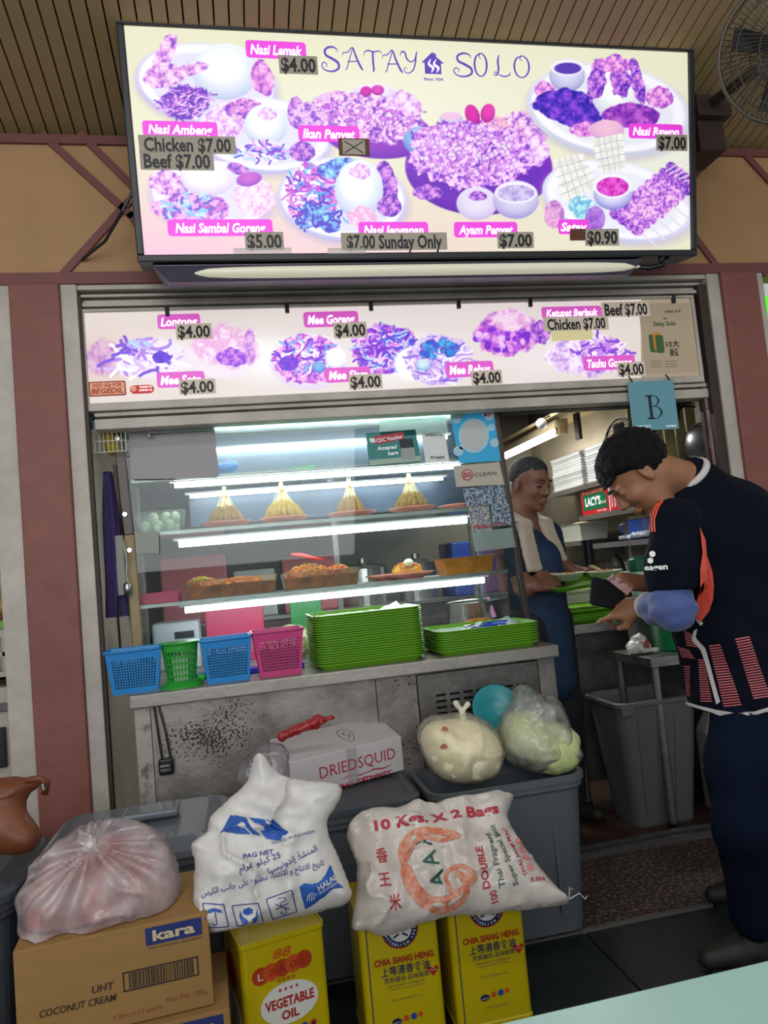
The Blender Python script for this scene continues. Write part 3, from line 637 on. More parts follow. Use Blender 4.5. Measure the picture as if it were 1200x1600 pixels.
# title: curled letters drawn as strokes in a unit cell (x right, y up)
LET = {'S': [([(.78, .80), (.70, .95), (.45, 1.0), (.2, .88), (.22, .66), (.5, .52), (.76, .36), (.78, .14), (.5, 0), (.15, .04), (.0, .22), (.1, .36), (.24, .28), (.18, .16)], [.02, .06, .09, .1, .11, .12, .12, .1, .08, .06, .05, .05, .04, .02])],
       'A': [([(-.1, .62), (-.02, .78), (.16, .80), (.30, .95), (.42, 1.0), (.55, .6), (.74, .15), (.84, 0)], [.02, .05, .05, .05, .07, .1, .11, .06]), ([(.40, .95), (.22, .45), (.10, .08), (.02, 0)], [.05, .05, .05, .04]), ([(.14, .38), (.62, .40)], [.05, .05])],
       'T': [([(-.05, .72), (.02, .9), (.2, .97), (.5, .92), (.8, .97), (.95, .86)], [.02, .05, .07, .07, .05, .03]), ([(.45, .92), (.44, .5), (.46, .1), (.40, 0)], [.09, .1, .1, .04])],
       'Y': [([(-.02, .72), (.05, .92), (.22, .9), (.30, .62), (.48, .46), (.68, .55), (.78, .8), (.82, .98)], [.02, .07, .09, .09, .06, .06, .07, .05]), ([(.80, .9), (.72, .4), (.58, .05), (.32, -.1), (.14, .02), (.2, .16), (.32, .1)], [.06, .08, .07, .05, .04, .04, .02])],
       'O': [([(.42, 1.0), (.12, .84), (.0, .5), (.12, .14), (.42, 0), (.72, .16), (.84, .5), (.74, .84), (.46, 1.0), (.34, .84), (.5, .76)], [.05, .08, .1, .08, .05, .08, .1, .08, .05, .04, .02])],
       'L': [([(.28, 1.0), (.22, .7), (.24, .3), (.12, .04), (.0, .1), (.1, .2), (.3, .06), (.55, 0), (.8, .08), (.84, .22)], [.06, .11, .1, .06, .04, .04, .05, .07, .06, .03])]}
for ch, x0, x1, yb, yt in (('S', 502, 530, 112, 74), ('A', 538, 566, 110, 76), ('T', 570, 594, 113, 79), ('A', 600, 628, 114, 80), ('Y', 626, 652, 112, 80),
                           ('S', 708, 738, 120, 84), ('O', 741, 760, 120, 84), ('L', 771, 796, 120, 87), ('O', 803, 826, 122, 88)):
    a0, b0 = FU.ab((x0+x1)/2, yb); _, b1 = FU.ab((x0+x1)/2, yt); aL, _ = FU.ab(x0, (yb+yt)/2); aR, _ = FU.ab(x1, (yb+yt)/2); sw = (aR-aL)/.84; shh = b1-b0; mb = MB()
    for pts, wd in LET[ch]: ribbon(mb, [(aL+p[0]*sw, b0+p[1]*shh) for p in pts], [w*shh*.95 for w in wd], FU.o, FU.u, FU.v, 0.0035, 60)
    mb.build('title_letter', m_purple, sg)
a0, b0 = FU.ab(676, 102); k = 0.0022
hp = [(-14, -14), (14, -14), (14, 3), (19, 3), (6, 13), (6, 18), (2, 18), (0, 20), (-19, 3), (-14, 3)]
MB().prism([(a0+x*k, b0+y*k) for x, y in hp], FU.P(0, 0, 0.002), FU.u, FU.v, FU.n, 0.001).build('house_emblem', m_purple, sg)
mb = MB()
for dx in (-5, 4): ribbon(mb, [(a0+(dx+q[0])*k, b0+q[1]*k) for q in ((2, -12), (5, -5), (-2, 1), (2, 9))], [.002, .009, .008, .001], FU.o, FU.u, FU.v, 0.0042, 20)
mb.build('emblem_flame', m_wtxt, sg)
text('lettering', 'Since 1934', FU.P(*FU.ab(662, 126), 0.003), FU.u, FU.v, 0.014, m_purple, sg, bold=.03, width=FU.ab(692, 124)[0]-FU.ab(662, 124)[0])
# lamp and housing tucked under the box
lf = thing('under_sign_lamp', 'long white diffuser lamp in a grey lilac housing under the big lightbox', 'lamp', (0.8, 2.7, 2.31))
zb = FU.o[2]
MB().hexa([(-0.17, 2.60, zb-0.052), (1.60, 2.60, zb-0.052), (1.62, 2.70, zb-0.03), (-0.19, 2.70, zb-0.03), (-0.225, 2.56, zb-0.004), (1.64, 2.56, zb-0.004), (1.64, 2.74, zb+0.03), (-0.225, 2.74, zb+0.03)]).build('housing', mat('lilac_grey_metal', '6e6878', 0.35, metal=0.5, var=.2, vscale=3), lf, bev=0.004)
m_diff = mat('lamp_diffuser', 'cfcbb4', 0.3, emit=0.42)
L0 = atY(292, 424, 2.57); L1 = atY(1003, 413, 2.57); pr = []
for i in range(25):
    t = i/24; w = max(0.0, 1-abs(2*t-1)**8); pr.append((0.004+0.018*w**.5, t))
mb = MB(); LL = L1[0]-L0[0]; mb.lathe([(r, t*LL) for r, t in pr], (L0[0], 2.588, (L0[2]+L1[2])/2), 14, ((0, 1.2, 0), (0, 0, 1.0), (1, 0, 0))); mb.build('diffuser', m_diff, lf, smooth=True)
mb = MB().tube([(1.62, 2.6, zb-.02), (1.68, 2.59, zb-.03), (1.73, 2.57, zb-.025), (1.755, 2.56, zb+.005), (1.77, 2.56, zb+.04)], 0.011, 8); mb.tube([(1.755, 2.56, zb+.0), (1.72, 2.56, zb-.02), (1.71, 2.555, zb+.0)], .008, 8); mb.build('end_hook', m_black, lf, smooth=True)
MB().tube([(-0.25, 2.62, 2.70), (-0.32, 2.66, 2.60), (-0.4, 2.75, 2.53), (-0.5, 2.84, 2.5)], 0.006, 6).build('sign_cable', m_black); tag(bpy.data.objects['sign_cable'], 'thin black cable hanging beside the left edge of the big lightbox', 'cable')

# ---- lower lightbox inside the opening
YL = 2.868
P0 = atY(140, 618, YL); P1 = atY(1087, 585, YL); zt = atY(600, 478, YL)[2]; zb2 = atY(600, 610, YL)[2]
FL = Face((P0[0], YL, zb2), (1, 0, 0), (0, 0, 1)); LW = 2.04-P0[0]; LH = zt-zb2
sl = thing('menu_lightbox', 'long narrow backlit menu strip of noodle dishes under the roller shutter', 'sign', FL.P(LW/2, 0))
mb = MB()
for (a0, a1, b0, b1) in ((-.015, LW+.015, -0.03, 0), (-.015, LW+.015, LH, LH+.012), (-.015, 0, 0, LH), (LW, LW+.015, 0, LH)):
    mb.hexa([FL.P(a, b, l) for l in (-.1, 0.012) for (a, b) in ((a0, b0), (a1, b0), (a1, b1), (a0, b1))])
mb.build('frame', m_alu, sl, bev=0.002)
cv = Canvas(FL, 0, LW, 0, LH, 940, 150, hx('dccfc6'))
g = np.exp(-((cv.X-620)/420)**2); cv.C = cv.C*(1-g[..., None]*.6)+hx('efe6e6')*g[..., None]*.6
for gx, gw, gc, ga in ((170, 60, 'd8a090', .5), (415, 60, 'ffffff', .9), (620, 60, 'ffffff', .9), (240, 60, 'fbeef8', .7), (860, 90, 'f4ecf0', .6)):
    g = ga*np.exp(-((cv.X-gx)/gw)**2-((cv.Y-560)/32)**2); cv.C = cv.C*(1-g[..., None])+hx(gc)*g[..., None]
cv.ell(162, 560, 32, 26, '', 10, rough=.3, pal=['9a48b8', 'c890d0', 'e0b8d8'], ps=8, alpha=.8); cv.ell(240, 560, 60, 30, 'f0e8fa', 8, alpha=.8); cv.noodles(225, 560, 48, 20, 70, ['ffffff', 'f0e0fc', 'b080e8', '7a48d8', 'd8b8f4'], 5, 30, 21)
cv.ell(252, 558, 14, 10, '', rough=.5, pal=['3a10c0', '7030e0'], ps=4); cv.ell(215, 537, 18, 8, '', rough=.6, pal=['80b8f0', 'c8e4fc', 'b080f0'], ps=4)
cv.ell(350, 555, 56, 36, 'f2e4f0', 6, alpha=.9); cv.ell(350, 540, 50, 32, '', 8, rough=.6, pal=['f0c0e4', 'e898dc', 'fbe4f6'], ps=9, alpha=.8); cv.ell(362, 558, 26, 14, '', rough=.5, pal=['6a28d8', 'a050e0', 'e090e8'], ps=4); cv.ell(390, 540, 10, 26, '', 3, rough=.5, pal=['b060d8', 'f0c0f0'], ps=5)
cv.ell(482, 565, 62, 44, 'f4ecf6', 3, shade='e0d0ea'); cv.ell(480, 562, 55, 38, '', 3, rough=.3, pal=['8a30d0', 'c860d8', 'f0a0ec', 'fbd8f6'], ps=5); cv.noodles(482, 558, 44, 26, 90, ['ffffff', 'f4c0f0', 'a050e0', '6a28d0', '80b0f0'], 3, 18, 22)
cv.ell(450, 568, 15, 12, '', rough=.4, pal=['5a18d0', '8a40e0'], ps=4); cv.ell(498, 574, 11, 9, '80b8ec', 1.5, shade='4a50d0'); cv.ell(525, 560, 17, 16, 'ffffff', 2, shade='d8d8f4')
cv.ell(600, 545, 48, 38, '', 3, rough=.35, pal=['5a20c8', '9a40d8', 'e080e0'], ps=6, rot=-10); cv.noodles(600, 548, 42, 32, 130, ['fbd0f8', 'e090ec', '7028d8', '4a60e0', 'b0d0f8'], 3, 22, 23)
cv.ell(645, 568, 30, 26, 'ffffff', 6); cv.ell(685, 562, 50, 40, '', 3, rough=.3, pal=['d0b0ec', 'f0e0fa', 'a078e0'], ps=6); cv.noodles(685, 568, 44, 30, 70, ['f8f0fc', 'c8a0ec', '9068e0'], 3, 24, 24); cv.bits(685, 545, 30, 14, 40, ['2890e0', '40b8f0', '3060d8'], 6, 25); cv.ell(661, 570, 11, 9, 'd8ecf4', 1.5, shade='60a8e0')
cv.ell(790, 520, 48, 34, '', 4, rough=.45, pal=NUT, ps=6); cv.bits(785, 528, 40, 20, 90, ['c050e0', 'f0a0f0', '8028d8', 'f8c8f8'], 6, 26); cv.ell(800, 500, 30, 18, '', 4, rough=.3, pal=['f4c8e8', 'fbe0f4', 'e8a8e0'], ps=9); cv.ell(845, 520, 15, 18, '', rough=.4, pal=DKP, ps=5)
cv.ell(915, 555, 62, 32, '', 4, rough=.35, pal=['b888e0', 'e8c8f4', 'fbf0fc'], ps=7); cv.noodles(935, 548, 44, 22, 60, ['fbe8fb', 'c888ec', '8a48d8'], 4, 18, 27)
cv.stroke([(1000, 470), (1003, 590)], 1.2, 'b0a898')
g = ((cv.X > 1002)*1.0)[..., None]; cv.C = cv.C*(1-g)+hx('a1907a')*g
cv.build('menu_print', printmat('backlit_strip_print', 0.85), sl)
for q in [(246, 491, 313, 514, 'Lontong'), (474, 487, 560, 511, 'Mee Goreng'), (245, 581, 320, 605, 'Mee Soto'), (508, 574, 579, 597, 'Mee Siam'), (696, 565, 771, 589, 'Mee Rebus'), (846, 479, 940, 498, 'Ketupat Berlauk'), (911, 556, 992, 578, 'Tauhu Goreng')]:
    pill(sl, FL, *q, m_pinkl, m_wtxt)
for (x0, y0, x1, y1, s) in [(275, 506, 331, 530, '$4.00'), (521, 504, 573, 528, '$4.00'), (280, 593, 337, 616, '$4.00'), (545, 585, 597, 608, '$4.00'), (736, 579, 784, 601, '$4.00'), (940, 472, 1014, 495, 'Beef $7.00'), (849, 495, 950, 517, 'Chicken $7.00'), (964, 566, 1007, 588, '$4.00')]:
    pill(sl, FL, x0, y0, x1, y1, s, m_stkl, m_ktxt, 'price_sticker', r=0.03, pad=0.05, bold=0.03, shear=0, h=1.08, lift=0.005)
pill(sl, FL, 861, 517, 925, 532, '', mat('yellow_sticker', 'c9bf8c', .6, emit=.5), m_ktxt, 'tape_patch', r=.05, lift=.004)
m_brs = mat('brown_red_print', '9a3a28', .6, emit=.2); m_peach = mat('peach_print', 'd89878', .6, emit=.4)
b_ = pill(sl, FL, 139, 596, 197, 619, '', m_brs, m_ktxt, 'begedil_sticker', r=.12, lift=.004); pill(sl, FL, 141, 598, 195, 617, '', m_peach, m_ktxt, 'begedil_sticker', r=.12, lift=.005)
def tline(par, F, x0, y0, x1, s, m, hpx, bold=.02, shear=0, lift=.006, name='lettering', rot=False):
    a0, b0 = F.ab(x0, y0); a1, _ = F.ab(x1, y0); _, b1 = F.ab(x0, y0-hpx); return text(name, s, F.P(a0, b0, lift), F.u, F.v, (b1-b0)/.72, m, par, bold=bold, shear=shear, width=a1-a0)
tline(sl, FL, 145, 606, 191, 'ADD 60¢ FOR', m_brs, 6); tline(sl, FL, 143, 616, 193, 'BEGEDIL', m_brs, 8, .03, .2)
pill(sl, FL, 203, 602, 241, 615, '', mat('red_print', 'b8332c', .6, emit=.4), m_ktxt, 'notice_sticker', r=.5, lift=.004); mb = MB()
a_, b__ = FL.ab(209, 608); mb.prism([(a_+.011*math.cos(t*.524), b__+.011*math.sin(t*.524)) for t in range(12)], FL.P(0, 0, .005), FL.u, FL.v, FL.n, .001).build('sticker_disc', m_peach, sl)
tline(sl, FL, 218, 607, 238, 'THANKS TO', m_wtxt, 3); tline(sl, FL, 218, 612, 238, 'SUPPORT US', m_wtxt, 3)
for x in (261, 448, 579, 716, 828, 1052):
    a_, _ = FL.ab(x, 480); MB().hexa([FL.P(a, b, l) for l in (.0, .016) for (a, b) in ((a_-.008, LH-.022), (a_+.008, LH-.022), (a_+.008, LH+.014), (a_-.008, LH+.014))]).build('holding_clip', m_dark, sl, bev=.003)
# award poster behind the strip's right end
m_ptan = mat('poster_tan', 'a8977e', .6, emit=.25); m_pgr = mat('poster_green', '3f6a3a', .6); m_por = mat('poster_orange', 'c07a28', .6, emit=.2)
po = pill(sl, FL, 1003, 474, 1083, 583, '', m_ptan, m_ktxt, 'award_poster', r=.01, lift=.004)
tline(sl, FL, 1020, 510, 1055, 'Satay Solo', m_pgr, 7); tline(sl, FL, 1034, 500, 1042, '★', m_pgr, 3); tline(sl, FL, 1040, 543, 1061, '10大', m_ktxt, 9, .01); tline(sl, FL, 1046, 556, 1060, '最愛', m_ktxt, 9, .01)
tline(sl, FL, 1038, 489, 1062, 'sedap tv 8', m_ktxt, 4, .01)
for k in range(6): tline(sl, FL, 1016+(22 if k % 2 else 0), 566+(k//2)*4, 1032+(24 if k % 2 else 0), 'www.food.com.sg', m_ktxt, 2, 0)
for k, (x, y) in enumerate(((1014, 523), (1020, 520), (1024, 524))): pill(sl, FL, x, y, x+12, y+28, '', m_por if k % 2 else m_pgr, m_ktxt, 'poster_picture', r=.1, lift=.005+.0006*k)

# ---- beam below the lower lightbox
bm = MB().box(-0.50, 2.08, 2.87, 2.95, 1.855, 1.895).box(-0.50, 2.08, 2.875, 2.95, 1.905, zb2-.032).build('trim_10', m_alu, bev=.003); struct(bm, 'pale metal beam below the menu strip')

# ---- hygiene grade sign with the letter B
YB = 2.84; FB = Face(atY(990, 674, YB), (1, 0, 0), (0, 0, 1)); wB = atY(1062, 674, YB)[0]-FB.o[0]; hB = atY(1026, 598, YB)[2]-atY(1026, 675, YB)[2]
gs = thing('grade_sign', 'teal square hygiene grade sign bearing a large letter B', 'sign', FB.P(wB/2, 0))
MB().hexa([FB.P(a, b, l) for l in (-.006, 0) for (a, b) in ((0, 0), (wB, 0), (wB, hB), (0, hB))]).build('plate', mat('teal_sign', '5f93a0', .35, emit=.12), gs, bev=.002)
m_navy = mat('navy_print', '14222e', .5)
mb = MB(); cx = wB/2; s_ = hB/76
def bx2(x0, x1, y0, y1): mb.hexa([FB.P(a, b, l) for l in (.0005, .0012) for (a, b) in ((x0, y0), (x1, y0), (x1, y1), (x0, y1))])
bx2(cx-8*s_, cx-3*s_, 18*s_, 53*s_); bx2(cx-13*s_, cx, 52*s_, 54*s_); bx2(cx-13*s_, cx, 17*s_, 19*s_)
ribbon(mb, [(cx-4*s_, 53*s_), (cx+4*s_, 52.5*s_), (cx+9*s_, 45*s_), (cx+3*s_, 37*s_), (cx-2*s_, 36*s_)], [.002, .003, .009, .003, .002], FB.o, FB.u, FB.v, .0012, 30)
ribbon(mb, [(cx-3*s_, 36.5*s_), (cx+5*s_, 36*s_), (cx+12*s_, 27*s_), (cx+5*s_, 18.5*s_), (cx-4*s_, 18*s_)], [.002, .003, .010, .003, .002], FB.o, FB.u, FB.v, .0012, 30)
mb.build('letter', m_navy, gs)
for k in range(3): text('small_print', 'Satay Solo licence', FB.P(.008, (7-2.4*k)*s_), FB.u, FB.v, 1.9*s_, m_wtxt, gs, width=wB*.35)
text('small_print', 'Food Agency', FB.P(wB*.72, 4*s_), FB.u, FB.v, 3.6*s_, m_wtxt, gs, width=wB*.22)
for x in (.02, wB-.02): MB().cyl((FB.o[0]+x, YB-.003, FB.o[2]+hB), (FB.o[0]+x, YB+.02, FB.o[2]+hB+.03), .003, n=6).build('hanging_wire', m_dark, gs)
# ================================================================ counter and display case
CT = 0.895; CX0, CX1, CY0 = -0.405, 1.135, 2.62
m_lip = mat('worn_pale_steel', 'aaa49c', 0.42, metal=0.55, var=0.25, vscale=6, bump=.08)
m_grime = mat('grimy_steel', '98928c', 0.42, metal=0.6, col2='5e5750', vscale=4, lo=.42, hi=.72, bump=.3, bscale=14, speck=('403833', 110, 1.14))
m_spot = mat('grime_spots', '6a645e', 0.5, metal=0.4, col2='2a2522', vscale=9, lo=.3, hi=.7)
ct = thing('serving_counter', 'stained stainless steel serving counter below the glass display case', 'counter', (0.365, 3.0, 0))
MB().box(CX0, CX1, CY0, 3.46, CT-0.045, CT).build('worktop', m_lip, ct, bev=.005)
MB().box(CX0+.01, CX0+.06, CY0+.03, CY0+.09, .012, CT-.046).build('corner_post', mat('pale_grimy_steel', 'a39b93', .5, metal=.3, col2='5f574f', vscale=22, lo=.52, hi=.66, speck=('4a423a', 110, 1.12)), ct)
MB().box(CX0+.062, 0.435, CY0+.035, CY0+.06, .012, CT-.046).build('front_panel', m_grime, ct)
MB().box(0.438, 0.585, CY0+.033, CY0+.06, .012, CT-.046).build('front_panel', m_grime, ct)
MB().box(1.06, CX1-.01, CY0+.033, CY0+.07, .012, CT-.046).build('front_panel', m_grime, ct)
# compressor door with vent slots: the slots are gaps between real strips
x0, x1, zt_, zb_ = 0.59, 1.055, CT-.055, .02
dm = MB(); rows = 6; zr0 = zt_-.075; yy0, yy1 = CY0+.03, CY0+.045
dm.box(x0, x1, yy0, yy1, zr0, zt_); dm.box(x0, x1, yy0, yy1, zb_, zr0-rows*.022); dm.box(x0, x0+.05, yy0, yy1, zr0-rows*.022, zr0); dm.box(x1-.05, x1, yy0, yy1, zr0-rows*.022, zr0)
for r_i in range(rows):
    za = zr0-r_i*.022; dm.box(x0+.05, x1-.05, yy0, yy1, za-.022, za-.009); xs = x0+.05+(0.02 if r_i % 2 else 0)
    x = x0+.05
    while x < x1-.05: dm.box(x, min(x+.014, x1-.05), yy0, yy1, za-.009, za); x += .052
dm.build('vented_door', m_steeld, ct); MB().box(x0+.04, x1-.04, yy1+.02, yy1+.03, zr0-.15, zr0+.01).build('dark_back', m_dark, ct)
lk = thing('bike_lock', 'greasy black clip hanging from a looped cord at the counter left corner', 'clip', (CX0+.09, CY0+.02, .62))
MB().tube([(CX0+.075, CY0+.028, CT-.046), (CX0+.083, CY0+.022, .76), (CX0+.09, CY0+.02, .675)], .004, 6).tube([(CX0+.09, CY0+.028, CT-.046), (CX0+.108, CY0+.022, .76), (CX0+.118, CY0+.02, .675)], .004, 6).build('cord', m_black, lk)
MB().box(CX0+.078, CX0+.128, CY0+.002, CY0+.03, .62, .675).build('clip_body', m_black, lk, bev=.008); MB().box(CX0+.085, CX0+.115, CY0-.002, CY0+.004, .636, .642).box(CX0+.085, CX0+.115, CY0-.002, CY0+.004, .65, .655).build('clip_edge', mat('shiny_metal', 'c8c8c8', .2, metal=1), lk)

# display case
YG = 2.98; GX0, GX1 = -0.41, 1.16
dc = thing('display_case', 'glass fronted food display case with lit shelves on the steel counter', 'display case', (0.37, 3.2, CT))
m_glass = clearmat('case_glass', 'f4fbf9', 0.008, 0.02, .7)
m_sglass = clearmat('shelf_glass', 'e0f2ec', 0.25, 0.1, 1.0, diff='b8cfc8')
m_post = mat('dark_bronze_post', '4e4742', .4, metal=.6); m_postw = mat('pale_wooden_post', 'a8946a', .55, var=.3, vscale=9)
MB().hexa([(GX0-.028, YG, 1.46), (GX0+.008, YG, 1.46), (GX0+.008, YG+.03, 1.46), (GX0-.028, YG+.03, 1.46), (GX0-.045, YG, 1.91), (GX0-.008, YG, 1.91), (GX0-.008, YG+.03, 1.91), (GX0-.045, YG+.03, 1.91)]).build('left_post', m_post, dc, bev=.003)
MB().hexa([(GX0-.022, YG, CT), (GX0+.012, YG, CT), (GX0+.012, YG+.03, CT), (GX0-.022, YG+.03, CT), (GX0-.028, YG, 1.46), (GX0+.008, YG, 1.46), (GX0+.008, YG+.03, 1.46), (GX0-.028, YG+.03, 1.46)]).build('left_post', m_postw, dc, bev=.003)
MB().hexa([(GX1, YG, CT), (GX1+.022, YG, CT), (GX1+.022, YG+.03, CT), (GX1, YG+.03, CT), (GX1-.052, YG, 1.93), (GX1-.03, YG, 1.93), (GX1-.03, YG+.03, 1.93), (GX1-.052, YG+.03, 1.93)]).build('right_post', m_post, dc, bev=.003)
for (x, z) in ((GX0-.02, 1.84), (GX0-.012, 1.54), (GX0-.004, 1.40)): 
    MB().cyl((x-.006, YG+.001, z), (x-.006, YG-.012, z), .011, .009, 12).build('bolt', mat('chrome', 'c0c0c0', .2, metal=1), dc, smooth=False)
for (x, z) in ((GX1-.035, 1.87), (GX1-.014, 1.55), (GX1-.006, 1.38)): MB().cyl((x+.008, YG+.001, z), (x+.008, YG-.006, z), .006, n=10).build('bolt', MATS['chrome'], dc)
MB().hexa([(GX0+.012, YG+.012, CT+.0), (GX1, YG+.012, CT+.0), (GX1, YG+.018, CT), (GX0+.012, YG+.018, CT), (GX0-.008, YG+.012, 1.905), (GX1-.052, YG+.012, 1.905), (GX1-.052, YG+.018, 1.905), (GX0-.008, YG+.018, 1.905)]).build('front_glass', m_glass, dc)
MB().box(GX0-.045, GX1-.05, YG+.03, YG+.45, 1.90, 1.915).build('top_panel', m_white, dc)
MB().box(GX0-.03, GX0-.02, YG+.03, YG+.45, CT, 1.9).build('side_panel', m_glass, dc)
MB().box(GX1-.062, GX1-.054, YG+.03, YG+.4, CT, 1.9).build('side_panel', m_glass, dc)
for x in (GX0-.035, GX1-.075): MB().box(x, x+.02, YG+.42, YG+.45, CT, 1.9).build('rear_post', m_steel, dc)
MB().box(.42, .445, YG+.42, YG+.44, CT, 1.9).build('rear_post', m_steeld, dc)
MB().box(GX0, GX1-.04, YG+.40, YG+.41, 1.70, 1.9).build('rear_panel', mat('blue_grey_steel', '56636f', .35, metal=.5, var=.3, vscale=5, stretch=(1, 1, 6)), dc)
SH_Z = {1: 1.675, 2: 1.462, 3: 1.182}
for k, z in SH_Z.items():
    d1 = .36 if k != 3 else .40
    MB().box(GX0+.01, GX1-.07, YG+.03, YG+d1, z-.008, z).build('shelf', m_sglass if k != 3 else mat('shelf_steel', 'a8aaa6', .35, metal=.6), dc)
    MB().box(GX0+.01, GX1-.05, YG+.022, YG+.03, z-.012, z+.002).build('shelf_edge', m_steel, dc)
m_tube = mat('lit_tube', 'f4f8ff', .4, emit=20.0)
tubes = [(-.26 if 0 else -.24, .955, 1.648, YG+.06, .011), (-.24, .96, 1.412, YG+.06, .014), (-.235, 1.01, 1.148, YG+.06, .012), (-.10, 1.0, 1.872, YG+.06, .013), (-.2, 1.0, 1.83, YG+.36, .010), (-.2, .95, 1.63, YG+.33, .008)]  # last tube is added to stand for a reflected band under the top shelf
for (a, b, z, y, r_) in tubes:
    f = MB().cyl((a, y, z), (b, y, z), r_, n=12).build('tube_lamp', m_tube, dc); MB().box(a-.02, b+.02, y-.012, y+.014, z+r_, z+r_+.008).build('lamp_holder', m_white, f)
MB().box(GX0+.2, GX1-.06, YG+.41, YG+.415, 1.50, 1.66).build('rear_panel', mat('smoky_blue_panel', '46566c', .4, var=.4, vscale=5), dc)
# head rail over the case
hr = thing('lamp_housing', 'pale ridged metal lamp housing above the display case', 'lamp housing', (.35, 2.95, 1.84))
a = atY(233, 660, 2.93); b = atY(732, 630, 2.93)
MB().box(a[0], b[0], 2.93, 3.0, 1.868, 1.915).build('housing', m_alu, hr, bev=.004); MB().box(a[0], b[0], 2.925, 2.93, 1.888, 1.893).box(a[0], b[0], 2.925, 2.93, 1.903, 1.907).build('ridge', m_alu, hr)
MB().box(a[0]+.01, b[0]-.02, 2.945, 2.975, 1.845, 1.868).build('translucent_strip', clearmat('pale_green_plastic', 'd0e8dc', .55, .2, diff='b8d0c4'), hr)
MB().box(a[0]-.14, a[0]+.0, 2.93, 2.96, 1.86, 1.875).build('bracket_arm', m_steel, hr); MB().cyl((a[0]-.005, 2.94, 1.83), (a[0]-.005, 2.94, 1.875), .008, n=8).cyl((a[0]-.005, 2.94, 1.85), (a[0]+.03, 2.94, 1.85), .005, n=8).build('wing_nut', MATS['chrome'], hr)
# things stuck on the glass
FG = Face((0, YG-.002, 0), (1, 0, 0), (0, 0, 1))
def gpoly(name, pts, m, label=None, cat=None, lift=.002, parent=None, t=.0015):
    q = [FG.ab(*p) for p in pts]; o = MB().prism(q, FG.P(0, 0, lift-t), FG.u, FG.v, FG.n, t).build(name, m, parent); 
    if label: tag(o, label, cat)
    return o
gpoly('blank_board', [(201, 668), (330, 665), (335, 668), (342, 742), (339, 747), (207, 749), (205, 745)], mat('grey_lilac_board', 'a09a9c', .5, var=.05), 'blank grey lilac board on the upper left of the glass case', 'board', lift=.006, t=.004)
gpoly('blank_card', [(210, 831), (248, 831), (249, 865), (213, 866)], mat('grey_green_card', '969a8e', .5), 'small blank grey card at the left end below the egg box', 'card')
m_paper = clearmat('pale_film', 'e8f4f0', .35, .2, diff='d8e8e0')
def gthing(name, label, cat, px, py): p = FG.P(*FG.ab(px, py)); return thing(name, label, cat, p)
def gt(par, x0, y0, x1, s, m, hpx, bold=.02, shear=0, lift=.006, name='lettering', y1=None):
    a0, b0 = FG.ab(x0, y0); a1, b1 = FG.ab(x1, y0 if y1 is None else y1); u = V3((a1-a0, 0, b1-b0)); w = np.linalg.norm(u); u /= w; v = V3((-u[2], 0, u[0]))
    hh = (FG.ab(x0, y0-hpx)[1]-b0); return text(name, s, FG.P(a0, b0, lift), u, v, hh/.72, m, par, bold=bold, shear=shear, width=w)
m_teal = mat('teal_card', '2e7f7a', .5, emit=.05); m_redp = mat('red_card', 'b02c3c', .5, emit=.05); m_w = mat('white_card', 'dfe4e0', .5); m_wt = mat('white_ink', 'f0f2ee', .5, emit=.1)
t = gthing('voucher_sign', 'teal voucher notice on the glass with a red banner and card picture', 'notice', 614, 728)
gpoly('card', [(571, 677), (649, 671), (658, 720), (577, 727)], m_teal, parent=t); gpoly('lower_strip', [(577, 719), (657, 712), (658, 720), (577, 727)], mat('pale_green_card', '9fb8a4', .5), parent=t, lift=.003)
gpoly('banner', [(584, 682), (630, 675), (632, 686), (588, 695)], m_redp, parent=t, lift=.003); gt(t, 588, 692, 629, 'CDC Voucher', m_wt, 6, y1=685)
gt(t, 589, 704, 620, 'Accepted', m_wt, 6, .03, .2, y1=701); gt(t, 606, 712, 622, 'here', m_wt, 6, .03, .2, y1=710)
gpoly('phone_picture', [(623, 687), (644, 685), (647, 699), (626, 701)], m_navy, parent=t, lift=.003); gpoly('phone_screen', [(626, 701), (647, 699), (649, 717), (627, 718)], mat('grey_print', '9aa09c', .5), parent=t, lift=.0035)
for dx in (0, 3, 6): gpoly('hand_mark', [(577+dx, 686), (579+dx, 684), (581+dx, 691), (579+dx, 692)], m_wt, parent=t, lift=.003)
t = gthing('payment_card', 'small white payment card on the glass right of the teal notice', 'notice', 680, 724)
gpoly('card', [(658, 676), (695, 676), (702, 721), (665, 724)], m_w, parent=t); gt(t, 664, 682, 691, 'PAYNOW TO', m_ktxt, 4, .02); gt(t, 672, 717, 694, '97136870', m_ktxt, 4, .02)
t = gthing('bubble_poster', 'bright blue poster with a big white oval at the top right of the glass', 'poster', 742, 722)
m_cy = mat('cyan_print', '2b9fce', .5, emit=.12); gpoly('sheet', [(702, 643), (770, 640), (782, 720), (718, 724)], m_cy, parent=t)
def disc(name, cx, cy, rx, ry, m, par, lift=.003, n=24): return gpoly(name, [(cx+rx*math.cos(6.283*i/n), cy+ry*math.sin(6.283*i/n)) for i in range(n)], m, parent=par, lift=lift, t=.001)
m_lb = mat('pale_blue_print', 'a8d0e0', .5); disc('oval_ring', 740, 681, 24, 27, m_lb, t, .003); disc('oval', 740, 680, 20, 24, mat('grey_white_print', 'c0c4c0', .5), t, .004)
for (x, y, r_) in ((713, 655, 7), (764, 650, 8), (767, 668, 6), (716, 705, 8), (772, 692, 7), (757, 645, 6), (722, 698, 5)): disc('drop', x, y, r_, r_, m_lb, t, .0035, 12)
disc('drop', 763, 646, 5, 5, mat('pink_print', 'c88090', .5), t, .0045, 10)
t = gthing('clean_mark_card', 'beige card with a small red ring on the glass below the blue poster', 'notice', 747, 760); m_bei = mat('beige_card', 'b0a898', .5, emit=.08)
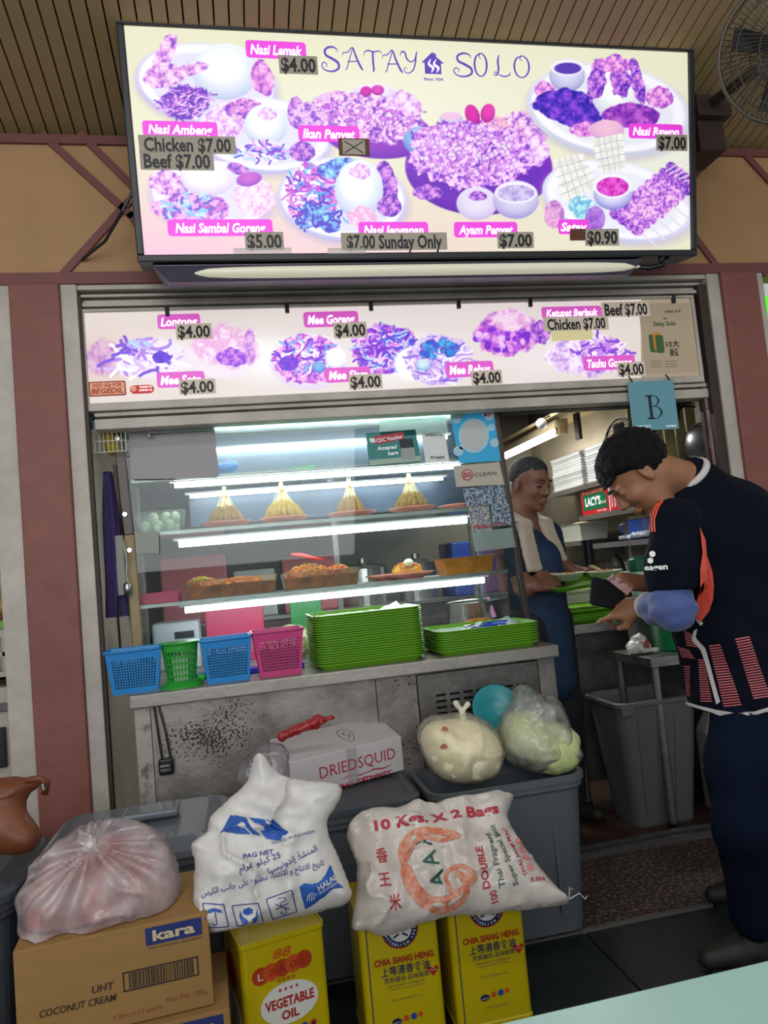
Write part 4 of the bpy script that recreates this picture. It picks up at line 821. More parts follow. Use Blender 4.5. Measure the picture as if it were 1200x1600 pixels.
gpoly('card', [(708, 728), (780, 722), (788, 757), (713, 761)], m_bei, parent=t); disc('red_ring', 730, 742, 9, 9, m_redp, t, .003); disc('ring_centre', 730, 742, 7.3, 7.3, m_bei, t, .004)
gt(t, 724, 746, 736, 'SG', m_redp, 7, .04, lift=.007, y1=745); gt(t, 741, 745, 775, 'CLEAN', mat('grey_ink', '504c48', .5), 6, .0, y1=742)
t = gthing('picture_poster', 'poster crowded with tiny colourful pictures below the beige ring card', 'poster', 760, 833)
m_mos = mat('crowded_print', '9fb0b4', .5, col2='3f4c6c', vscale=95, lo=.46, hi=.54); m_mos2 = mat('crowded_print_warm', 'b8b49c', .5, col2='5a6a8c', vscale=110, lo=.46, hi=.54)
gpoly('sheet', [(722, 764), (787, 758), (792, 787), (729, 791)], m_mos, parent=t); gpoly('sheet', [(731, 792), (763, 790), (769, 830), (738, 832)], m_mos2, parent=t); gpoly('sheet', [(767, 789), (795, 787), (800, 820), (770, 823)], m_mos, parent=t)
gt(t, 738, 826, 767, 'AVERAGE IS', m_redp, 5, .03, y1=824); gt(t, 768, 822, 790, 'CULTURE', m_redp, 4, .03, y1=820)
gpoly('pale_film', [(592, 658), (696, 650), (700, 676), (594, 684)], m_paper, 'clear milky film taped on the glass above the teal notice', 'film')
gpoly('pale_paper', [(736, 832), (800, 824), (806, 855), (742, 862)], m_paper, 'pale see-through paper under the crowded poster on the glass', 'paper', lift=.003)

# satay on the second shelf
m_pl = mat('salmon_plate', 'e0806c', .3, clear=.3); m_meat = mat('satay_meat', '94701c', .5, col2='5c3c0e', vscale=45, bump=.6, bscale=120); m_meat2 = mat('satay_meat_yellow', 'b8940c', .45, col2='7a5a08', vscale=45, bump=.6, bscale=120)
m_stick = mat('bamboo', 'e4d6a0', .5, emit=0)
def plate_thing(cx, cy, z, r, lab, grp='salmon plates on the shelf', first=[None]):
    if first[0] is None:
        t = thing('plate', lab, 'plate', (cx, cy, z), grp); first[0] = t
        MB().lathe([(0, .004), (r*.55, .004), (r*.62, .007), (r*.97, .022), (r, .026), (r*.985, .028), (r*.6, .012), (0, .009)][::1], (cx, cy, z), 36).build('dish', m_pl, t, smooth=True)
        MB().lathe([(r*.5, 0), (r*.55, .0), (r*.55, .005), (r*.5, .005)], (cx, cy, z), 30).build('foot_ring', m_pl, t); return t
    t = dup(first[0], (cx, cy, z), label=lab, group=grp); return t
def skewer(m):
    t = thing('satay_skewer', 'satay skewer', 'satay', (0, 0, 0)); L = .16
    mb = MB().tube([(0, 0, 0), (0, 0, .21)], .0011, 5); mb.build('stick', m_stick, t)
    mb = MB()
    pts = [(random.uniform(-.001, .001), random.uniform(-.001, .001), .002+.098*i/7) for i in range(8)]; mb.tube(pts, [.006, .0135, .012, .0145, .0115, .0125, .010, .005], 7); mb.build('meat', m, t, smooth=True); return t
def satay_pile(cx, cy, z, n, rb, hh, m, lab, grp):
    base = skewer(m); first = True; apex = np.array([cx, cy-.0, z+hh])
    for i in range(n):
        q = math.sqrt((i+.5)/n); a = i*2.39996; b = np.array([cx+rb*q*math.cos(a), cy+rb*.75*q*math.sin(a), z+.016+.02*(1-q)]); tp = apex+np.array([random.uniform(-.008, .008), random.uniform(-.008, .008), random.uniform(-.012, .014)])
        d = tp-b; L = np.linalg.norm(d); d /= L; rot = Vector(d).to_track_quat('Z', 'Y').to_euler()
        if first: base.location = b; base.rotation_euler = rot; base['label'] = lab; base['group'] = grp; o = base; first = False
        else: o = dup(base, b, rot=rot, label=lab, group=grp)
        o.scale = (1, 1, L/.205)
    k = thing('rubber_band', 'band tying '+lab.split(' in ')[-1], 'band', (cx, cy, z+hh-.03))
    MB().lathe([(.0105, -.004), (.0125, 0), (.0105, .004)], (cx, cy, z+hh-.028), 14).build('band', mat('orange_band', 'd07020', .5), k)
yS = YG+.14; z2 = SH_Z[2]
px = lambda a, z=z2+.1: None
for (pxc, mm, n, rb, hh, lab, wh) in ((353, m_meat, 40, .072, .163, 'golden brown satay skewer in the leftmost tied bunch on the shelf', 'leftmost'), (443, m_meat2, 48, .088, .17, 'bright yellow satay skewer in the wide second bunch from the left', 'second'),
                               (549, m_meat, 34, .064, .165, 'brown satay skewer in the small third bunch from the left', 'third'), (644, m_meat, 40, .073, .163, 'brown satay skewer in the rightmost tied bunch by the teal notice', 'rightmost')):
    c = atY(pxc, 800, yS); plate_thing(c[0], yS, z2, .106, {'leftmost': 'salmon plate under the leftmost bunch of satay', 'second': 'salmon plate under the wide yellow bunch of satay', 'third': 'salmon plate under the small third bunch of satay', 'rightmost': 'salmon plate under the rightmost bunch of satay'}[wh])
    satay_pile(c[0], yS, z2, n, rb, hh, mm, lab, 'satay skewers in the %s bunch' % wh)
c = atY(722, 790, yS+.05); plate_thing(c[0], yS+.06, z2, .098, 'bare salmon plate at the right end of the satay shelf')
# little crumbs of rice cake between the plates
# egg box
c0 = atY(214, 828, YG+.05); c1 = atY(270, 820, YG+.05)
m_clearbox = clearmat('clear_plastic', 'f0f6f2', .10, .08, 1.3)
def openbox(x0, x1, y0, y1, z0, z1, fl=.012, t=.002, name='box_shell', par=None, m=None, rim=.006):
    mb = MB(); cx, cy = (x0+x1)/2, (y0+y1)/2
    def ring(s, z): return [(x0+s, y0+s, z), (x1-s, y0+s, z), (x1-s, y1-s, z), (x0+s, y1-s, z)]
    L = [ring(fl, z0), ring(0, z1), ring(-rim, z1), ring(-rim, z1+.002), ring(t, z1+.002), ring(fl+t, z0+t)]; vs = sum(L, []); fs = [(3, 2, 1, 0)]
    for k in range(5):
        for i in range(4): fs.append((4*k+i, 4*k+(i+1) % 4, 4*k+4+(i+1) % 4, 4*k+4+i))
    fs.append((20, 21, 22, 23)); mb.add(vs, fs); return mb.build(name, m or m_clearbox, par, bev=.003)
eb = thing('egg_box', 'clear plastic tub of peeled eggs at the left end of the satay shelf', 'tub', (-.31, YG+.14, z2))
openbox(-.405, -.215, YG+.045, YG+.2, z2, z2+.085, par=eb, name='tub')
m_egg = mat('pale_green_egg', 'dfe4c4', .35, sss=.1); e0 = None
for k, (x, y, z) in enumerate([(-.365, .075, .024), (-.318, .072, .024), (-.27, .075, .024), (-.345, .11, .024), (-.29, .115, .024), (-.36, .15, .024), (-.31, .155, .024), (-.26, .15, .024), (-.335, .09, .058), (-.285, .1, .058), (-.25, .085, .056)]):
    if e0 is None:
        e0 = MB().lathe([(0, -.027), (.011, -.0245), (.019, -.014), (.0215, 0), (.019, .013), (.011, .023), (0, .027)], (0, 0, .0235), 16).build('egg', m_egg, smooth=True, org=(0, 0, 0)); tag(e0, 'peeled pale egg in the clear tub on the shelf', 'egg', 'peeled eggs in the clear tub'); o = e0
    else: o = dup(e0)
    o.location = (x, YG+y, z2+z-.022+.001); 
# top shelf: blue bag and green wrap
c = atY(352, 712, YG+.12)
bag = SDF().ell((c[0], YG+.12, 1.71), (.035, .03, .03), k=.02).cap((c[0]-.03, YG+.12, 1.70), (c[0]+.03, YG+.11, 1.72), .026, .02, .02)
v, q = bag.mesh(.006, lambda P: (fbm(P*90, 3)-.5)*.012); tag(finish('plastic_bag_roll', v, q, mat('blue_film', '4a86c8', .3), None, True), 'crumpled blue plastic roll on the top shelf', 'plastic roll')
a = atY(405, 717, YG+.12); b = atY(491, 711, YG+.12)
tag(MB().hexa([(a[0], YG+.1, 1.675), (b[0], YG+.1, 1.675), (b[0], YG+.16, 1.675), (a[0], YG+.16, 1.675), (a[0]+.03, YG+.1, 1.683), (b[0], YG+.1, 1.70), (b[0], YG+.16, 1.70), (a[0]+.03, YG+.16, 1.683)]).build('leaf_packet', mat('bright_green_film', '1f9a4a', .3), bev=.004), 'flat bright green packet lying on the top shelf', 'packet')
# third shelf food boxes
m_curry = mat('orange_curry', 'd07a20', .35, col2='8c4410', vscale=22, bump=.4, bscale=60); m_mix = mat('fried_noodle_mix', 'c87828', .45, col2='7c3410', vscale=60, bump=.7, bscale=130)
def foodpile(cx, cy, z, rx, ry, h, m, par, name='food', seed=0, green=0):
    r = random.Random(seed); o = SDF().ell((cx, cy, z), (rx, ry, h), k=.01)
    v, q = o.mesh(.006, lambda P: (fbm(P*75, 3, seed)-.5)*.022); k = v[:, 2] >= z-.012; 
    v[:, 2] = np.maximum(v[:, 2], z-.012); f = finish(name, v, q, m, par, True)
    mb = MB(); mg = MB()
    for i in range(60):
        t = r.uniform(0, 6.28); qn = math.sqrt(r.random())*.9; x = cx+rx*qn*math.cos(t); y = cy+ry*qn*math.sin(t); zz = z+h*math.sqrt(max(0, 1-qn*qn))+.002; a = r.uniform(0, 6.28); L = .012
        (mg if i < green else mb).tube([(x-L*math.cos(a), y-L*math.sin(a), zz-.003), (x, y, zz+.004), (x+L*math.cos(a), y+L*math.sin(a), zz-.002)], .0022, 5)
    if mb.v: tag(mb.build('strands', mat('orange_strands', 'c8702a', .4), f), kind='stuff')
    if mg.v: tag(mg.build('greens', mat('green_strands', '7c9a34', .4), f), kind='stuff')
    return f
z3 = SH_Z[3]
def xa(px_, py_, y): return atY(px_, py_, y)[0]
def fbox(x0p, x1p, y, h, lab, fills, dep=.16, py=905, fill=.7):
    x0, x1 = xa(x0p, py, y), xa(x1p, py-20, y); t = thing('food_tub', lab, 'food tub', ((x0+x1)/2, y+dep/2, z3))
    openbox(x0, x1, y, y+dep, z3+.0, z3+h, par=t, name='tub', m=clearmat('cloudy_plastic', 'f8f0e4', .08, .12, 1.2, diff='e8d8b8'))
    MB().hexa([(x0+.012, y+.012, z3+.005), (x1-.012, y+.012, z3+.005), (x1-.012, y+dep-.012, z3+.005), (x0+.012, y+dep-.012, z3+.005), (x0+.005, y+.005, z3+h*fill), (x1-.005, y+.005, z3+h*fill), (x1-.005, y+dep-.005, z3+h*fill), (x0+.005, y+dep-.005, z3+h*fill)]).build('gravy', m_curry, t)
    for k, (fx, rx, hh, m, gr) in enumerate(fills): foodpile(x0+(x1-x0)*fx, y+dep/2, z3+h*fill, rx, dep*.4, hh, m, t, 'food', k+int(x0p), gr)
    return t
fbox(287, 432, YG+.05, .075, 'long clear tub of brown curry and greens at the left of the third shelf', [(.18, .06, .035, m_mix, 30), (.6, .09, .02, m_curry, 0)])
fbox(440, 560, YG+.05, .072, 'clear tub heaped with fried noodles, red tongs on top', [(.35, .09, .05, m_mix, 18), (.75, .05, .035, mat('chilli_food', '9c3214', .4, col2='5a1408', vscale=60, bump=.6), 0)], py=892)
a = atY(455, 866, YG+.12); b = atY(488, 872, YG+.12)
tag(MB().tube([a, (a+b)/2+V3((0, 0, .004)), b, b+V3((.05, .03, -.01))], [.006, .01, .008, .004], 8).build('red_scoop', mat('red_plastic', 'd8281c', .3), smooth=True), 'bright red plastic scoop lying on the heaped fried noodles', 'scoop')
t = fbox(693, 770, YG+.06, .07, 'clear tub of orange gravy at the right of the third shelf', [], py=870, fill=.85); t.children[1].data.materials[0] = mat('yellow_orange_gravy', 'd0801c', .3, var=.4, vscale=14)
c = atY(640, 885, YG+.13); plate_thing(c[0], YG+.14, z3, .09, 'salmon plate with egg and yellow fritters on the third shelf', 'salmon plates on the shelf')
t = thing('fritters', 'heap of yellow fritters and egg on the third shelf plate', 'food', (c[0], YG+.14, z3+.012)); foodpile(c[0]-.01, YG+.14, z3+.03, .065, .05, .04, mat('yellow_fritter', 'd8a428', .45, col2='b06818', vscale=50, bump=.6), t, 'fritter_heap', 5); MB().ell((c[0]-.01, YG+.1, z3+.07), (.022, .02, .018), 14, 9).build('egg', m_egg, t, smooth=True)
t = plate_thing(c[0]-.07, YG+.26, z3, .09, 'salmon plate behind the egg plate on the third shelf', 'salmon plates on the shelf')
c = atY(752, 860, YG+.3); tag(MB().lathe([(0, 0), (.045, 0), (.055, .05), (.06, .05), (.05, -.002)][:4], (c[0], YG+.34, z3+.005), 24).build('blue_bowl', mat('blue_plastic', '2a58d0', .35), smooth=True), 'bright blue plastic bowl behind the orange gravy tub', 'bowl')
# pink boards standing in the case
m_pk = mat('hot_pink_plastic', 'c82c5c', .4)
a = atY(235, 922, YG+.3); b = atY(292, 915, YG+.3)
tag(MB().box(-.40, -.255, YG+.06, YG+.2, z3, z3+.045).build('pink_box', m_pk, bev=.004), 'hot pink plastic box at the left end of the third shelf', 'box')
tag(MB().box(-.175, .075, YG+.33, YG+.35, CT, CT+.26).build('pink_board', m_pk, bev=.006), 'large hot pink board standing at the back of the case bottom', 'board')
tag(MB().box(-.39, -.2, YG+.25, YG+.4, CT, CT+.2).build('white_warmer', mat('dull_white', 'b8bcc0', .5), bev=.01), 'dull white appliance at the back left of the case bottom', 'appliance')
tag(MB().box(-.3, -.22, YG+.247, YG+.25, CT+.13, CT+.16).build('dark_display', m_dark), 'dark display window on the dull white appliance', 'display')
tag(MB().box(.19, .33, YG+.3, YG+.32, CT, CT+.24).build('green_board', mat('deep_green_plastic', '1f7a34', .4), bev=.006), 'green board standing behind the left tray stack', 'board')
sp = SDF().ell((.17, YG+.15, CT+.07), (.10, .06, .075), k=.02); v, q = sp.mesh(.008, lambda P: (fbm(P*40, 3, 4)-.5)*.03, lo=(-1, 0, CT+.001))
tag(finish('bagged_vegetables', v, q, mat('cloudy_leaf_bag', 'b8b890', .4, col2='8a8458', vscale=14, bump=.3), None, True), 'cloudy bag of vegetables in the case behind the pink basket', 'bag')
# steel pot and side dishes at the bottom right
c = atY(738, 940, YG+.28); pt = thing('steel_pot', 'large steel pot in the case bottom behind the short tray stack', 'pot', (c[0], YG+.285, CT))
MB().lathe([(0, .0), (.115, 0), (.12, .01), (.12, .15), (.126, .155), (.122, .158), (.115, .15), (.112, .012), (0, .01)], (c[0], YG+.285, CT), 36).build('pot_body', mat('polished_steel', 'b0b0ae', .22, metal=.9), pt, smooth=True)
MB().tube([(c[0]+.05, YG+.2, CT+.17), (c[0]+.06, YG+.17, CT+.08)], [.008, .012], 8).build('ladle_handle', mat('mauve_plastic', 'b0709c', .4), pt)
for (xx, lab, mm, sd) in ((.66, 'shallow pale dish in front of the steel pot', m_mix, 11), (.98, 'dish heaped with brown fried anchovies behind the short tray stack', mat('anchovy_brown', 'a8683c', .5, col2='6a3a1c', vscale=70, bump=.7), 12)):
    t = thing('serving_dish', lab, 'dish', (xx, YG+.1, CT)); openbox(xx-.11, xx+.11, YG+.04, YG+.17, CT, CT+.05, par=t, name='dish', m=mat('pale_dish', 'c8c8b8', .4))
    foodpile(xx, YG+.105, CT+.045, .09, .045, .022 if sd == 11 else .04, mm, t, 'food', sd)

# baskets
def basket(name, lab, W0, D0, W1, D1, H, m, loc, rz, nx=16, ny=11, nz=11, rim=.012, grp=None):
    t = thing(name, lab, 'basket', (0, 0, 0), grp)
    P = lambda s, z: [(-(W0+(W1-W0)*z/H)/2*1, -(D0+(D1-D0)*z/H)/2), ((W0+(W1-W0)*z/H)/2, -(D0+(D1-D0)*z/H)/2), ((W0+(W1-W0)*z/H)/2, (D0+(D1-D0)*z/H)/2), (-(W0+(W1-W0)*z/H)/2, (D0+(D1-D0)*z/H)/2)]
    mb = MB(); z0, z1 = .016, H-.03; zz = [0, z0]
    for side in range(4):
        nn = nx if side % 2 == 0 else ny
        def pt(u, z): c = P(0, z); a = V3(c[side]); b = V3(c[(side+1) % 4]); q = a+(b-a)*u; return (q[0], q[1], z)
        us = [0, .07]; zs = [z0]; hole_u = []; 
        cu = .86/nn; cz = (z1-z0)/nz
        def quad(u0, u1, a, b): mb.add([pt(u0, a), pt(u1, a), pt(u1, b), pt(u0, b)], [(0, 1, 2, 3)])
        quad(0, 1, 0, z0); quad(0, 1, z1, H); quad(0, .07, z0, z1); quad(.93, 1, z0, z1)
        for i in range(nn):
            quad(.07+cu*i, .07+cu*(i+.36), z0, z1)
        quad(.93-cu*.02, .93, z0, z1)
        for j in range(nz):
            for i in range(nn): quad(.07+cu*(i+.36), .07+cu*(i+1), z0+cz*j, z0+cz*(j+.36))
    for i in range(nx): pass
    mb.add([p+(0,) for p in P(0, 0)], [(3, 2, 1, 0)])
    w = mb.build('lattice_body', m, t); so = w.modifiers.new('s', 'SOLIDIFY'); so.thickness = .0022
    c = P(0, H); r = MB(); ring = [V3(p+(H,)) for p in c]; rp = []
    for i in range(4):
        a = ring[i]; pr_, nx_ = ring[i-1], ring[(i+1) % 4]; rp += [a+(pr_-a)*.08, a+(pr_-a)*.02+(nx_-a)*.02, a+(nx_-a)*.08]
    r.tube([p*np.array([1.03, 1.03, 1]) for p in rp], .0045, 8, closed=True); r.build('rim', m, t, smooth=True)
    t.location = loc; t.rotation_euler = (0, 0, rz); return t
m_bb = mat('blue_basket_plastic', '1a82c8', .35); m_pkb = mat('pink_basket_plastic', 'c23a78', .35); m_gb = mat('green_basket_plastic', '2c9a34', .35)
basket('plastic_basket', 'blue perforated basket at the left end of the counter', .148, .11, .182, .14, .145, m_bb, (-.395, 2.74, CT), R(4))
basket('plastic_basket', 'blue perforated basket between the green and the pink baskets', .145, .11, .176, .14, .15, m_bb, (-.082, 2.74, CT), R(5), nx=17)
basket('plastic_basket', 'pink perforated basket left of the tall tray stack', .146, .11, .178, .14, .158, m_pkb, (.104, 2.74, CT), R(2), nx=17)
t = thing('round_basket', 'round green slotted cutlery basket between the two blue baskets', 'basket', (0, 0, 0))
mb = MB(); H = .15; rr = lambda z: .052+.018*z/H; nn = 30
def q4(a0, a1, z0, z1): mb.add([(rr(z)*math.cos(a), rr(z)*math.sin(a), z) for a, z in ((a0, z0), (a1, z0), (a1, z1), (a0, z1))], [(0, 1, 2, 3)])
for i in range(nn):
    a = 6.2832*i/nn; da = 6.2832/nn; q4(a, a+da, 0, .022); q4(a, a+da, H-.02, H); q4(a, a+da*.45, .022, H-.02)
    for k in range(5): z = .022+(k+1)*.0215-.004; q4(a+da*.45, a+da, z, z+.0055)
o = mb.build('slotted_body', m_gb, t); so = o.modifiers.new('s', 'SOLIDIFY'); so.thickness = .0025
MB().lathe([(.068, H-.004), (.078, H+.002), (.078, H+.006), (.070, H+.006)], n=36).build('rim', m_gb, t, smooth=True); MB().lathe([(0, 0), (.082, 0), (.082, .006), (.062, .02), (.054, .024), (0, .024)], n=36).build('base_tray', m_gb, t, smooth=False); MB().cyl((.066, -.02, .03), (.092, -.03, .026), .012, n=10).build('thumb_lug', m_gb, t)
t.location = (-.238, 2.715, CT); t.scale = (.9, .9, 1)
tag(MB().box(-.30, .2, 2.83, 2.90, CT, CT+.02).build('blue_tray', mat('ultramarine_plastic', '1c2ee0', .35), bev=.004), 'deep blue plastic tray lying behind the baskets', 'tray')
# cutlery standing in the baskets is only hinted: spoons in the blue basket
ORD = ['topmost', 'second', 'third', 'fourth', 'fifth', 'sixth', 'seventh', 'eighth', 'ninth', 'tenth', 'eleventh', 'twelfth', 'thirteenth', 'fourteenth', 'fifteenth', 'sixteenth', 'seventeenth', 'eighteenth', 'nineteenth', 'twentieth', 'lowest']
# trays
m_tray = mat('green_tray_plastic', '6aa81e', .35, clear=.2); m_trl = mat('green_tray_edge', '5a9a1c', .35)
def make_tray(w=.41, d=.29, h=.022):
    t = thing('serving_tray', 'green tray', 'tray', (0, 0, 0)); n = 6
    def ringp(w_, d_, r, z):
        out = []
        for cx, cy, t0 in ((w_/2-r, -d_/2+r, -90), (w_/2-r, d_/2-r, 0), (-w_/2+r, d_/2-r, 90), (-w_/2+r, -d_/2+r, 180)):
            for k in range(n+1): a = R(t0+90*k/n); out.append((cx+r*math.cos(a), cy+r*math.sin(a), z))
        return out
    L = [ringp(w-.05, d-.05, .03, 0), ringp(w-.012, d-.012, .045, h-.004), ringp(w, d, .05, h-.003), ringp(w, d, .05, h), ringp(w-.014, d-.014, .044, h), ringp(w-.054, d-.054, .029, .003)]; vs = sum(L, []); k = 4*(n+1); fs = [tuple(reversed(range(k)))]
    for j in range(5):
        for i in range(k): fs.append((j*k+i, j*k+(i+1) % k, (j+1)*k+(i+1) % k, (j+1)*k+i))
    fs.append(tuple(range(5*k, 6*k))); mb = MB().add(vs, fs); mb.build('tray_shell', m_tray, t, smooth=False); return t
tr0 = make_tray(); tr0.location = (0, 0, -1)
def stack(cx, cy, z, n, rz, dz, lab, top, grp, first):
    for i in range(n):
        o = tr0 if first and i == 0 else dup(tr0); o.location = (cx+random.uniform(-.0015, .0015), cy+random.uniform(-.0015, .0015), z+i*dz); o.rotation_euler = (0, 0, rz+random.uniform(-.006, .006))
        if i == n-1: o['label'] = top
        elif i == 0: o['label'] = lab[0]
        else: o['label'] = 'green tray, %s from the top of the %s' % (ORD[n-1-i], 'tall stack' if n > 12 else 'short stack')
        o['group'] = grp
    return z+(n-1)*dz
zt1 = stack(.432, 2.79, CT, 21, R(2.5), .0087, ('bottom green tray of the tall stack on the counter', 'green tray within the tall stack right of the pink basket'), 'topmost green tray of the tall stack with white paper in it', 'green trays in the tall stack', True)
zt2 = stack(.885, 2.79, CT, 9, R(1.0), .0087, ('bottom green tray of the short stack on the counter', 'green tray within the short stack at the counter right end'), 'topmost green tray of the short stack holding cutlery', 'green trays in the short stack', False)
m_liner = mat('white_tray_paper', 'd8ecdc', .3)
def liner(cx, cy, z, rz, lab):
    vs = []; fs = []; nx_, ny_ = 14, 10
    for j in range(ny_):
        for i in range(nx_): u = i/(nx_-1)*2-1; v = j/(ny_-1)*2-1; x = u*.165; y = v*.11; zz = .005+.004*abs(math.sin(i*1.7+j*.9)); zz += .022*max(0, u-.55)*2*max(0, v+.2); vs.append((cx+x*math.cos(rz)-y*math.sin(rz), cy+x*math.sin(rz)+y*math.cos(rz), z+zz))
    for j in range(ny_-1):
        for i in range(nx_-1): a = j*nx_+i; fs.append((a, a+1, a+1+nx_, a+nx_))
    return tag(MB().add(vs, fs).build('tray_liner', m_liner, smooth=True, solid=.0006), lab, 'paper')
liner(.432, 2.79, zt1+.003, R(2.5), 'white plastic sheet in the top tray of the tall stack'); liner(.885, 2.79, zt2+.003, R(1), 'white plastic sheet in the top tray of the short stack')
s0 = None
for k, (dx, dy, a) in enumerate(((.03, -.05, 10), (.06, -.03, 4), (.09, -.045, -6), (.05, .0, 14), (.11, -.01, 0))):
    if s0 is None:
        s0 = thing('spoon', 's', 'spoon', (0, 0, 0)); MB().tube([(0, 0, .0), (.04, 0, .003), (.09, 0, .002)], [.005, .004, .003], 6).build('handle', mat('blue_handle', '2a4cc0', .35), s0); MB().ell((.108, 0, .002), (.022, .014, .005), 12, 6).build('bowl', mat('chrome', 'c0c0c0'), s0, smooth=True); o = s0
    else: o = dup(s0)
    o.location = (.885+dx, 2.77+dy, zt2+.014+.003*k); o.rotation_euler = (0, 0, R(180+a)); o['label'] = 'blue handled spoon, %s of five from the left in the short stack top tray' % ('first', 'third', 'fourth', 'second', 'fifth')[k]; o['group'] = 'blue handled spoons in the tray'

# cutlery and packets; the dark block inside is added so basket holes read dark
for (x, y, z, w, lab) in ((-.395, 2.74, .11, .115, 'dark bundle of cutlery inside the leftmost blue basket'), (-.082, 2.74, .12, .115, 'dark bundle of cutlery inside the second blue basket'), (.104, 2.74, .11, .115, 'dark bundle of cutlery inside the pink basket'), (-.238, 2.715, .12, .045, 'white packets inside the round green basket')):
    mb = MB(); r_ = random.Random(int(x*1000)); mb.box(x-w*.56, x+w*.56, y-.045 if w > .1 else y-.025, y+.045 if w > .1 else y+.025, CT+.006, CT+z*.85)
    for k in range(14): a = x+r_.uniform(-w/2, w/2)*.9; b = y+r_.uniform(-.035, .035)*(1 if w > .1 else .6); mb.cyl((a, b, CT+.01), (a+r_.uniform(-.006, .006), b, CT+z+r_.uniform(-.02, .012)), .004, n=6)
    t = thing('cutlery_bundle', lab, 'cutlery', (x, y, CT+.006)); tag(mb.build('pieces', mat('dark_cutlery', '2c3038', .4) if w > .1 else MATS['white_card'], t), kind='stuff')
# back of the kitchen seen through the case
bc = thing('back_counter', 'dark steel cooking counter along the back wall seen through the case', 'counter', (.4, 5.2, .012)); MB().box(-.55, 1.75, 4.7, 5.6, .012, .98).build('counter_body', m_steeld, bc, bev=.01); MB().box(-.55, 1.75, 4.68, 5.6, .98, 1.0).build('counter_top', m_steel, bc)
def bb(name, m, lab, cat, b): return tag(MB().box(*b).build(name, m, bev=.01), lab, cat)
bb('dark_hood', mat('dark_hood_steel', '3c4450', .4, metal=.4, var=.3), 'dark extractor hood over the back counter seen through the case', 'hood', (-.5, 1.7, 4.6, 5.5, 1.72, 2.404))
bb('salmon_reflection', mat('salmon_reflection_tint', 'b8606c', .5), 'added salmon pink block standing for a reflection, left on the back counter', 'crate', (-.5, -.1, 4.75, 5.1, 1.001, 1.42)); bb('salmon_reflection', MATS['salmon_reflection_tint'], 'added salmon pink block standing for a reflection, second on the back counter', 'crate', (.25, .62, 4.8, 5.1, 1.001, 1.36))  # salmon blocks are added to stand for pinkish reflections in the case glass
bb('white_carton', MATS['dull_white'], 'dull white carton between the pink blocks on the back counter', 'carton', (-.06, .2, 4.8, 5.1, 1.001, 1.3)); bb('blue_drum', mat('deep_blue_plastic', '1c3c90', .4), 'deep blue container at the right end of the back counter', 'container', (1.38, 1.68, 4.75, 5.1, 1.001, 1.36))
for k, (x, r) in enumerate(((.8, .16), (1.17, .13))):
    tag(MB().lathe([(0, 0), (r, 0), (r, .24), (r+.01, .245), (r*.9, .26), (.03, .28), (.03, .31), (0, .31)], (x, 4.95, 1.001), 28).build('stock_pot', mat('polished_steel', 'b0b0ae', .22, metal=.9), smooth=False), ('large', 'smaller')[k]+' lidded stock pot on the back counter', 'pot')
# left of the case: wire basket, aprons, switch box, boards
wbk = thing('wire_basket', 'white wire basket hung above the left end of the case with yellow cloth', 'basket', (-.47, 2.98, 1.80))
mb = MB()
bx = lambda u, v, w: (-.53+.13*u, 2.93+.10*v, 1.78+.12*w+.0)
for k in range(9): mb.tube([bx(k/8, 0, 1.0), bx(k/8, 0, 0), bx(k/8, 1, 0), bx(k/8, 1, 1.0)], .0018, 5)
for w_ in (0, .35, .7, 1.0): mb.tube([bx(0, 0, w_), bx(1, 0, w_), bx(1, 1, w_), bx(0, 1, w_)], .002, 5, closed=True)
tag(mb.build('wire_mesh', mat('white_wire', 'd0d0bc', .4), wbk), kind='stuff'); MB().tube([bx(0, 0, 1), (-.50, 2.95, 1.95), bx(1, 0, 1)], .0022, 5).build('hanger', MATS['white_wire'], wbk)
sp = SDF().cap((-.46, 2.99, 1.81), (-.48, 2.98, 1.88), .03, .022); v, q = sp.mesh(.007, lambda P: (fbm(P*60, 3)-.5)*.02); tag(finish('yellow_cloth', v, q, mat('yellow_cloth', 'b8982a', .8), None, True), 'yellow cloth stuffed in the white wire basket', 'cloth')
sp = SDF().cap((-.52, 2.94, 1.88), (-.52, 2.96, 1.93), .012, .016); v, q = sp.mesh(.006, lambda P: (fbm(P*60, 3)-.5)*.015); tag(finish('blue_cloth', v, q, mat('blue_cloth', '2a5a8a', .8), None, True), 'blue cloth tucked beside the white wire basket', 'cloth')
def drape(name, x, y, z0, z1, w, d, m, lab, seed=0):
    vs = []; nu, nv = 26, 30
    for j in range(nv):
        t = j/(nv-1); ww = w*(.35+.65*min(1, t*1.6+.1))*(1+.12*math.sin(t*7+seed)); z = z1+(z0-z1)*t
        for i in range(nu): a = 6.283*i/nu; r = 1+.18*math.sin(a*5+seed+t*2); vs.append((x+ww/2*math.cos(a)*r, y+d/2*math.sin(a)*r, z))
    fs = [(j*nu+i, j*nu+(i+1) % nu, (j+1)*nu+(i+1) % nu, (j+1)*nu+i) for j in range(nv-1) for i in range(nu)]+[tuple(range(nu)), tuple(reversed(range((nv-1)*nu, nv*nu)))]
    return tag(MB().add(vs, [tuple(reversed(f)) for f in fs]).build(name, m, smooth=True), lab, 'apron')
drape('hanging_apron', -.485, 2.99, 1.15, 1.71, .07, .06, mat('purple_cloth', '3c2c62', .85, var=.2), 'purple apron hanging beside the left frame of the stall'); drape('hanging_apron', -.46, 3.08, 1.4, 1.74, .06, .05, mat('navy_cloth', '1c1c3a', .85), 'dark navy apron hanging behind the purple one', 2)
tag(MB().box(-.465, -.452, 3.0, 3.06, 1.45, 1.74).build('wooden_batten', mat('brown_wood', '5a463c', .6, var=.3)), 'brown wooden batten beside the cream wall board', 'batten')
